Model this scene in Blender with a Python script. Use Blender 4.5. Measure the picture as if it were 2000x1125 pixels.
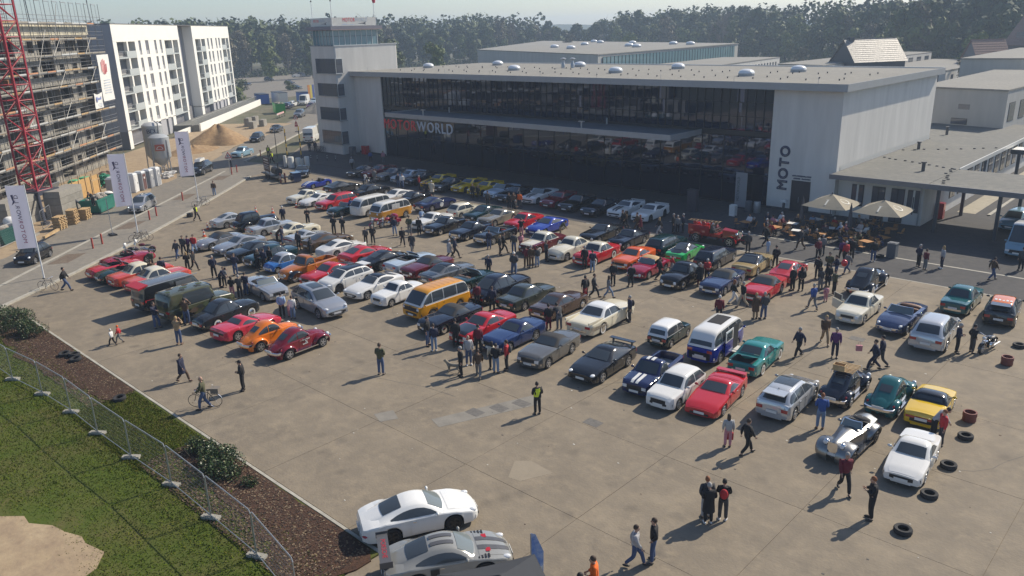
import bpy,bmesh,math,random
import numpy as np
from mathutils import Vector,Matrix
from math import sin,cos,pi,radians,sqrt,atan2,hypot
SC=bpy.context.scene
COL=SC.collection
for _o in list(bpy.data.objects):
	bpy.data.objects.remove(_o)
random.seed(7)
# ---------------------------------------------------------------- camera
cam_d=bpy.data.cameras.new('camera')
cam=bpy.data.objects.new('camera',cam_d)
COL.objects.link(cam)
_f=(-.6551584,.68822458,-.31163184)
_r=(.72988009,.68308431,-.02590126)
FV,RV=Vector(_f).normalized(),Vector(_r).normalized()
UV_=RV.cross(FV).normalized()
RV=FV.cross(UV_).normalized()
cam.matrix_world=Matrix(((RV.x,UV_.x,-FV.x,0),(RV.y,UV_.y,-FV.y,0),(RV.z,UV_.z,-FV.z,18.),(0,0,0,1)))
cam_d.sensor_width=36.
cam_d.lens=36.*1545.06/2000.
cam_d.clip_start=.3
cam_d.clip_end=6000.
SC.camera=cam
# ---------------------------------------------------------------- sky and sun
SUN_TO=Vector((.27,1.19,1.)).normalized()
SUN_EL=math.asin(SUN_TO.z)
SUN_AZ=math.atan2(SUN_TO.x,SUN_TO.y)
world=bpy.data.worlds.new('World')
SC.world=world
world.use_nodes=True
wn=world.node_tree
bg=wn.nodes['Background']
sky=wn.nodes.new('ShaderNodeTexSky')
sky.sky_type='NISHITA'
sky.sun_disc=False
sky.sun_elevation=SUN_EL
sky.sun_rotation=SUN_AZ
sky.air_density=.9
sky.dust_density=.8
sky.ozone_density=3.
wn.links.new(sky.outputs['Color'],bg.inputs['Color'])
bg.inputs['Strength'].default_value=.115
sun_d=bpy.data.lights.new('sun','SUN')
sun_d.energy=4.9
sun_d.angle=radians(.6)
sun_d.color=(1.,.9,.74)
sun=bpy.data.objects.new('sun',sun_d)
COL.objects.link(sun)
sun.rotation_euler=SUN_TO.to_track_quat('Z','Y').to_euler()
sun.location=(0,0,120)
SC.view_settings.view_transform='Standard'
SC.view_settings.look='None'
SC.view_settings.exposure=.22
SC.view_settings.gamma=1.
SC.view_settings.use_curve_mapping=False
SC.cycles.max_bounces=6
SC.cycles.volume_bounces=1
SC.cycles.transparent_max_bounces=12
# ---------------------------------------------------------------- materials
_M={}
def mat(name,col=(.5,.5,.5),rough=.6,metal=0.,coat=0.,spec=.5,var=0.,vscale=3.,bump=0.,bscale=20.,
col2=None,vs=(1,1,1)):
	"""A principled material with optional noise variation of colour and fine relief."""
	if name in _M:
		return _M[name]
	m=bpy.data.materials.new(name)
	m.use_nodes=True
	nt=m.node_tree
	b=nt.nodes['Principled BSDF']
	b.inputs['Base Color'].default_value=(*col,1)
	b.inputs['Roughness'].default_value=rough
	b.inputs['Metallic'].default_value=metal
	b.inputs['Coat Weight'].default_value=coat
	b.inputs['Coat Roughness'].default_value=.05
	b.inputs['Specular IOR Level'].default_value=spec
	if var>0 or col2 is not None:
		tc=nt.nodes.new('ShaderNodeTexCoord')
		n=nt.nodes.new('ShaderNodeTexNoise')
		n.inputs['Scale'].default_value=vscale
		n.inputs['Detail'].default_value=6
		n.inputs['Roughness'].default_value=.65
		mp=nt.nodes.new('ShaderNodeMapping')
		mp.inputs['Scale'].default_value=vs
		nt.links.new(tc.outputs['Object'],mp.inputs['Vector'])
		nt.links.new(mp.outputs['Vector'],n.inputs['Vector'])
		r=nt.nodes.new('ShaderNodeValToRGB')
		r.color_ramp.elements[0].position=.3
		r.color_ramp.elements[1].position=.7
		if col2 is None:
			c0=[max(0,c*(1-var))for c in col]
			c1=[min(1,c*(1+var))for c in col]
		else:
			c0,c1=col,col2
		r.color_ramp.elements[0].color=(*c0,1)
		r.color_ramp.elements[1].color=(*c1,1)
		nt.links.new(n.outputs['Fac'],r.inputs['Fac'])
		nt.links.new(r.outputs['Color'],b.inputs['Base Color'])
	if bump>0:
		tc=nt.nodes.new('ShaderNodeTexCoord')
		n2=nt.nodes.new('ShaderNodeTexNoise')
		n2.inputs['Scale'].default_value=bscale
		n2.inputs['Detail'].default_value=5
		nt.links.new(tc.outputs['Object'],n2.inputs['Vector'])
		bp=nt.nodes.new('ShaderNodeBump')
		bp.inputs['Strength'].default_value=bump
		bp.inputs['Distance'].default_value=.05
		nt.links.new(n2.outputs['Fac'],bp.inputs['Height'])
		nt.links.new(bp.outputs['Normal'],b.inputs['Normal'])
	_M[name]=m
	return m
def ground_mat(name,cols,scales,rough=.9,bump=.3,bscale=12.,streak=None,spots=None):
	"""Several noise layers mixed: cols = [base, second, third], scales = two noise scales (per metre)."""
	if name in _M:
		return _M[name]
	m=bpy.data.materials.new(name)
	m.use_nodes=True
	nt=m.node_tree
	b=nt.nodes['Principled BSDF']
	b.inputs['Roughness'].default_value=rough
	b.inputs['Specular IOR Level'].default_value=.3
	tc=nt.nodes.new('ShaderNodeTexCoord')
	prev=None
	for i,sc in enumerate(scales):
		mp=nt.nodes.new('ShaderNodeMapping')
		mp.inputs['Location'].default_value=(i*13.7,i*5.1,0)
		if streak and i==0:
			mp.inputs['Rotation'].default_value=(0,0,streak[0])
			mp.inputs['Scale'].default_value=(1,streak[1],1)
		nt.links.new(tc.outputs['Object'],mp.inputs['Vector'])
		n=nt.nodes.new('ShaderNodeTexNoise')
		n.inputs['Scale'].default_value=sc
		n.inputs['Detail'].default_value=9
		n.inputs['Roughness'].default_value=.68
		nt.links.new(mp.outputs['Vector'],n.inputs['Vector'])
		r=nt.nodes.new('ShaderNodeMapRange')
		r.inputs['From Min'].default_value=.38
		r.inputs['From Max'].default_value=.66
		nt.links.new(n.outputs['Fac'],r.inputs['Value'])
		mx=nt.nodes.new('ShaderNodeMix')
		mx.data_type='RGBA'
		nt.links.new(r.outputs['Result'],mx.inputs['Factor'])
		if prev is None:
			mx.inputs['A'].default_value=(*cols[0],1)
		else:
			nt.links.new(prev,mx.inputs['A'])
		mx.inputs['B'].default_value=(*cols[i+1],1)
		prev=mx.outputs['Result']
	if spots:
		vo=nt.nodes.new('ShaderNodeTexVoronoi')
		vo.inputs['Scale'].default_value=.55
		nt.links.new(tc.outputs['Object'],vo.inputs['Vector'])
		r=nt.nodes.new('ShaderNodeMapRange')
		r.inputs['From Min'].default_value=.05
		r.inputs['From Max'].default_value=.22
		r.inputs['To Min'].default_value=.7
		r.inputs['To Max'].default_value=0.
		nt.links.new(vo.outputs['Distance'],r.inputs['Value'])
		m2=nt.nodes.new('ShaderNodeMath')
		m2.operation='MULTIPLY'
		nt.links.new(r.outputs['Result'],m2.inputs[0])
		nt.links.new(n.outputs['Fac'],m2.inputs[1])
		mx=nt.nodes.new('ShaderNodeMix')
		mx.data_type='RGBA'
		nt.links.new(m2.outputs[0],mx.inputs['Factor'])
		nt.links.new(prev,mx.inputs['A'])
		mx.inputs['B'].default_value=(*spots,1)
		prev=mx.outputs['Result']
	nt.links.new(prev,b.inputs['Base Color'])
	n2=nt.nodes.new('ShaderNodeTexNoise')
	n2.inputs['Scale'].default_value=bscale
	n2.inputs['Detail'].default_value=6
	nt.links.new(tc.outputs['Object'],n2.inputs['Vector'])
	bp=nt.nodes.new('ShaderNodeBump')
	bp.inputs['Strength'].default_value=bump
	bp.inputs['Distance'].default_value=.04
	nt.links.new(n2.outputs['Fac'],bp.inputs['Height'])
	nt.links.new(bp.outputs['Normal'],b.inputs['Normal'])
	_M[name]=m
	return m
# ---------------------------------------------------------------- mesh helpers
class MB:
	"""Collects vertices and faces; build() links them as ONE mesh object."""
	def __init__(s):
		s.v,s.f,s.mi=[],[],[]
	def add(s,vs,fs,mi=0,M=None):
		n=len(s.v)
		if M is not None:
			vs=[M@Vector(p)for p in vs]
		s.v.extend([tuple(p)for p in vs])
		s.f.extend([tuple(i+n for i in f)for f in fs])
		s.mi.extend([mi]*len(fs))
		return s
	def box(s,x0,x1,y0,y1,z0,z1,mi=0,M=None):
		vs=[(x0,y0,z0),(x1,y0,z0),(x1,y1,z0),(x0,y1,z0),(x0,y0,z1),(x1,y0,z1),(x1,y1,z1),(x0,y1,z1)]
		fs=[(0,3,2,1),(4,5,6,7),(0,1,5,4),(1,2,6,5),(2,3,7,6),(3,0,4,7)]
		return s.add(vs,fs,mi,M)
	def prism(s,poly,z0,z1,mi=0,M=None):
		n=len(poly)
		a=sum(poly[i][0]*poly[(i+1)%n][1]-poly[(i+1)%n][0]*poly[i][1]for i in range(n))
		if a<0:
			poly=poly[::-1]
		vs=[(p[0],p[1],z0)for p in poly]+[(p[0],p[1],z1)for p in poly]
		fs=[tuple(range(n))[::-1],tuple(range(n,2*n))]
		fs+=[(i,(i+1)%n,n+(i+1)%n,n+i)for i in range(n)]
		return s.add(vs,fs,mi,M)
	def tube(s,p,q,r,n=6,r2=None,mi=0,cap=True):
		p,q=Vector(p),Vector(q)
		d=q-p
		if d.length<1e-6:
			return s
		r2=r if r2 is None else r2
		a=d.normalized()
		b=a.cross(Vector((0,0,1)))
		if b.length<1e-3:
			b=Vector((1,0,0))
		b.normalize()
		c=a.cross(b)
		vs=[]
		for P,R in((p,r),(q,r2)):
			for i in range(n):
				t=2*pi*i/n
				vs.append(P+(b*cos(t)+c*sin(t))*R)
		fs=[(i,n+i,n+(i+1)%n,(i+1)%n)for i in range(n)]
		if cap:
			fs+=[tuple(range(n)),tuple(range(2*n-1,n-1,-1))]
		return s.add(vs,fs,mi)
	def lathe(s,prof,n=16,M=None,mi=0,close=True):
		"""prof = [(r, z)...] revolved about z."""
		vs=[]
		for r,z in prof:
			for i in range(n):
				t=2*pi*i/n
				vs.append((r*cos(t),r*sin(t),z))
		fs=[]
		for k in range(len(prof)-1):
			for i in range(n):
				fs.append((k*n+i,k*n+(i+1)%n,(k+1)*n+(i+1)%n,(k+1)*n+i))
		if close:
			fs.append(tuple(range(n))[::-1])
			fs.append(tuple(range((len(prof)-1)*n,len(prof)*n)))
		return s.add(vs,fs,mi,M)
	def quad(s,a,b,c,d,mi=0):
		return s.add([a,b,c,d],[(0,1,2,3)],mi)
	def ell(s,c,r,n=10,m=6,mi=0,M=None):
		vs,fs=[],[]
		for j in range(m+1):
			ph=pi*j/m
			for i in range(n):
				t=2*pi*i/n
				vs.append((c[0]+r[0]*sin(ph)*cos(t),c[1]+r[1]*sin(ph)*sin(t),c[2]+r[2]*cos(ph)))
		for j in range(m):
			for i in range(n):
				fs.append((j*n+i,(j+1)*n+i,(j+1)*n+(i+1)%n,j*n+(i+1)%n))
		return s.add(vs,fs,mi,M)
	def mesh(s,name,smooth=None):
		me=bpy.data.meshes.new(name)
		me.from_pydata(s.v,[],s.f)
		if any(s.mi):
			me.polygons.foreach_set('material_index',s.mi)
		if smooth:
			me.polygons.foreach_set('use_smooth',[True]*len(s.f))
			me.set_sharp_from_angle(angle=radians(smooth))
		me.update()
		return me
	def build(s,name,m=None,parent=None,loc=None,rz=0.,smooth=None,**kw):
		me=s.mesh(name,smooth)
		for mm in(m if isinstance(m,(list,tuple))else[m]):
			if mm:
				me.materials.append(mm)
		return obj(name,me,parent,loc,rz,**kw)
def obj(name,me,parent=None,loc=None,rz=0.,**kw):
	o=bpy.data.objects.new(name,me)
	COL.objects.link(o)
	if parent is not None:
		o.parent=parent
	if loc is not None:
		o.location=loc
	if rz:
		o.rotation_euler=(0,0,rz)
	for k,v in kw.items():
		o[k]=v
	return o
def thing(name,label,cat,loc=(0,0,0),rz=0.,group=None):
	o=bpy.data.objects.new(name,None)
	o.empty_display_size=.2
	COL.objects.link(o)
	o.location=loc
	o.rotation_euler=(0,0,rz)
	o['label']=label
	o['category']=cat
	if group:
		o['group']=group
	return o
def tag(o,label,cat,group=None):
	o['label']=label
	o['category']=cat
	if group:
		o['group']=group
	return o
def dup(o,parent=None,loc=None,rz=None):
	c=o.copy()
	COL.objects.link(c)
	if parent is not None:
		c.parent=parent
	if loc is not None:
		c.location=loc
	if rz is not None:
		c.rotation_euler=(0,0,rz)
	for ch in list(o.children):
		dup(ch,c)
	return c
_bulk={}
_glyph={}
def _curve_mesh(ch,outline,bevel,depth):
	cu=bpy.data.curves.new('lettering','FONT')
	cu.body=ch
	cu.size=1.35 if outline else 1.
	cu.extrude=depth/2 if outline else .5
	cu.align_x='CENTER'
	cu.align_y='CENTER'
	cu.resolution_u=4
	if outline:
		cu.fill_mode='NONE'
		cu.bevel_depth=bevel
	o=bpy.data.objects.new('lettering',cu)
	COL.objects.link(o)
	me=bpy.data.meshes.new_from_object(o.evaluated_get(bpy.context.evaluated_depsgraph_get()))
	bpy.data.objects.remove(o)
	bpy.data.curves.remove(cu)
	return me
for _c in 'MOTRWLDPSCHEBU':
	_glyph[_c]=_curve_mesh(_c,False,0,1)
for _c in 'MOT':
	_glyph[_c,1]=_curve_mesh(_c,True,.052,.05)
def text_mesh(ch,size=1.,depth=.05,bevel=0.,outline=False):
	if outline:
		return _glyph[ch,1].copy()
	me=_glyph[ch].copy()
	me.transform(Matrix.Diagonal((size,size,depth,1)))
	return me
def letter_objs(txt,size,depth,m,parent,loc,rot,gap=1.,outline=False,bevel=0.,name='letter',mfun=None,mirror=False,sx=1.):
	"""One object per letter along the local x axis of rot (a 3x3 Matrix); returns total width."""
	mes=[]
	for ch in txt:
		if ch==' ':
			mes.append((None,size*.35))
			continue
		key=(ch,size,depth,outline,bevel)
		if key not in _bulk:
			_bulk[key]=text_mesh(ch,size,depth,bevel,outline)
		me=_bulk[key]
		xs=[v.co.x for v in me.vertices]
		mes.append((me,(max(xs)-min(xs))*sx+size*.12*gap))
	tot=sum(w for _,w in mes)
	x=-tot/2
	R=rot.to_4x4()
	for i,(me,w)in enumerate(mes):
		if me is not None:
			me2=me.copy()
			me2.materials.clear()
			me2.materials.append(mfun(i)if mfun else m)
			o=bpy.data.objects.new(name,me2)
			COL.objects.link(o)
			o.parent=parent
			S=Matrix.Diagonal((-sx if mirror else sx,1,1,1))
			px=(x+w/2)*(-1 if mirror else 1)
			o.matrix_local=Matrix.Translation(Vector(loc)+rot@Vector((px,0,0)))@R@S
		x+=w
	return tot
def R3(xa,ya):
	"""3x3 rotation whose columns are the given x axis, y axis and their cross product."""
	xa,ya=Vector(xa).normalized(),Vector(ya).normalized()
	za=xa.cross(ya)
	return Matrix(((xa.x,ya.x,za.x),(xa.y,ya.y,za.y),(xa.z,ya.z,za.z)))
POSE_KEYS=[('back','coat',False),('back','jacket',False),('back','jacket',True),('camera','jacket',False),('crossed','jacket',False),('crossed','jacket',True),('front','coat',False),('front','jacket',False),('front','jacket',True),('lean','jacket',False),('phone','jacket',False),('pockets','jacket',False),('point','jacket',False),('push','jacket',False),('sit','jacket',False),('stand','coat',False),('stand','coat',True),('stand','jacket',False),('stand','jacket',True),('walk','coat',True),('walk','jacket',False),('walk','jacket',True),('walk2','coat',False),('walk2','coat',True),('walk2','jacket',False),('walk2','jacket',True)]
# ================================================================ people
M_SKIN=mat('skin_fair',(.42,.26,.19),rough=.6)
HAIR={'brown':mat('hair_brown',(.05,.03,.02),rough=.7),'dark':mat('hair_dark',(.015,.012,.012),rough=.7),'grey':mat('hair_grey',(.3,.29,.28),rough=.7),'white':mat('hair_white',(.55,.54,.52),rough=.7),'blond':mat('hair_blond',(.34,.23,.1),rough=.7),'red':mat('hair_red',(.22,.08,.03),rough=.7)}
CLO={}
for nm,c in dict(black=(.012,.012,.015),navy=(.018,.022,.05),darkgrey=(.05,.05,.055),grey=(.16,.16,.165),lightgrey=(.36,.36,.37),white=(.66,.65,.64),blue=(.04,.09,.28),lightblue=(.26,.36,.52),jeans=(.055,.085,.17),palejeans=(.17,.24,.36),red=(.42,.025,.03),wine=(.13,.012,.025),orange=(.72,.13,.015),brown=(.085,.05,.03),tan=(.3,.21,.12),beige=(.42,.35,.25),olive=(.075,.075,.04),green=(.03,.1,.05),yellow=(.62,.72,.04),pink=(.5,.22,.26),purple=(.1,.03,.12),cream=(.55,.5,.4)).items():
	CLO[nm]=mat('cloth_'+nm,c,rough=.85,var=.12,vscale=9)
SHOE={'black':mat('shoe_black',(.015,.015,.016),rough=.5),'brown':mat('shoe_brown',(.1,.05,.03),rough=.5),'white':mat('shoe_white',(.6,.6,.6),rough=.6)}
def skin_mesh(name,verts,edges,root,sub=1):
	me=bpy.data.meshes.new(name)
	me.from_pydata([v[0]for v in verts],edges,[])
	o=bpy.data.objects.new(name,me);COL.objects.link(o)
	mod=o.modifiers.new('s','SKIN');mod.use_smooth_shade=True
	if sub:
		sb=o.modifiers.new('d','SUBSURF');sb.levels=sub
	for i,v in enumerate(verts):
		sv=me.skin_vertices[0].data[i];sv.radius=v[1]if isinstance(v[1],tuple)else(v[1],v[1]);sv.use_root=(i==root)
	dg=bpy.context.evaluated_depsgraph_get()
	out=bpy.data.meshes.new_from_object(o.evaluated_get(dg))
	out.name=name
	bpy.data.objects.remove(o);bpy.data.meshes.remove(me)
	out.polygons.foreach_set('use_smooth',[True]*len(out.polygons))
	return out
def V3(*a):return Vector(a)
def pose(kind):
	"""joint positions of one pose; the figure faces +x, z up, feet on z = 0"""
	J=dict(pelvis=V3(0,0,.93),spine=V3(-.01,0,1.12),chest=V3(0,0,1.33),neck=V3(0,0,1.49),head=V3(.015,0,1.62))
	for s,n in((1,'l'),(-1,'r')):
		J['sh'+n]=V3(0,.185*s,1.41);J['el'+n]=V3(-.02,.235*s,1.14);J['wr'+n]=V3(.05,.245*s,.89);J['ha'+n]=V3(.075,.243*s,.8)
		J['hip'+n]=V3(0,.095*s,.9);J['kn'+n]=V3(.02,.11*s,.5);J['an'+n]=V3(-.02,.115*s,.085);J['to'+n]=V3(.15,.14*s,.035)
	def arm(n,el,wr,ha):J['el'+n],J['wr'+n],J['ha'+n]=V3(*el),V3(*wr),V3(*ha)
	def legp(n,kn,an,to):J['kn'+n],J['an'+n],J['to'+n]=V3(*kn),V3(*an),V3(*to)
	if kind=='pockets':
		for s,n in((1,'l'),(-1,'r')):arm(n,(-.1,.27*s,1.16),(.06,.2*s,.97),(.1,.165*s,.9))
		legp('l',(.05,.14,.5),(.04,.17,.085),(.2,.22,.035))
	elif kind=='front':
		for s,n in((1,'l'),(-1,'r')):arm(n,(-.03,.25*s,1.15),(.2,.12*s,1.08),(.27,.05*s,1.09))
		J['head']=V3(.05,0,1.6)
	elif kind=='phone':
		for s,n in((1,'l'),(-1,'r')):arm(n,(.04,.24*s,1.17),(.26,.1*s,1.22),(.32,.045*s,1.27))
		J['head']=V3(.05,0,1.6)
	elif kind=='camera':
		for s,n in((1,'l'),(-1,'r')):arm(n,(.12,.31*s,1.3),(.2,.14*s,1.52),(.2,.07*s,1.6))
	elif kind=='back':
		for s,n in((1,'l'),(-1,'r')):arm(n,(-.12,.26*s,1.15),(-.16,.1*s,.96),(-.17,.03*s,.91))
	elif kind=='crossed':
		for s,n in((1,'l'),(-1,'r')):arm(n,(.02,.25*s,1.15),(.19,.02*s,1.19+.03*s),(.2,-.09*s,1.21+.03*s))
	elif kind in('walk','walk2'):
		k=1 if kind=='walk' else-1
		a,b=('l','r')if k>0 else('r','l');sa,sb_=(1,-1)if k>0 else(-1,1)
		for q in('pelvis','spine','chest','neck','head','shl','shr','hipl','hipr'):J[q]=J[q]+V3(.02 if q in('chest','neck','head','shl','shr')else 0,0,-.03)
		legp(a,(.24,.1*sa,.5),(.33,.1*sa,.1),(.49,.11*sa,.07));legp(b,(-.04,.1*sb_,.47),(-.34,.1*sb_,.16),(-.24,.11*sb_,.035))
		arm(a,(-.14,.24*sa,1.14),(-.14,.25*sa,.88),(-.12,.25*sa,.79));arm(b,(.1,.24*sb_,1.12),(.25,.22*sb_,.92),(.31,.21*sb_,.86))
	elif kind=='point':
		arm('r',(.2,-.28,1.32),(.44,-.24,1.32),(.54,-.22,1.33));legp('l',(.1,.16,.5),(.1,.19,.085),(.26,.24,.035))
	elif kind=='push':
		for s,n in((1,'l'),(-1,'r')):arm(n,(.1,.26*s,1.14),(.32,.22*s,1.02),(.4,.2*s,1.01))
		legp('l',(.2,.1,.5),(.24,.1,.09),(.4,.11,.045));legp('r',(-.02,-.1,.48),(-.26,-.1,.13),(-.14,-.11,.035))
	elif kind=='lean':
		J.update(spine=V3(.1,0,1.1),chest=V3(.3,0,1.22),neck=V3(.42,0,1.31),head=V3(.52,0,1.39),shl=V3(.32,.185,1.28),shr=V3(.32,-.185,1.28))
		for s,n in((1,'l'),(-1,'r')):arm(n,(.4,.25*s,1.05),(.55,.18*s,.88),(.6,.15*s,.8))
	elif kind=='sit':
		for q in('pelvis','spine','chest','neck','head','shl','shr','hipl','hipr'):J[q]=J[q]+V3(-.05,0,-.4)
		J['pelvis']=V3(0,0,.54);J['chest']+=V3(-.05,0,0);J['spine']+=V3(-.03,0,0)
		for s,n in((1,'l'),(-1,'r')):
			J['hip'+n]=V3(.02,.1*s,.53);legp(n,(.42,.12*s,.5),(.42,.12*s,.085),(.58,.13*s,.035));arm(n,(.06,.24*s,.76),(.3,.17*s,.72),(.39,.14*s,.73))
	return J
POSES={}
def person_meshes(kind,cut='jacket',female=False):
	key=(kind,cut,female)
	if key in POSES:return POSES[key]
	J=pose(kind);sw=.92 if female else 1.
# bare body: one skinned surface from pelvis to wrists, ankles and neck
	vs=[];ix={}
	def add(n,p,r):ix[n]=len(vs);vs.append((tuple(p),r))
	add('pelvis',J['pelvis'],(.135,.11));add('spine',J['spine'],(.125*sw,.1));add('chest',J['chest'],(.115*sw,.085));add('neck',J['neck'],.052);add('skull',J['neck'].lerp(J['head'],.55),.055)
	ed=[('pelvis','spine'),('spine','chest'),('chest','neck'),('neck','skull')]
	for n in 'lr':
		add('sh'+n,J['sh'+n]-V3(0,.03*(1 if n=='l' else-1),.02),.045*sw);add('el'+n,J['el'+n],.038);add('wr'+n,J['wr'+n],.029);add('pa'+n,J['wr'+n].lerp(J['ha'+n],.6),(.036,.02))
		add('hip'+n,J['hip'+n],.085);add('kn'+n,J['kn'+n],.058);add('an'+n,J['an'+n],.038);add('to'+n,J['to'+n],.034)
		ed+=[('chest','sh'+n),('sh'+n,'el'+n),('el'+n,'wr'+n),('wr'+n,'pa'+n),('pelvis','hip'+n),('hip'+n,'kn'+n),('kn'+n,'an'+n),('an'+n,'to'+n)]
	body=skin_mesh('person',vs,[(ix[a],ix[b])for a,b in ed],0)
# head with face, and fingers, joined into the same mesh
	mb=MB()
	mb.v=[tuple(v.co)for v in body.vertices];mb.f=[tuple(p.vertices)for p in body.polygons];mb.mi=[0]*len(mb.f)
	h=J['head'];yaw=0
	mb.ell(h+V3(0,0,.02),(.098,.078,.125),14,10)
	mb.ell(h+V3(.03,0,-.055),(.062,.055,.065),10,7)
	mb.ell(h+V3(.1,0,-.005),(.022,.014,.028),7,5)
	for s in(-1,1):
		mb.ell(h+V3(0.,.078*s,0.),(.022,.012,.034),7,5);mb.ell(h+V3(.086,.032*s,.028),(.011,.015,.01),7,5,1)
	mb.ell(h+V3(.082,0,-.058),(.012,.026,.008),7,5,2)
	for n,s in(('l',1),('r',-1)):
		w,q=J['wr'+n],J['ha'+n];d=(q-w).normalized();side=d.cross(V3(0,1,0)if abs(d.y)<.8 else V3(1,0,0)).normalized();pal=d.cross(side)
		b0=w.lerp(q,.75)
		for f in range(4):
			o_=b0+side*(-.027+.018*f);L=(.072,.082,.078,.06)[f]
			k1=o_+d*L*.55-pal*s*.006;k2=k1+(d*.8-pal*s*.55).normalized()*L*.5
			mb.tube(o_,k1,.0095,5,.0085);mb.tube(k1,k2,.0085,5,.0065)
		th=w.lerp(q,.35)+side*-.03;t1=th+(d*.6-side*.75).normalized()*.045;mb.tube(th,t1,.012,5,.01);mb.tube(t1,t1+(d*.9-side*.2).normalized()*.035,.01,5,.008)
	bm=mb.mesh('person',60)
	for m in(M_SKIN,mat('eye_dark',(.02,.015,.015),rough=.3),mat('lips',(.33,.13,.11),rough=.5)):bm.materials.append(m)
	bpy.data.meshes.remove(body)
# trousers
	vs=[];ix={}
	add('pelvis',J['pelvis']+V3(0,0,.03),(.15,.125));add('waist',J['pelvis'].lerp(J['spine'],.8),(.14,.115));ed=[('pelvis','waist')]
	for n in 'lr':
		add('hip'+n,J['hip'+n]-V3(0,0,.03 if kind!='sit' else 0),.108);add('kn'+n,J['kn'+n],.082);add('an'+n,J['an'+n]+V3(0,0,.005),.07);ed+=[('pelvis','hip'+n),('hip'+n,'kn'+n),('kn'+n,'an'+n)]
	tr=skin_mesh('trousers',vs,[(ix[a],ix[b])for a,b in ed],0)
# jacket
	vs=[];ix={}
	low=J['pelvis']+V3(0,0,-.06 if kind!='sit' else .04)
	add('hem',low,(.17*sw,.15));add('spine',J['spine'],(.165*sw,.145));add('chest',J['chest'],(.185*sw,.155));add('yoke',J['chest'].lerp(J['neck'],.6),(.14*sw,.12));add('collar',J['neck']+V3(0,0,0.),.082);ed=[('hem','spine'),('spine','chest'),('chest','yoke'),('yoke','collar')]
	for n in 'lr':
		add('sh'+n,J['sh'+n],.092*sw);add('el'+n,J['el'+n],.074);add('wr'+n,J['el'+n].lerp(J['wr'+n],.95),.054);ed+=[('chest','sh'+n),('sh'+n,'el'+n),('el'+n,'wr'+n)]
	jk=skin_mesh('jacket',vs,[(ix[a],ix[b])for a,b in ed],1)
	if cut in('coat','skirt'):
		m2=MB();m2.v=[tuple(v.co)for v in jk.vertices];m2.f=[tuple(p.vertices)for p in jk.polygons];m2.mi=[0]*len(m2.f)
		if cut=='coat':
			R=[]
			for z,rx,ry in((1.15,.16,.19),(.95,.185,.205),(.75,.2,.225),(.55,.215,.24)):R.append((z,rx,ry))
			Vc=[];Fc=[]
			for z,rx,ry in R:
				for k in range(16):Vc.append((rx*cos(k*pi/8),ry*sin(k*pi/8),z))
			for i in range(3):
				for k in range(16):Fc.append((i*16+k,(i+1)*16+k,(i+1)*16+(k+1)%16,i*16+(k+1)%16))
			m2.add(Vc,Fc)
		bpy.data.meshes.remove(jk);jk=m2.mesh('jacket',60)
# shoes
	sh=[]
	for n in 'lr':
		ms=MB()
		a,t=J['an'+n],J['to'+n];d=V3(t.x-a.x,t.y-a.y,0).normalized();m_=a.lerp(t,.42)+V3(0,0,-.022)
		M_=Matrix.Translation(m_)@R3(d,V3(-d.y,d.x,0)).to_4x4()
		ms.ell((0,0,0),(.145,.055,.052),10,6,0,M_)
		sh.append(ms.mesh('shoe',60))
# hair caps
	hs={}
	for hk in('short','long','cap','beanie'):
		mh=MB();Mh=Matrix.Translation(h+V3(-.012,0,.035));Vh=[];Fh=[]
		n=14
		rows=7 if hk!='long' else 11
		for j in range(rows+1):
			ph=(pi*.58)*j/7 if j<=7 else pi*.58
			for k in range(n):
				a=2*pi*k/n;front=max(0,cos(a))
				p_=ph*(1-.36*front if hk!='beanie' else 1-.15*front)
				drop=0 if j<=7 else-(j-7)*.055*(1 if cos(a)<.45 else 0)
				g_=1.+(.05 if hk=='beanie' else 0)
				Vh.append((.108*g_*sin(p_)*cos(a),.09*g_*sin(p_)*sin(a)*(1.06 if j>7 else 1),.128*g_*cos(p_)+drop))
		for j in range(rows):
			for k in range(n):Fh.append((j*n+k,(j+1)*n+k,(j+1)*n+(k+1)%n,j*n+(k+1)%n))
		mh.add(Vh,Fh,0,Mh)
		if hk=='cap':mh.add([(.08,-.07,.035),(.19,-.05,.02),(.19,.05,.02),(.08,.07,.035),(.08,-.07,.05),(.19,-.05,.03),(.19,.05,.03),(.08,.07,.05)],[(0,3,2,1),(4,5,6,7),(0,1,5,4),(1,2,6,5),(2,3,7,6)],0,Mh)
		hs[hk]=mh.mesh('hair' if hk in('short','long')else 'hat',60)
	POSES[key]=(bm,tr,jk,sh,hs,J)
	return POSES[key]
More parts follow.
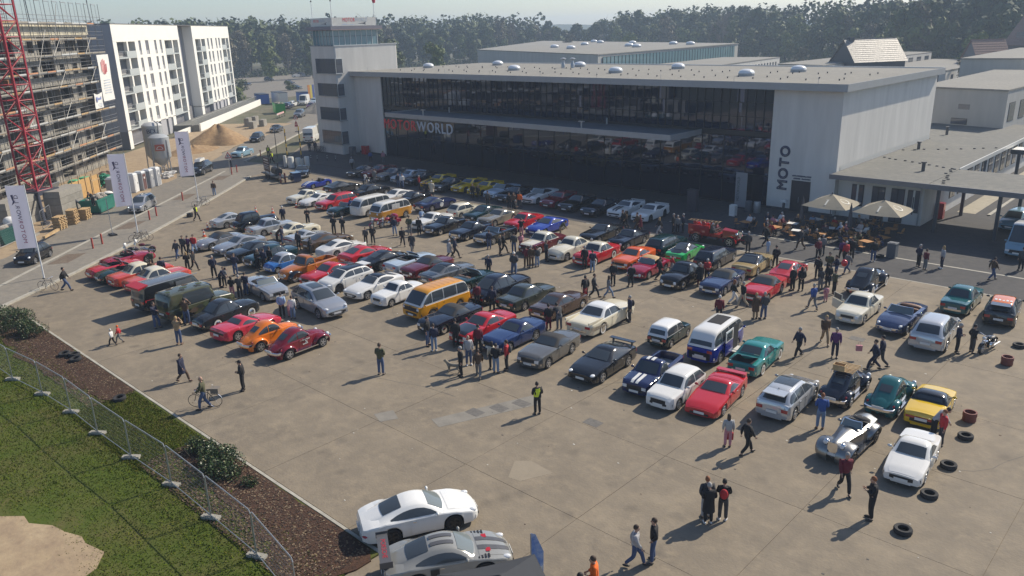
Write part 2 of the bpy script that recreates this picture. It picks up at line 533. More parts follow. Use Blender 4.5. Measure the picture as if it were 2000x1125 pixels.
def person(x,y,face,kind,top,legs,hair,label,hs='short',size=1.,cut='jacket',shoes='black',group=None,z=.004,bag=None,vest=None,female=False):
	bm,tr,jk,sh,hh,J=person_meshes(kind,cut,female)
	o=obj('person',bm,None,(x,y,z),radians(face))
	o.scale=(size,)*3
	tag(o,label,'person',group)
	def child(nm,me,m):
		if len(me.materials)==0:me.materials.append(M_BLK)
		c=obj(nm,me,o);c.material_slots[0].link='OBJECT';c.material_slots[0].material=m;return c
	child('trousers',tr,CLO[legs]);child('coat' if cut=='coat' else 'jacket',jk,CLO[top]);[child('shoe',q,SHOE[shoes])for q in sh]
	if hs=='bald':pass
	else:child('hair' if hs in('short','long')else 'hat',hh[hs],HAIR[hair]if hair in HAIR else CLO[hair])
	if vest:
		vm=_proto.get('vest')
		if vm is None:
			vm=MB().lathe([(.175,1.),(.185,1.15),(.2,1.32),(.16,1.44)],16,Matrix.Diagonal((.82,1.06,1,1)),close=False).mesh('vest',60);vm.materials.append(CLO['yellow']);_proto['vest']=vm
		obj('vest',vm,o)
	if bag:
		bmn=('bag',bag)
		if bmn not in _proto:
			m_=MB().ell((-.2,0,1.24),(.1,.16,.21),12,8).mesh('backpack',60);m_.materials.append(CLO[bag]);_proto[bmn]=m_
		b=obj('backpack',_proto[bmn],None,(x,y,z),radians(face));b.scale=(size,)*3
		tag(b,'%s backpack on the person%s'%(bag.replace('darkgrey','dark grey'),label.split('jacket')[-1].split('coat')[-1]),'backpack')
	return o
for _k in POSE_KEYS:
	person_meshes(*_k)
# ================================================================ ground
A_CONC=ground_mat('concrete_apron',[(.22,.186,.142),(.305,.252,.182),(.14,.119,.095),(.265,.219,.158),(.19,.16,.122)],[.16,.3,1.9,.75],rough=.85,bump=.35,bscale=9,streak=(.15,2.6),spots=(.07,.062,.055))
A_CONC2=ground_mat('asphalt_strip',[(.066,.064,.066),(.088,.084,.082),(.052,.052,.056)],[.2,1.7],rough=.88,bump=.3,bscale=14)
A_ROAD=ground_mat('road_asphalt',[(.2,.182,.155),(.25,.22,.175),(.165,.15,.13)],[.25,1.9],rough=.88,bump=.3,bscale=14)
A_WALK=ground_mat('sidewalk_paving',[(.22,.2,.17),(.255,.23,.19),(.185,.17,.148)],[.3,2.1],rough=.9,bump=.3,bscale=14)
A_SAND=ground_mat('site_sand',[(.34,.255,.16),(.4,.31,.2),(.27,.2,.135)],[.22,1.1],rough=.95,bump=.6,bscale=4)
A_EARTH=ground_mat('rough_earth',[(.1,.095,.06),(.075,.095,.045),(.15,.13,.09)],[.04,.3],rough=.95,bump=.5,bscale=3)
A_LAWN=ground_mat('lawn_soil',[(.055,.08,.008),(.115,.095,.035),(.06,.09,.008)],[.55,.22],rough=.95,bump=.6,bscale=8)
A_MULCH=ground_mat('bark_mulch',[(.075,.036,.022),(.1,.056,.034),(.045,.026,.018)],[.7,6.],rough=.95,bump=1.,bscale=16)
M_KERB=mat('kerb_stone',(.36,.34,.29),rough=.85,var=.2,vscale=1.3)
M_JOINT=mat('joint_filler',(.1,.095,.09),rough=.9)
MB().quad((-1570,-1190,-.06),(1570,-1190,-.06),(1570,1570,-.06),(-1570,1570,-.06)).build('ground',A_EARTH,kind='structure')
# kerb line of the lot and frame of the road
RD=Vector((-.69,.7238,0));RN=Vector((-.7238,-.69,0));RO=Vector((-72.98,19.4,0))
def rp(u,n,z=0.):
	p=RO+RD*u+RN*n
	return(p.x,p.y,z)
LOTK=[(-60.6,10.),(-63.6,14.2),(-68.2,20.4),(-74.2,27.5),(-82.5,36.6),(-92.5,47.2),(-98.1,52.9)]
lot_poly=LOTK[1:]+[(-101.5,58.),(-120.,75.),(-135,130),(60,130),(60,-40),(-20.4,-40),(-20.4,14.2)]
pav=MB().prism(lot_poly,-.05,-.024).build('pavement',A_CONC,kind='structure')
# cast slabs of the apron: each its own piece, standing a few millimetres uneven
rs=random.Random(3)
slab_me={}
GX0,GY0,GS=-10.2,20.5,6.2
for i in range(-6,4):
	for j in range(-1,7):
		x0,y0=GX0+i*GS,GY0+j*GS
		x1,y1=x0+GS,y0+GS
		y1=min(y1,58.9);y0=max(y0,14.25)
		if x0<-20.4 and y0<14.25:
			continue
		g=.009
		z=rs.uniform(-.003,.002)
		MB().box(x0+g,x1-g,y0+g,y1-g,-.03,z).build('concrete_slab',A_CONC,pav)
# the rest of the apron, poured in one piece
xw=GX0-6*GS
rest=[(-63.6,14.25),(-68.2,20.4),(-74.2,27.5),(-82.5,36.6),(-92.5,47.2),(-98.1,52.9),(-101.5,57.),(-103.4,58.9),(xw-.014,58.9),(xw-.014,14.25)]
MB().prism(rest,-.0235,0.).build('apron_field',A_CONC,pav)
MB().box(-20.4,xw+10*GS,-38,GY0-GS,-.0235,0.).build('apron_field',A_CONC,pav)
# asphalt lane along the hall, then the paved forecourt under the facade
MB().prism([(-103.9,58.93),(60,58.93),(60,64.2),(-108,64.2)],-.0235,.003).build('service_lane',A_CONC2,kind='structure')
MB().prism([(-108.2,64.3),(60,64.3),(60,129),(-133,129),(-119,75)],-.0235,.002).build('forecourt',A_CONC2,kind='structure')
MB().box(-40,60,64.12,64.36,-.0235,.02).build('edge_stones',M_KERB,kind='structure')
MB().box(-46,60,58.86,59.,-.022,.006).build('edge_stones',M_KERB,kind='structure')
# patches, covers and repair marks of the apron
M_PATCH=mat('patch_concrete',(.205,.19,.165),rough=.9,var=.18,vscale=1.5)
M_PATCH2=mat('patch_pale',(.255,.215,.16),rough=.9,var=.12,vscale=1.2)
M_IRON=mat('cast_iron',(.13,.122,.112),rough=.8,metal=.1,var=.25,vscale=6)
def patch(poly,m,z=.0045):
	return MB().prism(poly,-.02,z).build('repair_patch',m,pav)
patch([(-21.15,22.09),(-20.44,20.92),(-19.87,21.02),(-19.23,22.42),(-20.6,22.56)],M_PATCH2)
patch([(-29.5,20.8),(-28.6,20.5),(-28.2,21.3),(-29.1,21.7)],M_PATCH)
for(cx,cy)in[(-25.8,24.2),(-25.2,25.3),(-24.7,26.4),(-20.7,27.1),(-33.4,52.),(-24.2,39.5),(-15.2,45.5)]:
	MB().box(cx-.42,cx+.42,cy-.3,cy+.3,-.02,.006).build('drain_cover',M_IRON,pav)
patch([(-26.9,22.3),(-26.,22.),(-23.9,27.),(-24.9,27.4)],M_PATCH,.0032)
rs=random.Random(11)
mbk=MB()
for k in range(26):
	x,y=rs.uniform(-62,0),rs.uniform(15,57)
	a=rs.choice([.3,1.9,2.6,1.2])+rs.uniform(-.3,.3)
	p=Vector((x,y,0))
	for s in range(rs.randint(4,9)):
		q=p+Vector((cos(a),sin(a),0))*rs.uniform(.5,1.1)
		w=rs.uniform(.006,.013)
		nn=Vector((-sin(a),cos(a),0))*w
		if q.y<15 or q.y>58.5 or q.x<-60-(q.y-14)*.7:
			break
		mbk.quad(p-nn+Vector((0,0,.0052)),q-nn+Vector((0,0,.0052)),q+nn+Vector((0,0,.0052)),p+nn+Vector((0,0,.0052)))
		p=q
		a+=rs.choice([-.25,0,.2,.45,-.4])*rs.random()
mbk.build('pavement_cracks',M_JOINT,kind='stuff')
# kerb stones along the lot, the footway, the road and the sandy verge
def strip(a,b,w0,w1,z0,z1,m,name,parent=None,**kw):
	a,b=Vector((a[0],a[1],0)),Vector((b[0],b[1],0))
	d=(b-a).normalized();n=Vector((-d.y,d.x,0))
	P=[a+n*w0,b+n*w0,b+n*w1,a+n*w1]
	return MB().prism([(p.x,p.y)for p in P],z0,z1).build(name,m,parent,**kw)
kerb=thing('kerb','long row of pale kerb stones along the edge of the lot','kerb')
del kerb['label'],kerb['category'];kerb['kind']='structure'
for a,b in zip(LOTK[:-1],LOTK[1:]):
	L=hypot(b[0]-a[0],b[1]-a[1]);n=max(1,int(L/1.))
	for k in range(n):
		t0,t1=k/n,(k+1)/n-.012/L
		pa=(a[0]+(b[0]-a[0])*t0,a[1]+(b[1]-a[1])*t0);pb=(a[0]+(b[0]-a[0])*t1,a[1]+(b[1]-a[1])*t1)
		strip(pa,pb,0.,.32,-.05,.12,M_KERB,'kerb_stone',kerb)
walk=[(-59.,8.)]+[(p[0]-.3,p[1]-.24)for p in LOTK]+[rp(46.5,.32)[:2],rp(-25,.32)[:2]]
MB().prism(walk,-.05,.105).build('sidewalk',A_WALK,kind='structure')
rk=thing('kerb','','')
del rk['label'],rk['category'];rk['kind']='structure'
for k in range(-24,120):
	if 45<k<55:
		continue
	a,b=rp(k,.14),rp(k+.985,.14)
	strip(a,b,-.15,.15,-.05,.125,M_KERB,'kerb_stone',rk)
MB().prism([rp(-40,.02)[:2],rp(150,.02)[:2],rp(330,-30)[:2],rp(335,-12)[:2],rp(160,9)[:2],rp(60,6.8)[:2],rp(-40,6.2)[:2]],-.055,.002).build('road',A_ROAD,kind='structure')
MB().prism([rp(45.5,.01)[:2],rp(55,.01)[:2],(-103,61),(-98.4,53.2)],-.05,.004).build('gateway',A_ROAD,kind='structure')
sand=MB()
rs=random.Random(5)
edge=[]
for k in range(-45,111,3):
	edge.append(rp(k,5.6+rs.uniform(-.7,.9)+(1. if k>60 else 0)))
outer=[rp(110,24),rp(60,24),rp(-45,26)]
sp=[(p[0],p[1])for p in edge+outer]
MB().prism(sp,-.055,.006).build('sandy_verge',A_SAND,kind='structure')
# tree pits in the footway
M_PIT=ground_mat('pit_soil',[(.165,.125,.095),(.2,.16,.12),(.12,.095,.075)],[.8,4.],rough=.95,bump=.7,bscale=14)
for u in(1.6,13.8,28.,40.5,74):
	if u<60:
		MB().prism([rp(u-1.7,-.35)[:2],rp(u+1.5,-.35)[:2],rp(u+1.9,-1.9)[:2],rp(u-1.3,-1.9)[:2]],0.,.112).build('tree_pit',M_PIT,kind='structure')
MB().prism([(-215,128),(-262,122),(-400,170),(-372,240),(-300,215),(-236,168)],-.05,.012).build('car_park',A_ROAD,kind='structure')
# lawn and mulch bed
lawn=[(-75,-6),(-62.,12.),(-60.4,10.2),(-59.5,13.6),(-52,12.),(-42,12.2),(-33.5,12.4),(-28.5,11.7),(-20.45,10.9),(-20.45,-20),(-75,-20)]
MB().prism([(-78,-20),(-61.2,9.5),(-61.2,14.1),(-20.45,14.1),(-20.45,-20)],-.055,.03).build('lawn',A_LAWN,kind='structure')
rs=random.Random(8)
def wavy(poly,amp=.25,step=.7):
	out=[]
	for i,p in enumerate(poly):
		q=poly[(i+1)%len(poly)]
		n=max(1,int(hypot(q[0]-p[0],q[1]-p[1])/step))
		for k in range(n):
			t=k/n
			out.append((p[0]+(q[0]-p[0])*t+rs.uniform(-amp,amp),min(14.06,p[1]+(q[1]-p[1])*t+rs.uniform(-amp,amp))))
	return out
MB().prism(wavy([(-60.5,12.4),(-60.8,14.3),(-50,14.3),(-41.6,14.3),(-41.,12.7),(-46,11.9),(-52,11.5)],.34),-.05,.06).build('mulch_bed',A_MULCH,kind='structure')
MB().prism(wavy([(-33.6,12.4),(-33.4,14.3),(-27,14.3),(-20.6,14.3),(-20.6,10.2),(-24,11.6),(-29,12.1)],.34),-.05,.06).build('mulch_bed',A_MULCH,kind='structure')
MB().prism(wavy([(-35.2,4.2),(-33.4,6.),(-30.9,7.),(-28.4,7.1),(-27,6.2),(-27.2,4),(-30,2)],.34),-.05,.045).build('bare_sand',A_SAND,kind='structure')
for a,b in(((-61.,14.17),(-20.45,14.17)),):
	n=40
	eb=thing('kerb','','');del eb['label'],eb['category'];eb['kind']='structure'
	for k in range(n):
		x0=a[0]+(b[0]-a[0])*k/n
		MB().box(x0,x0+(b[0]-a[0])/n-.012,14.11,14.24,-.05,.05+rs.uniform(-.006,.006)).build('edging_stone',M_KERB,eb)
# grass blades and litter of dead leaves
def blades(n,region,seed,h,w,mats,name,kind='stuff',avoid=None):
	rg=np.random.default_rng(seed)
	x=rg.uniform(region[0],region[1],n);y=rg.uniform(region[2],region[3],n)
	keep=np.ones(n,bool)
	if avoid:
		for(ax,ay,ar)in avoid:
			keep&=((x-ax)**2+(y-ay)**2)>(ar*(.55+.75*rg.random(n)))**2
	x,y=x[keep],y[keep];n=len(x)
	a=rg.uniform(0,2*pi,n);hh=h*rg.uniform(.5,1.4,n);ww=w*rg.uniform(.6,1.4,n)
	lx=rg.normal(0,.6,n)*hh;ly=rg.normal(0,.6,n)*hh
	z0=.028
	V=np.zeros((n,3,3))
	V[:,0]=np.stack([x-np.cos(a)*ww,y-np.sin(a)*ww,np.full(n,z0)],1)
	V[:,1]=np.stack([x+np.cos(a)*ww,y+np.sin(a)*ww,np.full(n,z0)],1)
	V[:,2]=np.stack([x+lx,y+ly,z0+hh],1)
	me=bpy.data.meshes.new(name)
	me.vertices.add(3*n);me.vertices.foreach_set('co',V.reshape(-1))
	me.loops.add(3*n);me.loops.foreach_set('vertex_index',np.arange(3*n,dtype=np.int32))
	me.polygons.add(n);me.polygons.foreach_set('loop_start',np.arange(0,3*n,3,dtype=np.int32))
	me.polygons.foreach_set('material_index',rg.integers(0,len(mats),n).astype(np.int32))
	for m in mats:
		me.materials.append(m)
	me.update(calc_edges=True);me.validate()
	return obj(name,me,kind=kind)
G1=mat('grass_fresh',(.055,.1,.003),rough=.9,spec=.1,col2=(.105,.125,.01),vscale=.45)
G2=mat('grass_mid',(.038,.075,.003),rough=.9,spec=.1,col2=(.07,.09,.008),vscale=.6)
G3=mat('grass_dry',(.15,.125,.04),rough=.9,spec=.1,col2=(.09,.11,.012),vscale=.5)
SANDY=[(-30.9,5.,2.9),(-33.,4.4,2.),(-28.5,5.6,1.5)]
blades(90000,(-62,-20.6,2.,11.6),1,.055,.022,[G1,G1,G2,G1,G3],'lawn_grass',avoid=SANDY)
blades(26000,(-41.5,-33.,10.6,14.),2,.06,.02,[G1,G3,G2,G3],'verge_grass')
blades(7000,(-62,-20.6,9.8,12.6),4,.1,.022,[G2,G1,G3],'fence_line_grass')
L1=mat('leaf_litter_pale',(.2,.145,.09),rough=.9)
L2=mat('leaf_litter_brown',(.085,.046,.03),rough=.9)
L3=mat('leaf_litter_dark',(.045,.028,.02),rough=.9)
def litter(n,region,seed,name):
	rg=random.Random(seed);mb=MB()
	for _ in range(n):
		x,y=rg.uniform(*region[:2]),rg.uniform(*region[2:]);a=rg.uniform(0,6.3);s=rg.uniform(.02,.055)
		c,d=cos(a)*s,sin(a)*s;z=.064
		mb.add([(x-c,y-d,z),(x+d,y-c,z+rg.uniform(0,.03)),(x+c,y+d,z+.01),(x-d,y+c,z+rg.uniform(0,.03))],[(0,1,2,3)],rg.choice([0,1,1,2,2]))
	mb.build(name,[L1,L2,L3],kind='stuff')
litter(6500,(-59.5,-41.3,11.6,14.),21,'bark_chips')
litter(8000,(-33.6,-20.7,10.9,14.),22,'bark_chips')
# small specks of litter on the pavement
mb=MB();rg=random.Random(31)
for _ in range(260):
	x,y=rg.uniform(-58,0),rg.uniform(15,56);s=rg.uniform(.015,.05)
	mb.box(x-s,x+s,y-s*.6,y+s*.6,.003,.012,rg.choice([0,0,1,2]))
mb.build('ground_litter',[mat('litter_paper',(.6,.58,.52),rough=.9),L2,M_JOINT],kind='stuff')
# ================================================================ buildings
M_WALL=mat('render_white',(.62,.6,.56),rough=.85,var=.1,vscale=.8,vs=(1,1,.13),bump=.08,bscale=30)
M_WALL2=mat('render_grey',(.44,.43,.4),rough=.85,var=.09,vscale=.6,vs=(1,1,.15))
M_ROOF=ground_mat('roof_gravel',[(.26,.25,.225),(.31,.295,.26),(.21,.203,.185)],[.15,2.2],rough=.95,bump=.4,bscale=10)
M_ROOF2=ground_mat('roof_felt',[(.17,.17,.155),(.215,.208,.185),(.14,.14,.135)],[.25,1.6],rough=.9,bump=.3,bscale=10)
M_FASC=mat('fascia_metal',(.36,.37,.38),rough=.5,metal=.3,var=.06,vscale=.8)
M_CAP=mat('parapet_cap',(.6,.6,.58),rough=.45,metal=.3)
M_MULL=mat('mullion_black',(.015,.016,.02),rough=.45)
M_WFRAME=mat('window_frame_white',(.62,.64,.62),rough=.5)
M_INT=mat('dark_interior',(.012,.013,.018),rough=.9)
M_DOME=mat('skylight_acrylic',(.72,.73,.74),rough=.25,coat=.4)
M_STEEL=mat('galvanised_steel',(.42,.43,.44),rough=.45,metal=.7,var=.12,vscale=4)
M_DSTEEL=mat('dark_steel',(.07,.075,.085),rough=.5,metal=.4)
def glass_mat(name,col,ior=1.9,rough=.02,metal=0.):
	m=mat(name,col,rough=rough,metal=metal)
	m.node_tree.nodes['Principled BSDF'].inputs['IOR'].default_value=ior
	return m
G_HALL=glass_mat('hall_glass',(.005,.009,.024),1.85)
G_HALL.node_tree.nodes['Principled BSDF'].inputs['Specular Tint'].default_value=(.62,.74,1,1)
G_DARK=glass_mat('window_glass',(.095,.105,.125),1.6)
G_BLUE=glass_mat('tower_glass',(.16,.26,.29),1.7,.05)
G_APT=glass_mat('flat_glass',(.19,.19,.21),1.6,.05)
# ---------------------------------------------------------------- exhibition hall
HALL=thing('exhibition_hall','long flat roofed exhibition hall with a dark glazed front and white end wall','hall',(-66,75.2,0))
def hp(mb,name,m,parent=HALL,**kw):
	o=mb.build(name,m,parent,**kw)
	if parent is HALL:
		o.matrix_parent_inverse=Matrix.Translation((66,-75.2,0))
	return o
hp(MB().box(-35.55,-28.8,75.2,75.7,0,11.78),'end_wall',M_WALL)
hp(MB().box(-29.3,-28.8,75.7,102.6,0,11.78),'side_wall',M_WALL)
hp(MB().box(-104.,-97.45,75.2,75.6,0,11.78),'link_wall',M_WALL)
hp(MB().box(-104.,-29.3,102.2,102.6,0,11.78),'rear_wall',M_WALL)
hp(MB().box(-104.1,-28.25,74.35,103.1,12.02,12.34),'roof',M_ROOF)
hp(MB().box(-104.1,-28.2,74.28,74.347,11.74,12.42).box(-28.247,-28.18,74.35,103.1,11.74,12.42),'fascia',M_FASC)
hp(MB().box(-104.1,-28.25,74.35,75.19,11.75,12.017).box(-28.78,-28.25,75.2,103.1,11.79,12.017),'soffit',M_FASC)
hp(MB().box(-100,-28.3,102.9,103.16,12.342,12.46),'parapet_cap',M_CAP)
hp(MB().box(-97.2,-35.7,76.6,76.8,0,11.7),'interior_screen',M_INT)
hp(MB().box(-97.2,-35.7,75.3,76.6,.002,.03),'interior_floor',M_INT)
# glazing: three rows of upright panes above the canopy, taller panes beneath
rs=random.Random(4)
XG0,XG1=-97.35,-35.62
NU=65;DX=(XG1-XG0)/NU
Z0u,Z1u=7.52,11.7
pane_u=None
for r in range(3):
	za=Z0u+(Z1u-Z0u)*r/3;zb=Z0u+(Z1u-Z0u)*(r+1)/3
	for k in range(NU):
		if pane_u is None:
			pane_u=MB().box(-DX/2+.03,DX/2-.03,-.012,.012,.02,(zb-za)-.02).mesh('pane')
			pane_u.materials.append(G_HALL)
		o=obj('pane',pane_u,HALL,(XG0+(k+.5)*DX+66,.22,za))
		o.rotation_euler=(rs.uniform(-.0035,.0035),0,rs.uniform(-.005,.005))
NL=24;DL=(XG1-XG0)/NL
pane_l=None
for r,(za,zb)in enumerate(((.1,3.1),(3.15,6.95))):
	pm=MB().box(-DL/2+.03,DL/2-.03,-.012,.012,.02,(zb-za)-.02).mesh('pane');pm.materials.append(G_HALL)
	for k in range(NL):
		o=obj('pane',pm,HALL,(XG0+(k+.5)*DL+66,.22,za))
		o.rotation_euler=(rs.uniform(-.003,.003),0,rs.uniform(-.004,.004))
mu=MB().box(-.028,.028,-.09,.03,Z0u,Z1u).mesh('mullion');mu.materials.append(M_MULL)
ml=MB().box(-.03,.03,-.06,.03,.03,7.).mesh('mullion');ml.materials.append(M_MULL)
for k in range(NU+1):
	obj('mullion',mu,HALL,(XG0+k*DX+66,.2,0))
for k in range(NL+1):
	obj('mullion',ml,HALL,(XG0+k*DL+66,.2,0))
for z,hgt in((7.,.5),(Z0u+(Z1u-Z0u)/3-.03,.06),(Z0u+(Z1u-Z0u)*2/3-.03,.06),(Z1u,.32),(3.09,.07)):
	hp(MB().box(XG0-.08,XG1+.06,75.335,75.45,z,z+hgt),'transom',M_MULL)
hp(MB().box(-104,-97.45,75.19,75.198,0,.25).box(-35.55,-28.79,75.185,75.198,0,.22),'plinth',M_DSTEEL)
# canopy over the entrance with its lettering
M_CANT=mat('canopy_felt',(.1,.115,.13),rough=.8,var=.15,vscale=.6)
cano=MB().box(-89.2,-43.4,69.25,75.3,6.95,7.22)
hp(cano,'canopy',M_CANT)
hp(MB().box(-89.25,-43.35,69.17,69.25,6.85,7.42).box(-89.27,-89.2,69.25,75.2,6.85,7.42).box(-43.4,-43.33,69.25,75.2,6.85,7.42),'canopy_edge',M_FASC)
for x in(-82.3,-55.5):
	hp(MB().tube((x,70.2,7.2),(x,70.2,7.95),.09,8).box(x-.35,x+.35,70.05,70.35,7.95,8.05),'canopy_vent',M_STEEL)
	hp(MB().tube((x,74.9,7.2),(x,74.9,7.95),.09,8),'canopy_vent',M_STEEL)
M_RED=mat('letter_red',(.72,.035,.05),rough=.4)
M_LGREY=mat('letter_grey',(.5,.55,.62),rough=.4)
sign=thing('sign','big raised letters MOTORWORLD in red and grey beneath the canopy edge','sign',(-82.3,69.,5.9))
letter_objs('MOTORWORLD',1.85,.12,None,sign,(0,0,0),R3((1,0,0),(0,0,1)),gap=1.3,mfun=lambda i:M_RED if i<5 else M_LGREY,sx=.93)
# MOTO lettering beside the door, reading upwards
M_INK=mat('letter_outline',(.06,.065,.11),rough=.5)
sign2=thing('sign','outlined word MOTO running upwards on the white end wall','sign',(-33.95,75.17,4.2))
letter_objs('MOTO',1.35,.06,M_INK,sign2,(0,0,0),R3((.02,0,1),(-1,0,.02)),gap=.7,outline=True,bevel=.06)
small=thing('sign','two lines of small dark print above the door in the white end wall','sign',(-32.1,75.17,3.35))
rs2=random.Random(2)
for row,z in((0,.12),(1,-.14)):
	x=-.95
	while x<.9:
		w=rs2.choice([.07,.09,.11])
		if row==0 or rs2.random()>.17:
			MB().box(x,x+w,-.015,.02,z,z+(.14 if rs2.random()>.3 else .11)).build('letter',M_INK,small)
		x+=w+.035
M_DOOR=mat('door_dark',(.03,.028,.036),rough=.4)
dr=hp(MB().box(-33.05,-31.15,75.14,75.26,.02,3.08),'door',M_DOOR)
hp(MB().tube((-32.2,75.08,.95),(-32.2,75.08,1.5),.025,6),'door_handle',M_STEEL,dr)
# roof furniture
domes=[(-99.9,86.9),(-93.6,96.4),(-79.4,85.1),(-75.9,95.6),(-61.1,84.2),(-58.4,94.5),(-43.,83.7),(-40.9,92.3)]
def dome_mesh(R):
	m1=MB().lathe([(R*1.02,0),(R*1.02,.3),(R*.98,.32)],18).mesh('curb');m1.materials.append(M_FASC)
	m2=MB().lathe([(R,.3),(R*.97,.42),(R*.85,.56),(R*.6,.68),(R*.3,.74),(.02,.76)],18).mesh('dome',60);m2.materials.append(M_DOME)
	return m1,m2
dc,dd=dome_mesh(.88)
dnames=['end over the link wall','rear edge near the tower','front row, second from the tower','rear row behind two steel vents','front row, near the middle','rear row, third from the tower','front row, nearest the white end wall','rear row, nearest the right side wall']
for(x,y),nm in zip(domes,dnames):
	t=thing('roof_light','white dome rooflight on the hall roof, '+nm,'rooflight',(x,y,12.34),group='dome rooflights on the hall roof')
	obj('curb',dc,t);obj('dome',dd,t)
for x,y,w in((-76.6,92.6,'left'),(-75.1,92.9,'right')):
	t=thing('roof_vent','shiny steel vent hood with a cap, %s one of the pair on the hall roof'%w,'vent',(x,y,12.34),group='steel vents on the hall roof')
	MB().lathe([(.28,0),(.28,.5),(.18,.7),(.18,1.1)],10).build('pipe',M_STEEL,t,smooth=40)
	MB().lathe([(.1,1.1),(.42,1.2),(.42,1.32),(.05,1.45)],10).build('cap',M_STEEL,t,smooth=40)
vt=MB().lathe([(.06,0),(.06,.12),(.1,.13),(.1,.17)],7).mesh('pipe_stub');vt.materials.append(M_DSTEEL)
rs=random.Random(12)
stubs=0
for r_,yy in((0,79.5),(1,82.),(2,88.5),(3,91)):
	for k in range(24):
		o=obj('pipe_stub',vt,HALL,(-98+k*2.9+rs.uniform(-.3,.3)+66,yy+rs.uniform(-.3,.3)-75.2,12.34))
for k in range(9):
	hp(MB().tube((-100+k*8.6,74.9,12.34),(-100+k*8.6,74.9,12.95),.02,4),'lightning_rod',M_STEEL)
# ---------------------------------------------------------------- control tower
TW=thing('control_tower','white tower with ribbon windows and a glazed control room on top','tower',(-107.2,78,0))
def tp(mb,name,m,parent=TW,**kw):
	o=mb.build(name,m,parent,**kw)
	if parent is TW:
		o.matrix_parent_inverse=Matrix.Translation((107.2,-78,0))
	return o
X0t,X1t,Y0t,Y1t=-110.4,-104.,72.,84.
def round_rect(x0,x1,y0,y1,r,n=5):
	P=[]
	for(cx,cy,a0)in((x1-r,y0+r,-pi/2),(x1-r,y1-r,0),(x0+r,y1-r,pi/2),(x0+r,y0+r,pi)):
		for k in range(n+1):
			a=a0+pi/2*k/n
			P.append((cx+r*cos(a),cy+r*sin(a)))
	return P
body=MB()
levels=[(3.55,1.55),(7.1,5.2),(10.7,8.85),(14.35,12.2)]
tp(MB().prism(round_rect(X0t,X1t,Y0t,Y1t,.25,3),0,16.1),'tower_shaft',M_WALL)
tp(MB().box(X0t-.06,X1t+.06,Y0t-.06,Y1t+.06,16.1,16.22),'ledge',M_FASC)
tp(MB().box(-104.3,-103.93,80.6,84.06,16.22,16.3),'parapet_cap',M_CAP)
for fl,(zt,zb)in enumerate(levels):
	xl,xr=-109.1,-103.9
	wrap=73.25
	w=tp(MB().box(xl,xr-.08,Y0t-.05,Y0t+.1,zb,zt).box(-104.1,X1t+.05,Y0t-.05,wrap,zb,zt),'window',M_MULL)
	n=9
	for k in range(n):
		a=xl+(xr-xl)*k/n;b=xl+(xr-xl)*(k+1)/n
		for h0,h1 in((zb+.05,zb+(zt-zb)*.62),(zb+(zt-zb)*.62+.05,zt-.05)):
			MB().box(a+.04,b-.04,Y0t-.075,Y0t-.053,h0,h1).build('pane',G_DARK,w).matrix_parent_inverse=Matrix.Identity(4)
	for h0,h1 in((zb+.05,zb+(zt-zb)*.62),(zb+(zt-zb)*.62+.05,zt-.05)):
		MB().box(X1t+.053,X1t+.075,Y0t+.12,wrap-.08,h0,h1).build('pane',G_DARK,w)
	tp(MB().box(xl-.1,xr+.1,Y0t-.16,Y0t-.05,zb-.1,zb).box(X1t+.05,X1t+.16,Y0t-.05,wrap+.06,zb-.1,zb),'window_sill',M_FASC)
	fr=MB()
	for yy in(Y0t-.02,wrap-.04):
		fr.box(X1t+.05,X1t+.1,yy,yy+.06,zb,zt)
	fr.box(X1t+.05,X1t+.1,Y0t,wrap,zt-.05,zt+.03).box(X1t+.05,X1t+.1,Y0t,wrap,zb,zb+.05)
	tp(fr,'window_frame',M_WFRAME)
# control room
cx0,cx1,cy0,cy1,cz0,cz1=-109.4,-104.15,72.15,80.35,16.22,18.45
tp(MB().box(cx0+.15,cx1-.15,cy0+.15,cy1-.15,cz0,cz1),'control_room',mat('control_room_inside',(.06,.085,.09),rough=.8))
def bay(a,b,n,fix,axis,sgn):
	for k in range(n):
		p,q=a+(b-a)*k/n,a+(b-a)*(k+1)/n
		for h0,h1 in((cz0+.06,cz0+1.3),(cz0+1.36,cz1-.06)):
			m_=MB()
			if axis=='x':
				m_.box(p+.04,q-.04,fix,fix+.02,h0,h1)
			else:
				m_.box(fix,fix+.02,p+.04,q-.04,h0,h1)
			tp(m_,'pane',G_BLUE)
		m_=MB()
		if axis=='x':
			m_.box(p-.04,p+.04,fix-.05,fix+.04,cz0,cz1)
		else:
			m_.box(fix-.02,fix+.07,p-.04,p+.04,cz0,cz1)
		tp(m_,'mullion',M_WFRAME if axis=='y' else M_STEEL)
bay(cx0,cx1,6,cy0,'x',-1)
bay(cy0,cy1,8,cx1,'y',1)
tp(MB().box(cx1,cx1+.07,cy1-.04,cy1+.05,cz0,cz1),'mullion',M_WFRAME)
tp(MB().box(cx1-.02,cx1+.12,cy0,cy1,cz0-0.,cz0+.055).box(cx1-.02,cx1+.1,cy0,cy1,cz1-.055,cz1),'window_frame',M_WFRAME)
tp(MB().box(-110.2,-103.55,71.5,81.,18.45,18.98),'roof',mat('tower_eave',(.2,.19,.22),rough=.6))
tp(MB().box(-110.22,-103.5,71.48,81.02,18.45,18.52),'eave_edge',mat('eave_trim',(.33,.24,.22),rough=.6))
M_BAN=mat('banner_cloth',(.62,.61,.57),rough=.8,var=.1,vscale=2)
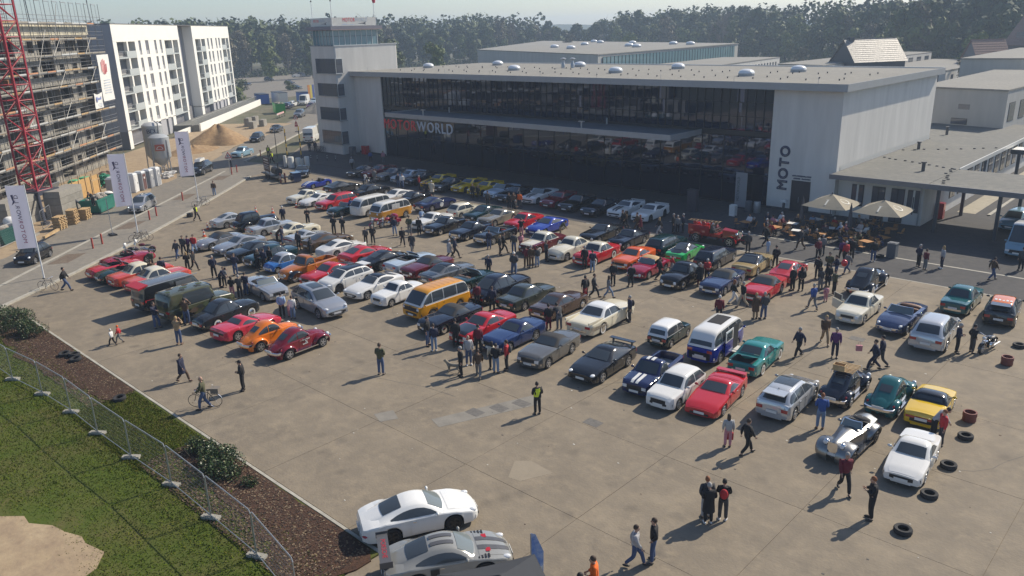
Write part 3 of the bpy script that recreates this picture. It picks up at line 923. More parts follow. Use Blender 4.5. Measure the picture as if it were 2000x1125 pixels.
for nm,b,rot,lx,ly,lab,sz in(('left',(-109.2,-103.9,71.85,71.9),R3((1,0,0),(0,0,1)),-107.4,71.83,'shaded left banner MOTORWORLD on the tower roof',.66),
('right',(-103.9,-103.85,71.9,80.2),R3((0,1,0),(0,0,1)),0,0,'sunlit right banner MOTORWORLD on the tower roof',.8)):
	t=thing('banner',lab,'banner',(b[0],b[2],19.))
	MB().box(0,b[1]-b[0],0,b[3]-b[2],.02,1.22).build('cloth',M_BAN,t)
	if nm=='left':
		letter_objs('MOTORWORLD',.55,.012,None,t,(2.2,-.01,.78),rot,mfun=lambda i:M_RED if i<5 else M_LGREY,sx=.62)
		MB().add([(2.6,-.012,.3),(3.7,-.012,.42),(4.3,-.012,.62),(3.9,-.012,.36),(4.2,-.012,.12),(3.6,-.012,.32)],[(0,1,2,3,4,5)]).build('emblem',M_DSTEEL,t)
	else:
		letter_objs('MOTORWORLD',.78,.012,None,t,(.06,4.3,.86),rot,mfun=lambda i:M_RED if i<5 else M_LGREY,sx=.72)
		MB().add([(.06,4.6,.3),(.06,5.8,.44),(.06,6.4,.62),(.06,6.1,.38),(.06,6.3,.14),(.06,5.6,.3)],[(0,1,2,3,4,5)]).build('emblem',M_DSTEEL,t)
		MB().add([(.06,1.6,.15),(.06,2.4,.4),(.06,2.9,.18),(.06,3.6,.26),(.06,4.4,.16)],[(0,1,2,3,4)]).build('emblem',M_LGREY,t)
	MB().tube((0,.02,0.),(0,.02,1.25),.025,5).tube((b[1]-b[0],b[3]-b[2],0),(b[1]-b[0],b[3]-b[2],1.25),.025,5).build('support',M_STEEL,t)
M_POLE=mat('pole_paint',(.66,.67,.68),rough=.4)
for x,y,h,lab in((-109.,72.1,3.6,'thin white mast with a ball top on the left edge of the tower roof'),(-103.75,71.95,3.5,'thin white mast with a ball top at the front corner of the tower roof')):
	t=thing('mast',lab,'mast',(x,y,18.98),group='masts on the tower roof')
	MB().tube((0,0,0),(0,0,h),.05,6,.035).build('pole',M_POLE,t)
	MB().ell((0,0,h+.1),(.12,.12,.14),8,6).build('finial',M_DSTEEL,t,smooth=60)
t=thing('windsock','red windsock on a white mast at the right of the tower roof','windsock',(-103.9,79.9,18.98))
MB().tube((0,0,0),(0,0,3.9),.05,6,.04).build('pole',M_POLE,t)
MB().tube((0,0,4.7),(.05,.1,3.3),.42,10,.2,cap=False).build('sock',mat('windsock_red',(.55,.06,.09),rough=.8),t)
# ---------------------------------------------------------------- low restaurant wing and its covered way
LW=thing('restaurant_wing','low white wing with a grey flat roof beside the end wall','building',(-24.6,76,0))
def lp(mb,name,m,parent=LW,**kw):
	o=mb.build(name,m,parent,**kw)
	if parent is LW:
		o.matrix_parent_inverse=Matrix.Translation((24.6,-76,0))
	return o
lp(MB().box(-28.78,-21.1,76.,76.35,0,3.98),'front_wall',M_WALL)
lp(MB().box(-21.45,-21.1,76.35,121,0,3.98),'side_wall',M_WALL)
lp(MB().box(-28.75,-20.3,73.55,82.9,4.06,4.3).box(-33.2,-20.3,103.2,122,4.06,4.3).box(-28.75,-20.3,82.9,103.2,4.06,4.3),'roof',M_ROOF2)
lp(MB().box(-20.3,14,73.55,83.,4.06,4.26),'covered_way_roof',M_ROOF2)
lp(MB().box(-28.75,14,73.44,73.55,3.92,4.36),'gutter',mat('gutter_zinc',(.16,.165,.18),rough=.5,metal=.3))
lp(MB().box(-20.3,-20.2,83.,122,3.95,4.36),'eave',M_CAP)
lp(MB().add([(-28.77,76,4.31),(-28.77,102.6,4.31),(-28.77,102.6,4.75),(-28.77,76,4.75)],[(0,1,2,3)]),'flashing',M_CAP)
for x,w in((-26.9,1.1),(-25.,1.15),(-23.3,1.15),(-21.9,1.1)):
	isdoor=x in(-25.,-23.3)
	z0,z1=(.05,3.2)if isdoor else(1.15,3.2)
	f=lp(MB().box(x-w/2,x+w/2,75.93,76.02,z0,z1),'door' if isdoor else 'window',M_MULL)
	hw=w/2
	for a,b in((x-hw+.06,x-.04),(x+.04,x+hw-.06)):
		MB().box(a,b,75.905,75.925,z0+.08,z1-.08).build('pane',G_DARK,f)
	if not isdoor:
		MB().box(x-.09,x+.09,75.9,75.93,z0,z1).build('window_frame',M_WFRAME,f)
lp(MB().tube((-21.35,75.9,0),(-21.35,75.9,4.),.06,8),'downpipe',M_STEEL)
lp(MB().tube((-21.9,75.9,1),(-21.9,75.9,2.6),.05,6),'wall_lamp',M_DSTEEL)
for k in range(13):
	f=lp(MB().box(-21.12,-21.05,84.+k*2.7,85.7+k*2.7,1.2,3.3),'window',M_MULL)
	MB().box(-21.045,-21.03,84.06+k*2.7,84.8+k*2.7,1.27,3.23).build('pane',G_DARK,f)
	MB().box(-21.045,-21.03,84.9+k*2.7,85.64+k*2.7,1.27,3.23).build('pane',G_DARK,f)
for i,(x,y)in enumerate([(-19.5,82.6),(-19.5,74.4),(-14.8,82.4),(-14.8,74.4),(-9.5,82.4),(-9.5,74.4),(-4,82.4),(-4,74.4),(2,82.4),(2,74.4)]):
	lp(MB().box(x-.13,x+.13,y-.13,y+.13,0,4.06),'column',M_DSTEEL)
M_TAR=mat('vent_lead',(.07,.07,.075),rough=.6)
for x,y,h in((-22.6,80.,.75),(-27.2,93.6,.7),(-28.2,107.3,.85)):
	lp(MB().lathe([(.16,0),(.16,h),(.24,h+.02),(.24,h+.14)],8,Matrix.Translation((x,y,4.3))),'roof_vent',M_TAR)
sb=MB().box(-.12,.12,-.07,.07,0,.09).mesh('roof_weight');sb.materials.append(M_TAR)
rs=random.Random(6)
for a,b,n in(((-28.3,86),(-20.7,82.6),10),((-28.4,92),(-20.8,98.5),9),((-21,82.7),(-19.3,75),9)):
	for k in range(n):
		t_=k/(n-1)
		o=obj('roof_weight',sb,LW,(a[0]+(b[0]-a[0])*t_+rs.uniform(-.2,.2)+24.6,a[1]+(b[1]-a[1])*t_+rs.uniform(-.2,.2)-76,4.3))
# second covered way and the paths beyond
br=thing('covered_walkway','pale flat roofed walkway on dark posts behind the restaurant wing','walkway',(-12,104,0))
MB().box(-8.2,24,-1.4,1.4,3.4,3.7).build('roof',M_CAP,br)
MB().box(-8.2,24,-1.5,-1.4,3.25,3.75).build('edge_beam',M_DSTEEL,br)
for k in range(6):
	MB().box(-7.6+k*4.2,-7.3+k*4.2,-.9,-.6,0,3.4).build('post',M_DSTEEL,br)
MB().box(-20.2,-18.6,84,150,-.02,.012).build('path',ground_mat('path_paving',[(.36,.32,.25),(.42,.38,.3),(.31,.28,.22)],[.4,2.],rough=.9),kind='structure')
MB().box(-17.6,-17.3,84,150,-.02,.09).build('edge_stones',M_KERB,kind='structure')
# ---------------------------------------------------------------- buildings behind the hall
def quad_block(name,label,foot,z,wall,roof,loc=None,over=.25):
	cx=sum(p[0]for p in foot)/len(foot);cy=sum(p[1]for p in foot)/len(foot)
	t=thing(name,label,'building',(cx,cy,0))
	P=[(p[0]-cx,p[1]-cy)for p in foot]
	MB().prism(P,0,z-.12).build('walls',wall,t)
	Q=[(p[0]*(1+over/hypot(*p)),p[1]*(1+over/hypot(*p)))for p in P]
	MB().prism(Q,z-.117,z+.1).build('roof',roof,t)
	return t,cx,cy
def wall_windows(t,cx,cy,a,b,n,z0,z1,w,gl=None,off=.04,name='window'):
	"""n windows on the wall from a to b (world points), outside on the right of a->b."""
	A,B=Vector((a[0]-cx,a[1]-cy,0)),Vector((b[0]-cx,b[1]-cy,0))
	d=(B-A);L=d.length;d.normalize();nn=Vector((d.y,-d.x,0))
	for k in range(n):
		c=A+d*(L*(k+.5)/n)
		p,q=c-d*w/2,c+d*w/2
		f=MB().prism([tuple((p+nn*off)[:2]),tuple((q+nn*off)[:2]),tuple((q-nn*.1)[:2]),tuple((p-nn*.1)[:2])],z0,z1).build(name,M_MULL,t)
		p2,q2=p+d*.06,q-d*.06
		MB().prism([tuple((p2+nn*(off+.02))[:2]),tuple((q2+nn*(off+.02))[:2]),tuple((q2+nn*(off+.004))[:2]),tuple((p2+nn*(off+.004))[:2])],z0+.07,z1-.07).build('pane',gl or G_DARK,f)
RH,rx,ry=quad_block('rear_hall','large flat roofed hall with a glazed clerestory behind the exhibition hall',[(-214,210),(-129,170),(-139,263),(-300,345)],11.,M_WALL2,M_ROOF)
wall_windows(RH,rx,ry,(-129.,172),(-138.6,260),44,4.5,10.4,1.75,G_BLUE)
for i,(x,y)in enumerate([(-190,225),(-172,212),(-200,255),(-165,235),(-188,270),(-155,225),(-215,285),(-160,255),(-150,250),(-230,300)]):
	t=thing('roof_light',['white dome rooflight on the rear hall roof'][0],'rooflight',(x,y,11.1),group='dome rooflights on the rear hall')
	for mm,nm in((dc,'curb'),(dd,'dome')):
		o=obj(nm,mm,t);o.scale=(1.7,1.7,1.5)
W2,wx,wy=quad_block('office_wing','white office wing with a ribbon of windows behind the hall, left of the shingled roof',[(-118,165),(-100,170),(-107,228),(-124,226)],8.,M_WALL,M_ROOF)
wall_windows(W2,wx,wy,(-100.2,171),(-106.8,226),24,4.6,7.,1.2,G_DARK)
W3,wx,wy=quad_block('office_wing','long white office wing with dark square windows behind the hall roof',[(-90.5,192.2),(-77.3,187.5),(-77.1,265.8),(-91,270)],8.,M_WALL,M_ROOF)
wall_windows(W3,wx,wy,(-77.3,189),(-77.1,265),11,5.2,7.2,3.6,G_DARK)
W4,wx,wy=quad_block('office_wing','white two storey block at the far right end of the long office wing',[(-76.5,215),(-57,209),(-57,262),(-76.5,266)],6.,M_WALL,M_ROOF)
wall_windows(W4,wx,wy,(-76.5,215),(-57,209),4,2.8,4.9,1.8)
wall_windows(W4,wx,wy,(-57,209),(-57,262),5,2.8,4.9,1.8)
W5,wx,wy=quad_block('office_block','plain grey white block with two slot windows at the right edge',[(-35.5,119.3),(-24.3,116.7),(-22.5,160),(-36,160)],9.,M_WALL2,M_ROOF)
wall_windows(W5,wx,wy,(-30.9,118.3),(-28.4,117.7),1,6.3,7.1,2.2)
wall_windows(W5,wx,wy,(-31.,118.3),(-28.6,117.7),1,4.4,5.2,2.2)
wall_windows(W5,wx,wy,(-24.3,116.9),(-22.5,160),9,5.,7.4,2.6)
W6,wx,wy=quad_block('office_block','taller grey white block stepping up behind the block with slot windows',[(-42,162),(-31,163),(-28,215),(-44,215)],10.8,M_WALL2,M_ROOF)
# house with a glittering shingled roof
M_SHING=mat('shingle_slate_glints',(.22,.205,.19),rough=.5,metal=.1,var=.65,vscale=2.5,bump=.6,bscale=6)  # strong tone variation paints sun glints into the shingle colour
def gable_house(name,label,cx,cy,L,Wd,eave,ridge,rz,wall,roof,rows=9,cat='house',tiles=False):
	t=thing(name,label,cat,(cx,cy,0),rz)
	MB().box(-L/2,L/2,-Wd/2,Wd/2,0,eave).add([(-L/2,-Wd/2,eave),(-L/2,Wd/2,eave),(-L/2,0,ridge-.2),(L/2,-Wd/2,eave),(L/2,Wd/2,eave),(L/2,0,ridge-.2)],[(0,2,1),(3,4,5)]).build('walls',wall,t)
	for s in(-1,1):
		for k in range(rows):
			t0,t1=k/rows,(k+1)/rows+.02
			y0,z0=s*(Wd/2+.5)*(1-t0),eave-.3+(ridge-eave+.3)*t0
			y1,z1=s*(Wd/2+.5)*(1-t1),eave-.3+(ridge-eave+.3)*t1
			h=.09
			MB().add([(-L/2-.4,y0,z0+h),(L/2+.4,y0,z0+h),(L/2+.4,y1,z1+.02),(-L/2-.4,y1,z1+.02),(-L/2-.4,y0,z0),(L/2+.4,y0,z0),(L/2+.4,y1,z1-.08),(-L/2-.4,y1,z1-.08)],
[(0,1,2,3)if s<0 else(3,2,1,0),(4,7,6,5),(0,4,5,1),(1,5,6,2),(2,6,7,3),(3,7,4,0)]).build('shingle_course',roof,t)
	return t
th=gable_house('barn','dark barn with a steep glittering shingled roof behind the office wings',-74,206,14,9,8.4,13.4,1.,M_DSTEEL,M_SHING,12,'barn')
MB().box(-6.,-4.8,-.6,.6,12.6,13.9).build('chimney',M_DSTEEL,th)
M_TILE=mat('tile_brown',(.26,.17,.13),rough=.8,var=.2,vscale=3)
M_HWALL=mat('house_wall',(.17,.16,.16),rough=.9)
h1=gable_house('house','old house with a steep brown tiled roof among trees at the far right',-49,255,11,9,10.5,17.6,-.75,M_HWALL,M_TILE,10)
MB().box(2.2,3,.6,1.4,15,18.2).build('chimney',M_TILE,h1)
MB().box(-2.4,2.4,-3.7,-2.,12.2,13.6).build('dormer',M_HWALL,h1)
MB().box(-2.1,2.1,-3.73,-3.705,12.5,13.4).build('dormer_window',G_DARK,h1)
h2=gable_house('house','lower house with a reddish tiled roof left of the steep brown roof',-58,246,8,8,7.5,12.,.7,M_HWALL,mat('tile_red',(.28,.17,.13),rough=.8,var=.2,vscale=3),8)
# ---------------------------------------------------------------- apartment block
M_APTW=mat('apartment_white',(.74,.73,.68),rough=.8,var=.03,vscale=.4)
M_APTG=mat('apartment_grey',(.36,.36,.38),rough=.85,var=.04,vscale=.4)
M_APTD=mat('apartment_plinth',(.17,.165,.17),rough=.85)
M_BALC=mat('balcony_panel',(.4,.43,.43),rough=.6)
M_BACK=mat('balcony_back',(.42,.42,.43),rough=.8)
AO=Vector((-140.9,54.5,0));AD=Vector((-.753,.658,0)).normalized();AN=Vector((-AD.y,AD.x,0))*1.
if AN.dot(RN)<0:
	AN=-AN
AM=Matrix(((AD.x,AN.x,0,AO.x),(AD.y,AN.y,0,AO.y),(0,0,1,0),(0,0,0,1)))
APT=thing('apartment_block','white six storey apartment block with grey balconies left of the tower','apartment block')
APT.matrix_world=AM
def ap(mb,name,m,parent=APT,**kw):
	return mb.build(name,m,parent,**kw)
FH,GF=2.95,3.15
TOP=20.35
def apt_block(s0,s1,cols):
	"""s along the front; cols = list of (kind, a, b)."""
	ap(MB().box(s0,s1,2.,14,0,TOP-.02),'core',M_BACK)
	ap(MB().box(s0-.02,s1+.02,-.02,1.98,GF+FH*5-.22,TOP),'attic_band',M_APTW)
	ap(MB().box(s0,s1,1.982,14.02,TOP-.018,TOP+.05),'roof',M_ROOF)
	prev=s0
	for kind,a,b in cols:
		ap(MB().box(prev,a,0,1.96,GF,GF+FH*5-.222),'wall_pier',M_APTW)
		prev=b
		if kind=='w':
			for f in range(5):
				z=GF+FH*f
				ap(MB().box(a,b,0.,1.955,z,z+.28),'spandrel',M_APTW)
				w=ap(MB().box(a,b,.16,.26,z+.284,z+FH-.224),'window',M_WFRAME)
				ap(MB().box(a+.06,b-.06,.14,.158,z+1.,z+FH-.29),'pane',G_APT,w)
				ap(MB().box(a+.06,b-.06,.13,.158,z+.33,z+.97),'lower_panel',M_APTG,w)
				ap(MB().box(a,b,0.,1.957,z+FH-.22,z+FH-.003),'spandrel',M_APTW)
		else:
			for f in range(5):
				z=GF+FH*f
				ap(MB().box(a,b,-.04,1.99,z-.14,z+.1),'balcony_slab',M_BALC)
				ap(MB().box(a+(b-a)*(.45 if kind=='bl' else 0),b-(b-a)*(.45 if kind=='br' else 0),-.05,.06,z+.104,z+1.05),'balcony_panel',M_BALC)
				r0,r1=(a,a+(b-a)*.45)if kind=='bl' else(b-(b-a)*.45,b)
				mb_=MB().box(r0+.03,r1-.03,-.03,.02,z+1.,z+1.06).box(r0+.03,r1-.03,-.03,.02,z+.14,z+.18)
				for q in range(9):
					xx=r0+.05+(r1-r0-.1)*q/8
					mb_.box(xx-.015,xx+.015,-.015,.005,z+.18,z+1.)
				ap(mb_,'railing',M_STEEL)
				ap(MB().box(a+(b-a)*.52,a+(b-a)*.6,-.03,.5,z+.102 if kind!='bl' else z+1.052,z+FH-.145),'balcony_post',M_APTW)
				w=ap(MB().box(a+.3,b-.3,1.93,1.985,z+.3,z+2.4),'balcony_door',M_APTG)
				ap(MB().box(a+.4,(a+b)/2-.1,1.91,1.928,z+.35,z+2.35),'pane',G_APT,w)
				ap(MB().box((a+b)/2+.1,b-.4,1.91,1.928,z+.35,z+2.35),'pane',G_APT,w)
			ap(MB().box(a,b,-.02,1.96,GF+FH*5-.34,GF+FH*5-.224),'lintel',M_APTW)
	ap(MB().box(prev,s1,0,1.96,GF,GF+FH*5-.222),'wall_pier',M_APTW)
# ground floor
	prev=s0
	for kind,a,b in cols:
		ap(MB().box(prev,a,.03,1.95,0,GF-.145),'ground_pier',M_APTW if kind!='w' else M_APTG)
		prev=b
		w=ap(MB().box(a,b,.9,1.,.2,GF-.15),'window',M_APTG)
		ap(MB().box(a+.1,b-.1,.88,.898,.4,GF-.3),'pane',G_APT,w)
		ap(MB().box(a,b,-.02,1.94,GF-.143,GF-.003),'lintel',M_APTW)
	ap(MB().box(prev,s1,.03,1.95,0,GF-.145),'ground_pier',M_APTW)
apt_block(0,36.5,[('bl',1.6,10.2),('w',12.,13.2),('w',15.6,17.4),('w',20.6,21.8),('w',23.8,25.),('br',26.8,35.4)])
apt_block(46.5,80,[('bl',48.4,56.4),('w',58.4,59.8),('w',61.6,63.),('w',66.,67.2),('w',68.8,70.2),('br',72,79)])
ap(MB().box(36.5,46.5,2.4,13.9,0,TOP-.05),'recessed_block',M_APTG)
ap(MB().box(36.5,46.5,2.,2.398,0,3.4),'recessed_plinth',M_APTD)
ap(MB().box(-.06,-.003,0,14,3.,TOP-.01),'end_wall',M_APTG)
ap(MB().box(-.1,-.003,0,14,0,2.99),'end_plinth',M_APTD)
ap(MB().box(-.1,80.1,-.06,14.05,TOP+.052,TOP+.16),'roof_edge',M_APTD)
for x,y in((.4,3),(-.5,12)):
	ap(MB().tube((x,y,TOP),(x-.3,y,TOP+4.2),.07,5),'antenna',M_DSTEEL)
# terrace walls in front of the flats
tw=thing('terrace_wall','pale retaining wall with a railing in front of the apartment block','wall')
tw.matrix_world=AM
MB().box(24,84,-5.3,-5.,0,1.5).build('wall',M_APTW,tw)
MB().box(24,84,-4.998,0,0,1.3).build('terrace_floor',M_ROOF2,tw)
M_RAIL=mat('railing_mesh',(.34,.34,.32),rough=.6)
rl=MB().box(22,84,-4.3,-4.25,2.35,2.4)
for k in range(150):
	rl.box(22+k*.414,22+k*.414+.05,-4.29,-4.26,1.3,2.35)
rl.build('railing',M_RAIL,tw)
MB().box(14,23.9,-3.4,-3.1,0,1.).build('wall',M_APTW,tw)
# ================================================================ building site on the left
M_CONC=mat('raw_concrete',(.25,.235,.205),rough=.9,var=.22,vscale=.7)
M_CONCD=mat('raw_concrete_dark',(.2,.19,.18),rough=.9,var=.22,vscale=.7)
M_BLOCK=mat('blockwork',(.27,.255,.225),rough=.9,var=.15,vscale=2)
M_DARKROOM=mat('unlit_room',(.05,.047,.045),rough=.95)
M_INSUL=mat('insulation_cream',(.52,.48,.37),rough=.8,var=.08,vscale=.5)
M_BOARD=mat('scaffold_plank',(.27,.25,.215),rough=.8,var=.25,vscale=1.3)
M_BOARDO=mat('toe_board_orange',(.44,.22,.12),rough=.7,var=.2,vscale=2)
M_WOOD=mat('site_timber',(.42,.29,.15),rough=.8,var=.25,vscale=3)
CO=Vector((-128.4,46.2,0));CDv=Vector((.753,-.658,0)).normalized()
CNv=Vector((CDv.y,-CDv.x,0))
if CNv.dot(RN)<0:CNv=-CNv
CMX=Matrix(((CDv.x,CNv.x,0,CO.x),(CDv.y,CNv.y,0,CO.y),(0,0,1,0),(0,0,0,1)))
SH=thing('building_shell','unfinished concrete apartment shell with dark openings behind scaffolding','building')
SH.matrix_world=CMX
# local frame is left handed seen from the road: x along the front, y inwards
NF,FHc=6,3.08
rs=random.Random(9)
LEN=56
for f in range(NF+1):
	MB().box(0,LEN,0.,13,f*FHc-.22+.25,f*FHc+.25).build('floor_slab',M_CONC,SH)
MB().box(-.15,LEN,-.12,.2,NF*FHc+.253,NF*FHc+1.75).build('parapet',M_INSUL,SH)
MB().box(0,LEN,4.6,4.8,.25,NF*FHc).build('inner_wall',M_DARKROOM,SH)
MB().box(-.16,-.002,.21,13,0,NF*FHc+1.7).build('gable_wall',M_CONCD,SH)
bay=4.
for f in range(NF):
	z0,z1=f*FHc+.252,(f+1)*FHc+.028
	for b in range(int(LEN/bay)):
		x0,x1=b*bay,(b+1)*bay
		MB().box(x0-.12,x0+.18,.05,.4,z0,z1).build('column',M_CONC,SH)
		kind=rs.choice(['open','open','win','win','half'])if b%3 else 'open'
		if kind=='win':
			w0=x0+.9+rs.uniform(0,.3);w1=w0+1.5
			MB().box(x0+.182,w0,.12,.36,z0,z1).build('wall_panel',M_BLOCK,SH)
			MB().box(w1,x1-.122,.12,.36,z0,z1).build('wall_panel',M_BLOCK,SH)
			MB().box(w0+.001,w1-.001,.122,.358,z0,z0+.95).build('wall_panel',M_BLOCK,SH)
			MB().box(w0+.001,w1-.001,.122,.358,z1-.45,z1).build('wall_panel',M_BLOCK,SH)
			MB().box(w0+.71,w0+.79,.2,.26,z0+.95,z1-.45).build('window_bar',M_DSTEEL,SH)
		elif kind=='half':
			MB().box(x0+.182,x0+2.,.12,.36,z0,z1).build('wall_panel',M_BLOCK,SH)
			MB().box(x0+2.2,x0+2.5,1.5,4.6,z0,z1).build('cross_wall',M_CONCD,SH)
		else:
			MB().box(x0+1.9,x0+2.12,1.3,4.6,z0,z1).build('cross_wall',M_CONC,SH)
			if rs.random()<.5:
				MB().box(x0+.2,x1-.15,.1,.2,z0,z0+.9).build('wall_panel',M_BLOCK,SH)
			if rs.random()<.3:
				MB().box(x0+2.5,x0+3.4,.9,1.5,z0,z0+1.1).build('stacked_material',rs.choice([M_WOOD,M_INSUL,M_BOARDO]),SH)
M_SCAF=mat('scaffold_tube',(.2,.2,.2),rough=.5,metal=.5)
SCF=thing('scaffolding','steel tube scaffolding with plank decks over the unfinished concrete shell','scaffolding')
SCF.matrix_world=CMX
std=MB().tube((0,0,0),(0,0,20.5),.038,5).mesh('standard');std.materials.append(M_SCAF)
std2=MB().tube((0,0,0),(0,0,23.),.038,5).mesh('standard');std2.materials.append(M_SCAF)
BAYS,BL=19,2.5
LIFTS=[2.*k+.1 for k in range(1,11)]
for k in range(-1,BAYS+1):
	for y,me in((-.45,std),(-1.25,std2)):
		obj('standard',me,SCF,(k*BL,y,0))
dk=[]
for m in(M_BOARD,M_BOARD,M_STEEL,M_WOOD):
	d=MB().box(.02,BL-.02,-1.2,-.86,0,.06).box(.02,BL-.02,-.84,-.5,0,.06).mesh('deck_board');d.materials.append(m);dk.append(d)
tb=[]
for m in(M_BOARD,M_BOARDO,M_BOARD,M_WOOD,M_CAP):
	d=MB().box(.02,BL-.02,-1.24,-1.205,.065,.24).mesh('toe_board');d.materials.append(m);tb.append(d)
for L in LIFTS:
	for k in range(-1,BAYS):
		if k==-1 and L>17:
			continue
		obj('deck_board',rs.choice(dk),SCF,(k*BL,0,L))
		obj('toe_board',rs.choice(tb),SCF,(k*BL,0,L))
	g=MB()
	for h in(.55,1.05):
		for k in range(-1,BAYS):
			sag=rs.uniform(-.05,.05)
			g.tube((k*BL,-1.3,L+h),((k+1)*BL,-1.3,L+h+sag*.3),.024,4,cap=False)
	g.tube((-BL,-.45,L-.06),(BAYS*BL,-.45,L-.06),.024,4).tube((-BL,-1.25,L-.06),(BAYS*BL,-1.25,L-.06),.024,4)
	for k in range(-1,BAYS+1):
		g.tube((k*BL,-1.25,L-.03),(k*BL,-.1,L-.03),.02,4)
	g.build('guard_rail',M_SCAF,SCF)
for k in(1,5,9,13):
	for i in range(0,9,2):
		MB().tube((k*BL,-1.33,LIFTS[i]+.05),((k+1)*BL,-1.33,LIFTS[i+1]+.05),.026,4).build('diagonal_brace',M_SCAF,SCF)
		MB().tube(((k+1)*BL,-1.33,LIFTS[i+1]+.05),(k*BL,-1.33,LIFTS[min(i+2,9)]+.05),.026,4).build('diagonal_brace',M_SCAF,SCF)
for k in range(-1,BAYS-1,1):
	if k%1==0:
		x=k*BL+.4
		MB().tube((x,-1.,19.8),(x,-1.,22.9),.03,4).tube((x+1.5,-1.,19.8),(x+1.5,-1.,22.9),.03,4).tube((x,-1.,22.9),(x+1.5,-1.,22.9),.045,4).build('edge_frame',M_STEEL,SCF)
MB().tube((6*BL,-1.3,15.6),(4.6*BL,-1.3,22.6),.035,4).tube((8*BL,-1.3,14.4),(6.4*BL,-1.3,19.4),.035,4).build('diagonal_brace',M_SCAF,SCF)
# banners tied to the scaffolding
M_BANW=mat('banner_white',(.7,.69,.66),rough=.8,var=.06,vscale=1)
M_BANR=mat('banner_red',(.52,.1,.11),rough=.8)
M_BANB=mat('banner_blue',(.2,.24,.45),rough=.8)
def cloth(name,w,h,m,parent,nx=8,nz=10,amp=.05,sag=0.):
	vs=[];fs=[]
	for j in range(nz+1):
		for i in range(nx+1):
			u,v=i/nx,j/nz
			vs.append((u*w,amp*sin(u*7+v*5),v*h-sag*sin(pi*u)*v))
	for j in range(nz):
		for i in range(nx):
			fs.append((j*(nx+1)+i,j*(nx+1)+i+1,(j+1)*(nx+1)+i+1,(j+1)*(nx+1)+i))
	n=len(vs)
	vs+=[(x,y+.012,z)for x,y,z in vs]
	fs+=[tuple(q+n for q in f[::-1])for f in fs]
	return MB().add(vs,fs).build(name,m,parent,smooth=70)
ban=thing('banner','tall white banner with a red hand of bars hung on the scaffolding end','banner')
ban.matrix_world=CMX@Matrix.Translation((-2.6,-1.42,9.3))
cloth('cloth',4.3,6.6,M_BANW,ban)
for i,(x,h0,h1)in enumerate([(1.35,4.2,5.6),(1.72,3.9,5.85),(2.1,3.8,6.),(2.48,3.9,5.8),(2.9,4.1,5.3)]):
	xm=4.3-x
	MB().add([(xm,-.07,h0),(xm+.24,-.07,h0),(xm+.2+(x-2.1)*-.2,-.07,h1),(xm-.02+(x-2.1)*-.2,-.07,h1)],[(0,1,2,3)]).build('emblem',M_BANR,ban)
rs3=random.Random(5)
for r_ in range(6):
	MB().box(.8,.8+rs3.uniform(1.6,2.7),-.072,-.066,2.9-r_*.36,3.02-r_*.36).build('print_line',M_LGREY,ban)
ban2=thing('banner','small white banner with a blue mark tied to the scaffolding, left of the tall one','banner')
ban2.matrix_world=CMX@Matrix.Translation((2.2,-1.42,8.5))
cloth('cloth',2.9,2.2,M_BANW,ban2,sag=.25)
MB().add([(2.4,-.07,1.6),(1.9,-.07,1.7),(1.95,-.07,.9),(2.3,-.07,.95)],[(0,1,2,3)]).add([(1.9,-.07,1.5),(1.,-.07,1.45),(.5,-.07,1.7),(.6,-.07,1.2),(1.,-.07,1.2),(1.9,-.07,1.25)],[(0,1,2,3,4,5)]).build('emblem',M_BANB,ban2)
for r_ in range(3):
	MB().box(.5,2.,-.072,-.066,.62-r_*.2,.69-r_*.2).build('print_line',M_LGREY,ban2)
# ---------------------------------------------------------------- red tower crane mast and its ballast
M_CRANE=mat('crane_red',(.33,.025,.04),rough=.5,var=.15,vscale=1)
CR=thing('tower_crane','red lattice mast of a tower crane at the left edge','crane',(-94.4,26.,0),.55)
cw=1.
lz=3.
leg=MB().box(-.075,.075,-.075,.075,lz,34).mesh('mast_leg');leg.materials.append(M_CRANE)
for sx in(-1,1):
	for sy in(-1,1):
		obj('mast_leg',leg,CR,(sx*cw,sy*cw,0))
lac=MB()
hz=MB()
seg=1.55
P4=[(-cw,-cw),(cw,-cw),(cw,cw),(-cw,cw)]
br_me=MB().tube((-cw,-cw,0),(cw,-cw,seg),.055,5).mesh('brace');br_me.materials.append(M_CRANE)
br_me2=MB().tube((cw,-cw,0),(-cw,-cw,seg),.055,5).mesh('brace');br_me2.materials.append(M_CRANE)
ho_me=MB().tube((-cw,-cw,0),(cw,-cw,0),.05,5).mesh('strut');ho_me.materials.append(M_CRANE)
for k in range(20):
	for q in range(4):
		obj('brace',br_me if(k+q)%2 else br_me2,CR,(0,0,lz+k*seg),q*pi/2)
		obj('strut',ho_me,CR,(0,0,lz+k*seg),q*pi/2)
ld=MB().tube((-.25,.4,lz),(-.25,.4,34),.03,4).tube((.25,.4,lz),(.25,.4,34),.03,4)
for k in range(100):
	ld.tube((-.25,.4,lz+k*.31),(.25,.4,lz+k*.31),.02,4,cap=False)
ld.build('ladder',M_CRANE,CR)
M_CBASE=mat('crane_base_paint',(.05,.055,.075),rough=.5)
MB().box(-1.5,1.5,-1.5,1.5,2.6,3.).build('base_frame',M_CBASE,CR)
for sx in(-1,1):
	for sy in(-1,1):
		MB().tube((sx*1.3,sy*1.3,2.8),(sx*3.2,sy*3.2,.3),.13,6).box(sx*3.2-.3,sx*3.2+.3,sy*3.2-.3,sy*3.2+.3,0,.3).build('outrigger',M_CBASE,CR)
		MB().tube((sx*1.2,sy*1.2,.1),(sx*1.2,sy*1.2,2.7),.12,6).build('base_leg',M_CBASE,CR)
MB().box(-2.9,2.9,-.25,.25,.02,.5).build('base_beam',M_CBASE,CR)
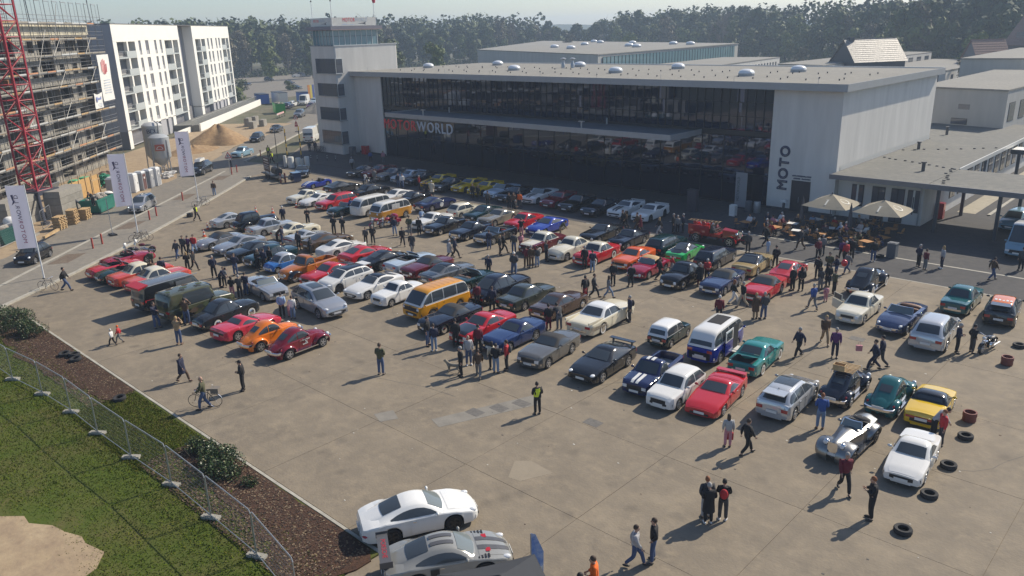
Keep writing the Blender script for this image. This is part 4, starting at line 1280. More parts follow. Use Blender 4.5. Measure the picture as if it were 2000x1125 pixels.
def ballast(x,y,rz,w,d,n,lab):
	t=thing('ballast_stack',lab,'concrete blocks',(x,y,0),rz,group='ballast stacks under the crane')
	for k in range(n):
		j=rs.uniform(-.03,.03)
		MB().box(-w/2+j,w/2+j,-d/2,d/2,k*.72+.01,(k+1)*.72-.015).build('concrete_slab',M_BLOCK if k%2 else M_CONC,t)
ballast(-91.6,22.9,atan2(RD.y,RD.x),5.4,1.7,4,'left stack of grey ballast slabs in front of the crane mast')
ballast(-93.8,28.3,atan2(RD.y,RD.x),4.6,1.8,4,'right stack of grey ballast slabs beside the crane mast')
# ---------------------------------------------------------------- site clutter
AR=atan2(RD.y,RD.x)
def skip(x,y,rz,L,W,H,m,lab,name='skip'):
	t=thing(name,lab,'skip',(x,y,0),rz)
	b0,b1=.78,1.
	P=[(-L/2*b0,-W/2,.12),(L/2*b0,-W/2,.12),(L/2*b0,W/2,.12),(-L/2*b0,W/2,.12),(-L/2,-W/2,H),(L/2,-W/2,H),(L/2,W/2,H),(-L/2,W/2,H)]
	q=.07
	I=[(-L/2+q,-W/2+q,H),(L/2-q,-W/2+q,H),(L/2-q,W/2-q,H),(-L/2+q,W/2-q,H),(-L/2*b0+q,-W/2+q,.2),(L/2*b0-q,-W/2+q,.2),(L/2*b0-q,W/2-q,.2),(-L/2*b0+q,W/2-q,.2)]
	V=P+I
	F=[(0,3,2,1),(0,1,5,4),(1,2,6,5),(2,3,7,6),(3,0,4,7),(4,5,9,8),(5,6,10,9),(6,7,11,10),(7,4,8,11),(8,9,13,12),(9,10,14,13),(10,11,15,14),(11,8,12,15),(12,13,14,15)]
	MB().add(V,F).build('shell',m,t)
	MB().box(-L/2,L/2,-W/2-.05,-W/2-.003,H-.2,H-.08).box(-L/2,L/2,W/2+.003,W/2+.05,H-.2,H-.08).box(-.06,.06,-W/2-.05,-W/2-.003,.2,H-.22).build('rim',m,t)
	vs=MB()
	r4=random.Random(int(abs(x*10)))
	for _ in range(14):
		cx,cy,s=r4.uniform(-L*.36,L*.36),r4.uniform(-W*.3,W*.3),r4.uniform(.2,.45)
		vs.ell((cx,cy,H-.1),(s,s,s*.8),7,5)
	o=vs.build('rubble',mat('rubble_mixed',(.42,.39,.34),rough=.95,col2=(.16,.13,.1),vscale=1.4),t,smooth=30)
	return t
M_SKIPG=mat('skip_green',(.02,.15,.115),rough=.5,var=.2,vscale=1.5)
M_SKIPB=mat('skip_bright_green',(.03,.33,.07),rough=.5,var=.15,vscale=1)
skip(-92.4,31.2,AR,4.2,1.9,1.55,M_SKIPG,'dark green rubble skip between the pallets and the silver hatchback')
skip(-85.2,20.,AR,4.4,1.9,1.5,mat('skip_dark_teal',(.012,.075,.065),rough=.5),'dark teal skip with white sacks at the left edge')
skip(-175.6,104.2,AR+.4,5.6,2.3,2.3,M_SKIPB,'bright green skip by the road beyond the flats')
M_SACK=mat('sack_white',(.66,.65,.63),rough=.85,var=.08,vscale=3)
def sack(x,y,z,s,lab):
	t=MB().lathe([(.02,0),(s*.8,.02),(s,s*.5),(s*.95,s*1.),(s*.7,s*1.35),(s*.35,s*1.5),(.03,s*1.42)],12).build('bulk_bag',M_SACK,None,(x,y,z),smooth=50)
	tag(t,lab,'sack','white bulk bags on the site')
sack(-85.8,20.8,1.25,.62,'white bulk bag heaped on the dark teal skip, the rounder one')
sack(-84.2,18.8,1.25,.55,'white bulk bag at the end of the dark teal skip nearest the frame edge')
sack(-97.2,33.2,0,.75,'white bulk bag behind the green skip, under the plywood wall')
sack(-98.1,34.4,0,.68,'smaller white bulk bag behind the green skip, beside the toilets')
def pallets(x,y,rz,n,lab):
	t=thing('pallet_stack',lab,'pallets',(x,y,0),rz,group='pallet stacks by the site road')
	for k in range(n):
		p=MB()
		z=k*.17
		for j in range(3):
			p.box(-.6+j*.53,-.46+j*.53,-.4,.4,z,z+.1)
		for j in range(5):
			p.box(-.62,.62,-.4+j*.17,-.28+j*.17,z+.102,z+.145)
		jx=rs.uniform(-.06,.06)
		p.build('pallet',M_WOOD,t,(jx,rs.uniform(-.05,.05),0))
pallets(-86.4,25.2,AR,8,'left stack of wooden pallets by the site road')
pallets(-88.,27.,AR+.2,9,'middle stack of wooden pallets by the site road')
pallets(-89.2,28.6,AR+.1,7,'right stack of wooden pallets next to the dark green skip')
M_PLY=mat('plywood_orange',(.5,.31,.12),rough=.7,var=.12,vscale=2)
hoard=thing('hoarding','orange plywood hoarding behind the green skip','hoarding',(-101.5,33.,0),AR)
for k in range(5):
	MB().box(-4+k*1.5,-2.52+k*1.5,-.03,.03,.1,2.3).build('plywood_panel',M_PLY,hoard)
	MB().box(-4.05+k*1.5,-3.95+k*1.5,-.1,-.035,0,2.6).build('post',M_WOOD,hoard)
tim=thing('timber_frame','two upright timber posts with a rail left of the portable toilets','timber frame',(-98.9,33.6,0),AR)
for dx in(-1.2,.6):
	MB().box(dx,dx+.12,-.06,.06,0,3.).build('post',M_WOOD,tim)
MB().box(-1.2,.72,-.1,-.062,2.4,2.55).build('rail',M_WOOD,tim)
M_WRAP=mat('wrap_green',(.16,.5,.27),rough=.35,var=.25,vscale=2.5)
for x,y,lab in((-106.2,33.6,'left pallet load wrapped in bright green film by the shell'),(-107.4,35.2,'right pallet load wrapped in bright green film by the shell')):
	t=thing('wrapped_pallet',lab,'wrapped pallet',(x,y,0),AR,group='green wrapped pallet loads')
	MB().box(-.6,.6,-.55,.55,.15,1.5).box(-.5,.5,-.45,.45,1.503,1.62).build('load',M_WRAP,t)
	MB().box(-.6,.6,-.5,.5,0,.145).build('pallet',M_WOOD,t)
for x,y,h in((-103.5,31.4,1.6),(-104.3,30.2,2.1)):
	tag(MB().box(-.9,.9,-.06,.06,0,h,M=Matrix.Rotation(.35,4,'X')).build('formwork_panel',M_STEEL,None,(x,y,0),AR),'grey formwork panel leaning left of the green wrapped pallets, the %s'%('taller one' if h>2 else 'shorter one'),'formwork panel','leaning formwork panels')
net=MB()
r5=random.Random(3)
for _ in range(26):
	net.ell((r5.gauss(0,.9),r5.gauss(0,.7),r5.uniform(.2,1.3)),(.5,.4,.25),6,4)
tag(net.build('net_heap',mat('net_green',(.01,.16,.09),rough=.8),None,(-108.5,38.2,0),smooth=40),'crumpled dark green netting heap on the site','netting')
def toilet(x,y,body,door,lab):
	t=thing('portable_toilet',lab,'portable toilet',(x,y,0),AR+pi,group='portable toilets by the silo')
	MB().box(-.55,.55,-.55,.55,.05,2.15).build('cabin',body,t)
	MB().add([(-.58,-.58,2.153),(.58,-.58,2.153),(.58,.58,2.153),(-.58,.58,2.153),(-.4,-.4,2.36),(.4,-.4,2.36),(.4,.4,2.36),(-.4,.4,2.36)],[(0,3,2,1),(4,5,6,7),(0,1,5,4),(1,2,6,5),(2,3,7,6),(3,0,4,7)]).build('roof',mat('toilet_roof',(.55,.56,.57),rough=.5),t)
	d=MB().box(-.4,.4,.552,.58,.12,2.).build('door',door,t)
	MB().box(-.3,-.24,.581,.61,1.,1.2).build('handle',M_DSTEEL,d)
	MB().lathe([(.14,0),(.14,.01)],10,Matrix.Translation((.05,.59,1.55))@Matrix.Rotation(-pi/2,4,'X')).build('notice',M_BANW,d)
TW_=mat('toilet_white',(.66,.66,.66),rough=.5);TG=mat('toilet_grey',(.3,.31,.33),rough=.5);TB=mat('toilet_brown',(.13,.065,.06),rough=.5);TBL=mat('toilet_blue',(.06,.14,.42),rough=.5)
toilet(-99.6,35.6,TG,TG,'leftmost pale grey portable toilet, by the timber posts')
toilet(-100.9,36.6,TBL,TBL,'blue portable toilet half hidden by the middle flag')
toilet(-100.4,38.2,TW_,TW_,'white portable toilet beside the brown one')
toilet(-101.1,39.5,TG,TB,'portable toilet with a dark brown door')
toilet(-101.9,40.8,TG,TG,'grey portable toilet between the brown door and the last one')
toilet(-102.7,42.,TW_,TG,'rightmost grey portable toilet, next to the silo')
# silos
M_SILO=mat('silo_grey',(.43,.45,.46),rough=.45,metal=.2,var=.06,vscale=.6)
M_SIGNO=mat('silo_sign_red',(.45,.12,.07),rough=.5)
t=thing('mortar_silo','grey mortar silo on legs with an orange red emblem panel','silo',(-110.2,46.4,0),atan2(110.2,46.4)+pi*0-0.)
t.rotation_euler=(0,0,atan2(-46.4,110.2)+pi/2);t.scale=(1.12,1.12,.78)
MB().lathe([(.3,1.7),(1.15,3.),(1.2,3.2),(1.2,6.6),(.8,7.),(.3,7.1)],20).build('tank',M_SILO,t,smooth=35)
for a in range(4):
	c,s=cos(a*pi/2+pi/4),sin(a*pi/2+pi/4)
	MB().tube((c*1.35,s*1.35,0),(c*1.2,s*1.2,6.2),.07,6).build('leg',M_STEEL,t)
	c2,s2=cos(a*pi/2+3*pi/4),sin(a*pi/2+3*pi/4)
	MB().tube((c*1.34,s*1.34,.2),(c2*1.28,s2*1.28,2.6),.04,5).build('brace',M_STEEL,t)
for a in(0,):
	R_=Matrix.Rotation(a,4,'Z')
	MB().box(-.55,.55,-1.3,-1.24,4.4,5.5,M=R_).build('emblem_panel',M_SIGNO,t)
	arch=MB()
	for k in range(10):
		a0,a1=pi*k/10,pi*(k+1)/10
		pts=[(.38*cos(a0),-1.31,4.72+.5*sin(a0)),(.38*cos(a1),-1.31,4.72+.5*sin(a1)),(.3*cos(a1),-1.31,4.72+.42*sin(a1)),(.3*cos(a0),-1.31,4.72+.42*sin(a0))]
		arch.add([R_@Vector(p)for p in pts],[(0,1,2,3)])
	arch.add([R_@Vector(p)for p in[(-.38,-1.31,4.64),(.38,-1.31,4.64),(.38,-1.31,4.71),(-.38,-1.31,4.71)]],[(0,1,2,3)])
	arch.build('emblem',M_BANW,t)
MB().box(-1.25,-.2,-1.2,-.6,.3,1.6).build('pump',M_SILO,t)
t=thing('cement_silo','taller white topped cement silo with dark letters behind the mortar silo','silo',(-112.9,46.9,0),0)
t.scale=(1,1,.84)
MB().lathe([(.3,1.6),(1.25,3.),(1.3,3.2),(1.3,7.6),(1.28,7.62)],20).build('tank',M_SILO,t,smooth=35)
MB().lathe([(1.33,7.62),(1.33,7.8),(.9,8.2),(.1,8.35)],20).build('lid',M_CAP,t,smooth=35)
for a in range(4):
	c,s=cos(a*pi/2+pi/4),sin(a*pi/2+pi/4)
	MB().tube((c*1.4,s*1.4,0),(c*1.25,s*1.25,6),.08,6).build('leg',M_STEEL,t)
MB().tube((1.5,.2,.2),(1.5,.2,8.2),.09,8).tube((1.5,.2,8.2),(.8,.1,8.5),.09,8).build('fill_pipe',M_STEEL,t)
cdir=Vector((-t.location.x,-t.location.y,0)).normalized()
for i,ch in enumerate('BDU'):
	a=atan2(cdir.y,cdir.x)-0+(-.42+i*.42)
	me=text_mesh(ch,.95,.03);me.materials.append(M_INK)
	o=obj('letter',me,t)
	nrm=Vector((cos(a),sin(a),0));tx=Vector((-sin(a),cos(a),0))
	o.matrix_local=Matrix.Translation(nrm*1.315+Vector((0,0,6.9)))@R3(tx,(0,0,1)).to_4x4()
bags=MB();r5=random.Random(14)
for _ in range(22):
	bags.box(-.35,.35,-.22,.22,0,.16,M=Matrix.Translation((r5.uniform(-1.2,1.2),r5.uniform(-.5,.5),r5.choice([0,.17,.34,.5])))@Matrix.Rotation(r5.uniform(0,3),4,'Z'))
tag(bags.build('cement_bag_pile',M_SACK,None,(-107.5,45.8,0),AR),'untidy pile of pale cement bags at the foot of the silo','bags')
# heap of sand
def heap(x,y,r,h,m,lab,seed,sx=1.3):
	rg=random.Random(seed);nr,na=12,36
	ph=[rg.uniform(0,6.3)for _ in range(6)]
	V=[(0,0,h)];F=[]
	for i in range(1,nr+1):
		t_=i/nr
		for k in range(na):
			a=2*pi*k/na
			rr=r*t_*(1+.12*sin(3*a+ph[0])+.08*sin(5*a+ph[1]))
			zz=h*(1-t_**1.15)*(1+.1*sin(4*a+ph[2]+3*t_))+rg.uniform(-.06,.06)*(t_<.98)
			V.append((rr*cos(a)*sx,rr*sin(a),max(-.05,zz)if t_<1 else-.05))
	for k in range(na):
		F.append((0,1+k,1+(k+1)%na))
	for i in range(nr-1):
		for k in range(na):
			b=1+i*na
			F.append((b+k,b+na+k,b+na+(k+1)%na,b+(k+1)%na))
	tag(MB().add(V,F).build('sand_heap',m,None,(x,y,0),AR,smooth=60),lab,'sand heap')
M_HEAP=ground_mat('heap_sand',[(.3,.195,.1),(.38,.27,.15),(.215,.135,.075)],[.3,1.5],rough=.95,bump=1.,bscale=3)
heap(-136.8,68.4,5.2,3.1,M_HEAP,'big brown sand heap by the road in front of the flats',4)
heap(-129.6,60.,3.6,.9,M_HEAP,'low spread of dug sand left of the big heap',6,1.6)
heap(-112.,39.5,3.,1.3,mat('spoil_brown',(.17,.11,.08),rough=.95,var=.3,vscale=1),'dark brown spoil heap behind the toilets',8)
heap(-168,110,4.,2.2,mat('spoil_grey',(.24,.22,.19),rough=.95,var=.2,vscale=1),'grey rubble heap beside the bright green skip',9)
# blocks and red and white barriers at the roadside
for x,y,w,lab in((-151.,83.2,2.6,'grey concrete block of the lower row by the flats'),(-152.6,86.4,2.2,'grey concrete block at the right end of the lower row'),(-155.,84.4,2.2,'grey concrete block stacked behind, left one'),(-156.8,87.,2.2,'grey concrete block stacked behind, right one')):
	tag(MB().box(-w/2,w/2,-.5,.5,0,1.3 if 'stacked' not in lab else 1.7).box(-w/2+.1,w/2-.1,-.42,.42,1.303 if 'stacked' not in lab else 1.703,1.36 if 'stacked' not in lab else 1.76).build('concrete_block',M_CONC,None,(x,y,0),AR),lab,'concrete block','concrete blocks by the road')
M_BARR=mat('barrier_red',(.5,.06,.05),rough=.5)
def barrier(x,y,rz,n,lab):
	t=thing('road_barrier',lab,'barrier',(x,y,0),rz)
	for k in range(n):
		MB().box(k*.5,k*.5+.495,-.03,.03,.75,1.15).build('board',M_BARR if k%2 else M_BANW,t)
	for k in range(0,n+1,4):
		MB().box(k*.5-.04,k*.5+.04,-.25,.25,0,.1).box(k*.5-.03,k*.5+.03,-.03,.03,.103,.748).build('foot',M_DSTEEL,t)
barrier(-152.2,85.4,AR,8,'red and white barrier beside the concrete blocks')
barrier(-163.,96.,AR,12,'long red and white barrier in front of the bright green skip')
# site containers far along the road
def container(x,y,rz,L,m,lab,h=2.6,name='site_container'):
	t=thing(name,lab,'container',(x,y,0),rz)
	MB().box(-L/2,L/2,-1.2,1.2,.1,h).build('shell',m,t)
	n=int(L/.5)
	rb=MB()
	for k in range(n):
		rb.box(-L/2+k*.5+.1,-L/2+k*.5+.3,-1.24,-1.203,.3,h-.2)
	rb.build('ribs',m,t)
	MB().box(-L/2-.05,L/2+.05,-1.25,1.25,h+.003,h+.12).build('roof',M_DSTEEL,t)
	MB().box(L/2+.002,L/2+.04,-.9,.9,.3,h-.2).build('door',m,t)
M_CBLUE=mat('container_blue',(.03,.1,.36),rough=.5);M_CWHITE=mat('container_white',(.58,.58,.56),rough=.5)
container(-204.2,116.2,AR+.55,6,M_CBLUE,'blue site container, leftmost of the far row')
container(-201.,119.8,AR+.55,7.5,M_CWHITE,'white site container in the middle of the far row',2.9)
container(-199.,125.8,AR+.55,3.4,M_CBLUE,'blue site container right of the white one')
t=thing('site_sign','orange and yellow striped board at the end of the far containers','sign',(-204,131.,0),AR-.6)
for k,c in enumerate(((.5,.2,.05),(.55,.45,.08),(.06,.1,.3))):
	MB().box(k*.8,k*.8+.78,-.05,.05,.2,4.).build('panel',mat('panel_%s'%['orange','yellow','navy'][k],c,rough=.6),t)
# ================================================================ trees and shrubs
M_BARK=mat('bark_brown',(.085,.07,.055),rough=.95,var=.3,vscale=2)
M_TWIG=mat('twig_grey',(.15,.13,.115),rough=.95)
def leafm(name,a,b):
	return[mat(name+'_dark',a,rough=.8),mat(name+'_mid',tuple((x+y)/2 for x,y in zip(a,b)),rough=.8),mat(name+'_light',b,rough=.8)]
LEAF={'dark':leafm('leaf_dark',(.038,.058,.024),(.075,.1,.036)),
'mid':leafm('leaf_mid',(.06,.08,.026),(.115,.14,.042)),
'fresh':leafm('leaf_fresh',(.085,.115,.022),(.17,.2,.05)),
'budding':leafm('leaf_budding',(.085,.075,.045),(.15,.13,.08)),
'pale':leafm('leaf_pale',(.13,.13,.1),(.21,.2,.155))}
def quads(name,V,MI,mats):
	n=len(MI);me=bpy.data.meshes.new(name)
	me.vertices.add(4*n);me.vertices.foreach_set('co',V.reshape(-1))
	me.loops.add(4*n);me.loops.foreach_set('vertex_index',np.arange(4*n,dtype=np.int32));me.polygons.add(n)
	me.polygons.foreach_set('loop_start',np.arange(0,4*n,4,dtype=np.int32));me.polygons.foreach_set('material_index',MI.astype(np.int32))
	for m in mats:me.materials.append(m)
	me.update(calc_edges=True)
	return me
def unit(v):return v/np.linalg.norm(v,axis=1)[:,None]
def crown_mesh(seed,R,H,z0,n,size,mats,blobs=13,hollow=.35):
	"""Leaf clumps scattered through several uneven lobes of the crown."""
	rg=np.random.default_rng(seed)
	cs=[]
	for _ in range(blobs):
		a=rg.uniform(0,2*pi);r=R*rg.uniform(.15,.62);z=z0+H*rg.uniform(.1,.88)
		k=1-abs((z-z0)/H-.45)*.9
		cs.append((r*np.cos(a)*k,r*np.sin(a)*k,z,R*rg.uniform(.28,.52)))
	w=np.array([c[3]**2 for c in cs]);w/=w.sum()
	idx=rg.choice(len(cs),n,p=w)
	C=np.array(cs)[idx]
	d=unit(rg.normal(size=(n,3)))
	rad=C[:,3]*(hollow+(1-hollow)*rg.random(n)**.4)*rg.uniform(.85,1.15,n)
	Pc=C[:,:3]+d*rad[:,None]*np.array([1,1,.85])
	t1=np.cross(d+rg.normal(scale=.5,size=(n,3)),rg.normal(size=(n,3)));t1/=np.linalg.norm(t1,axis=1)[:,None]
	nn=d+rg.normal(scale=.45,size=(n,3));nn/=np.linalg.norm(nn,axis=1)[:,None]
	t1=t1-nn*(t1*nn).sum(1)[:,None];t1/=np.linalg.norm(t1,axis=1)[:,None]
	t2=np.cross(nn,t1)
	s1=(size*rg.uniform(.5,1.25,n))[:,None];s2=(size*rg.uniform(.4,.9,n))[:,None]
	V=np.stack([Pc-t1*s1,Pc-t2*s2,Pc+t1*s1,Pc+t2*s2],1).reshape(-1,3)
	lobe=(idx%3)
	return quads('crown',V,np.where(rg.random(n)<.6,lobe,rg.integers(0,3,n)),mats)
def trunk_mesh(seed,H,r,spread,twigs=0,m=None,base=.28):
	rg=random.Random(seed);mb=MB()
	p=Vector((0,0,-.1));q=Vector((rg.uniform(-.3,.3),rg.uniform(-.3,.3),H*.5))
	mb.tube(p,q,r,7,r*.7,cap=False)
	top=Vector((q.x+rg.uniform(-.5,.5),q.y+rg.uniform(-.5,.5),H*.92))
	mb.tube(q,top,r*.7,6,r*.12,cap=False)
	ends=[]
	for k in range(9):
		t=rg.uniform(base,.85);o=(p.lerp(q,t/.5)if t<.5 else q.lerp(top,(t-.5)/.42))
		a=rg.uniform(0,6.28);L=spread*rg.uniform(.5,1.)*(1.1-t*.6)
		e=o+Vector((cos(a)*L,sin(a)*L,L*rg.uniform(.5,1.1)))
		mb.tube(o,e,r*.38*(1.1-t),5,r*.08,cap=False)
		ends.append((o,e))
	for k in range(twigs):
		o,e=rg.choice(ends+[(q,top)])
		s=o.lerp(e,rg.uniform(.3,1));a=rg.uniform(0,6.28);L=spread*rg.uniform(.15,.45)
		mb.tube(s,s+Vector((cos(a)*L,sin(a)*L,L*rg.uniform(.2,1.2))),.055,3,.015,cap=False)
	me=mb.mesh('trunk');me.materials.append(m or M_BARK)
	return me
KINDS=[]
for k,(kind,R,H,z0,n,size)in enumerate([
('dark',6.2,20,1.2,1900,.85),('dark',5.4,21,1,1700,.82),('mid',6.6,19,1.2,1900,.85),('mid',5.8,18,1.5,1600,.8),
('fresh',5.6,16,1.5,1500,.75),('fresh',5.,16,1.8,1300,.75),('budding',6.,19,2.,1100,.62),('budding',5.4,20,2.4,900,.6),
('pale',5.2,15,2,1000,.5)]):
	KINDS.append((kind,crown_mesh(100+k,R,H,z0,n,size,LEAF[kind]),trunk_mesh(200+k,z0+H,.34,R,twigs=60 if kind in('budding','pale')else 10,m=M_TWIG if kind in('budding','pale')else M_BARK)))
bare_me=[trunk_mesh(300+k,21,.32,6.5,twigs=420,m=M_TWIG)for k in range(3)]
WORD={'dark':'dark green tree','mid':'leafy green tree','fresh':'yellow green tree','budding':'brown budding tree','pale':'pale blossoming tree'}
def tree(x,y,ki,s,rz,label,group):
	kind,cm,tm=KINDS[ki]
	t=thing('tree',label,'tree',(x,y,-.06),rz,group)
	t.scale=(s,s,s*(1.))
	obj('trunk',tm,t);obj('crown',cm,t)
	return t
rs=random.Random(77)
EDGE=[(-470,60),(-400,130),(-345,190),(-345,280),(-310,385),(-215,372),(-130,330),(-90,292),(-40,285),(10,290),(70,320)]
def edge_pts(off,step):
	out=[]
	for a,b in zip(EDGE[:-1],EDGE[1:]):
		A,B=Vector((*a,0)),Vector((*b,0));d=(B-A);L=d.length;d.normalize()
		n=Vector((d.y,-d.x,0))
		if n.dot(A)<0:n=-n
		k=0
		while k<L:
			p=A+d*(k+rs.uniform(-step*.3,step*.3))+n*(off+rs.uniform(-3,3))
			out.append((p.x,p.y));k+=step
	return out
def place(x,y):
	a=math.degrees(atan2(y,x))
	for lim,nm in((104,'at the right frame edge'),(110,'behind the old tiled houses'),(116,'behind the barn'),(122,'right of the rear hall'),(128,'above the rear hall roof, right half'),(133,'above the rear hall roof, left half'),(138,'between the tower and the rear hall'),(143,'right of the tower'),(147,'behind the tower'),(152,'just left of the tower'),(157,'between the flats and the tower'),(200,'behind the flats')):
		if a<lim:return nm
n_ind=0
fk=[0,1,2,3,0,2,3,1,4,6,5,2,0,3]
for off,step,hs in((0,9.,1.),(11,10.,1.1),(24,13.,1.2)):
	for(x,y)in edge_pts(off,step):
		if n_ind>=285:
			break
		ki=rs.choice(fk if off else fk+[4,5,8,6])
		s=rs.uniform(.76,1.14)*hs
		if-335>x>-420 and y>215 and off==0:s*=.86
		kind=KINDS[ki][0]
		tree(x,y,ki,s,rs.uniform(0,6.28),WORD[kind]+' of the wood '+place(x,y)+(', in front' if off==0 else ', behind'),'trees of the long wood')
		n_ind+=1
# the mass of the wood farther back
mb=[]
fv,ff,fm=[],[],[]
base=0
rg=np.random.default_rng(5)
VV=[];MI=[]
for off,step in((40,9),(55,9),(75,10),(100,12)):
	for(x,y)in edge_pts(off,step):
		nq=150
		c=np.array([x,y,15.+rg.uniform(-1.5,3)]);d=unit(rg.normal(size=(nq,3)))
		Pq=c+d*np.array([6.5,6.5,11])*(.6+.4*rg.random((nq,1)))
		t1=unit(rg.normal(size=(nq,3)));t2=unit(np.cross(t1,d))
		s=rg.uniform(.7,1.3,(nq,1))
		VV.append(np.stack([Pq-t1*s,Pq-t2*s,Pq+t1*s,Pq+t2*s],1).reshape(-1,3));MI.append(np.full(nq,rg.integers(0,6)))
WOODM=LEAF['dark']+LEAF['mid'][:2]+LEAF['fresh'][:1]
obj('wood',quads('wood',np.concatenate(VV),np.concatenate(MI),WOODM),kind='stuff')
# low scrub hiding the feet of the wood
VV=[];MI=[]
for(x,y)in edge_pts(-5,3.2):
	nq=40
	Pq=np.array([x,y,1.2])+rg.normal(size=(nq,3))*np.array([1.8,1.8,1.])
	t1=unit(rg.normal(size=(nq,3)));t2=unit(rg.normal(size=(nq,3)))
	s=rg.uniform(.4,.8,(nq,1));VV.append(np.stack([Pq-t1*s,Pq-t2*s,Pq+t1*s,Pq+t2*s],1).reshape(-1,3));MI.append(np.full(nq,rg.integers(0,6)))
obj('undergrowth',quads('undergrowth',np.concatenate(VV),np.concatenate(MI),WOODM),kind='stuff')
# single trees with a look of their own
for i,(x,y,s,lab)in enumerate([(-175,133,1.08,'tall bare grey tree right behind the tower banner'),(-283,300,1.,'bare grey tree rising above the wood right of the tower'),(-190,345,1.05,'bare twiggy tree rising out of the wood above the rear hall')]):
	t=thing('bare_tree',lab,'tree',(x,y,-.06),i*1.3);t.scale=(s,)*3
	obj('trunk',bare_me[i%3],t)
for x,y,ki,s,lab in[(-215,190,4,.88,'bright yellow green tree just right of the tower, behind the hall roof'),(-228,182,2,.8,'mid green tree touching the right edge of the tower top'),
(-300,176,4,.8,'yellow green tree beyond the car park, left of the tower'),(-318,168,6,.95,'pinkish budding tree beyond the car park'),(-300,196,3,.9,'mid green tree beside the tower beyond the car park'),
(-112,255,8,.62,'pale low tree left of the glittering barn roof'),(-103,262,8,.55,'smaller pale tree directly beside the barn gable'),(-88,266,3,.7,'green tree behind the barn'),
(-67,268,4,.85,'yellow green tree left of the tiled houses'),(-48,262,8,1.15,'tall pale budding tree above the old tiled house'),(-40,230,6,.6,'brownish bush like tree right of the old house'),
(-30,262,2,1.,'green tree at the right edge behind the tiled house'),(-244,300,8,.95,'pale tree above the left end of the rear hall'),(-224,318,4,.9,'fresh green tree behind the rear hall roof'),(-206,330,8,.8,'second pale tree behind the rear hall roof'),(-55,215,6,.42,'small brown tree in front of the lower tiled house')]:
	tree(x,y,ki,s,x,lab,None)
# bushes round the far car park
bush=[crown_mesh(400+k,2.2,2.2,.2,260,.3,LEAF[c],6)for k,c in enumerate(('mid','dark','fresh'))]
for k,(x,y,s)in enumerate([(-212,110,1.4),(-218,116,1.2),(-226,121,1.5),(-236,126,1.3),(-214,104,1.6),(-224,110,1.8),(-250,134,1.4),(-262,142,1.5),(-232,114,2.),(-244,150,1.2)]):
	t=thing('bush','green roadside bush between the flats and the far car park','bush',(x,y,0),k,'roadside bushes');t.scale=(s,s,s)
	obj('foliage',bush[k%3],t)
# hills on the skyline
hv=[];hf=[]
rs=random.Random(2)
for k in range(61):
	a=radians(100+k*1.3);d=1250
	hh=23+4*sin(k*.45)+3*sin(k*1.1+1)+rs.uniform(-1,1)
	for(dd_,z)in((d-220,-1),(d,hh),(d+260,-1)):
		hv.append((cos(a)*dd_,sin(a)*dd_,z))
for k in range(60):
	for j in range(2):
		hf.append((k*3+j,k*3+j+1,k*3+j+4,k*3+j+3))
MB().add(hv,hf).build('hills',mat('far_hills',(.05,.065,.045),rough=1),kind='structure',smooth=80)
# evergreen shrubs in the mulch bed
LSH=[mat('laurel_dark',(.022,.045,.014),rough=.4),mat('laurel_mid',(.045,.08,.022),rough=.4),mat('laurel_light',(.085,.115,.045),rough=.45),mat('laurel_yellow',(.14,.13,.06),rough=.6)]
def shrub_mesh(seed,rx,ry,h,n):
	rg=np.random.default_rng(seed)
	nb=10
	cs=np.stack([rg.uniform(-rx*.75,rx*.75,nb),rg.uniform(-ry*.7,ry*.7,nb),rg.uniform(h*.25,h*.62,nb)],1);rr=rg.uniform(.32,.55,nb)*min(rx,ry)*1.1
	idx=rg.integers(0,nb,n)
	d=unit(rg.normal(size=(n,3)))
	Pc=cs[idx]+d*(rr[idx]*(.45+.6*rg.random(n)**.5))[:,None]*np.array([1,1,.9]);Pc[:,2]=np.maximum(Pc[:,2],.06)
	ax=d*.6+rg.normal(scale=.7,size=(n,3))+np.array([0,0,.35]);ax/=np.linalg.norm(ax,axis=1)[:,None]
	sd=np.cross(ax,rg.normal(size=(n,3)));sd/=np.linalg.norm(sd,axis=1)[:,None]
	L=rg.uniform(.06,.12,(n,1));W_=L*.36
	V=np.stack([Pc,Pc+ax*L*.5-sd*W_,Pc+ax*L,Pc+ax*L*.5+sd*W_],1).reshape(-1,3)
	return quads('foliage',V,rg.choice(4,n,p=[.4,.33,.2,.07]),LSH)
def stems(seed,rx,ry,h):
	rg=random.Random(seed);mb=MB()
	for _ in range(26):
		x,y=rg.uniform(-rx*.7,rx*.7),rg.uniform(-ry*.6,ry*.6)
		mb.tube((x,y,0),(x*1.2+rg.uniform(-.2,.2),y*1.2+rg.uniform(-.2,.2),h*rg.uniform(.5,.9)),.016,4,.006,cap=False)
	me=mb.mesh('stems');me.materials.append(M_BARK);return me
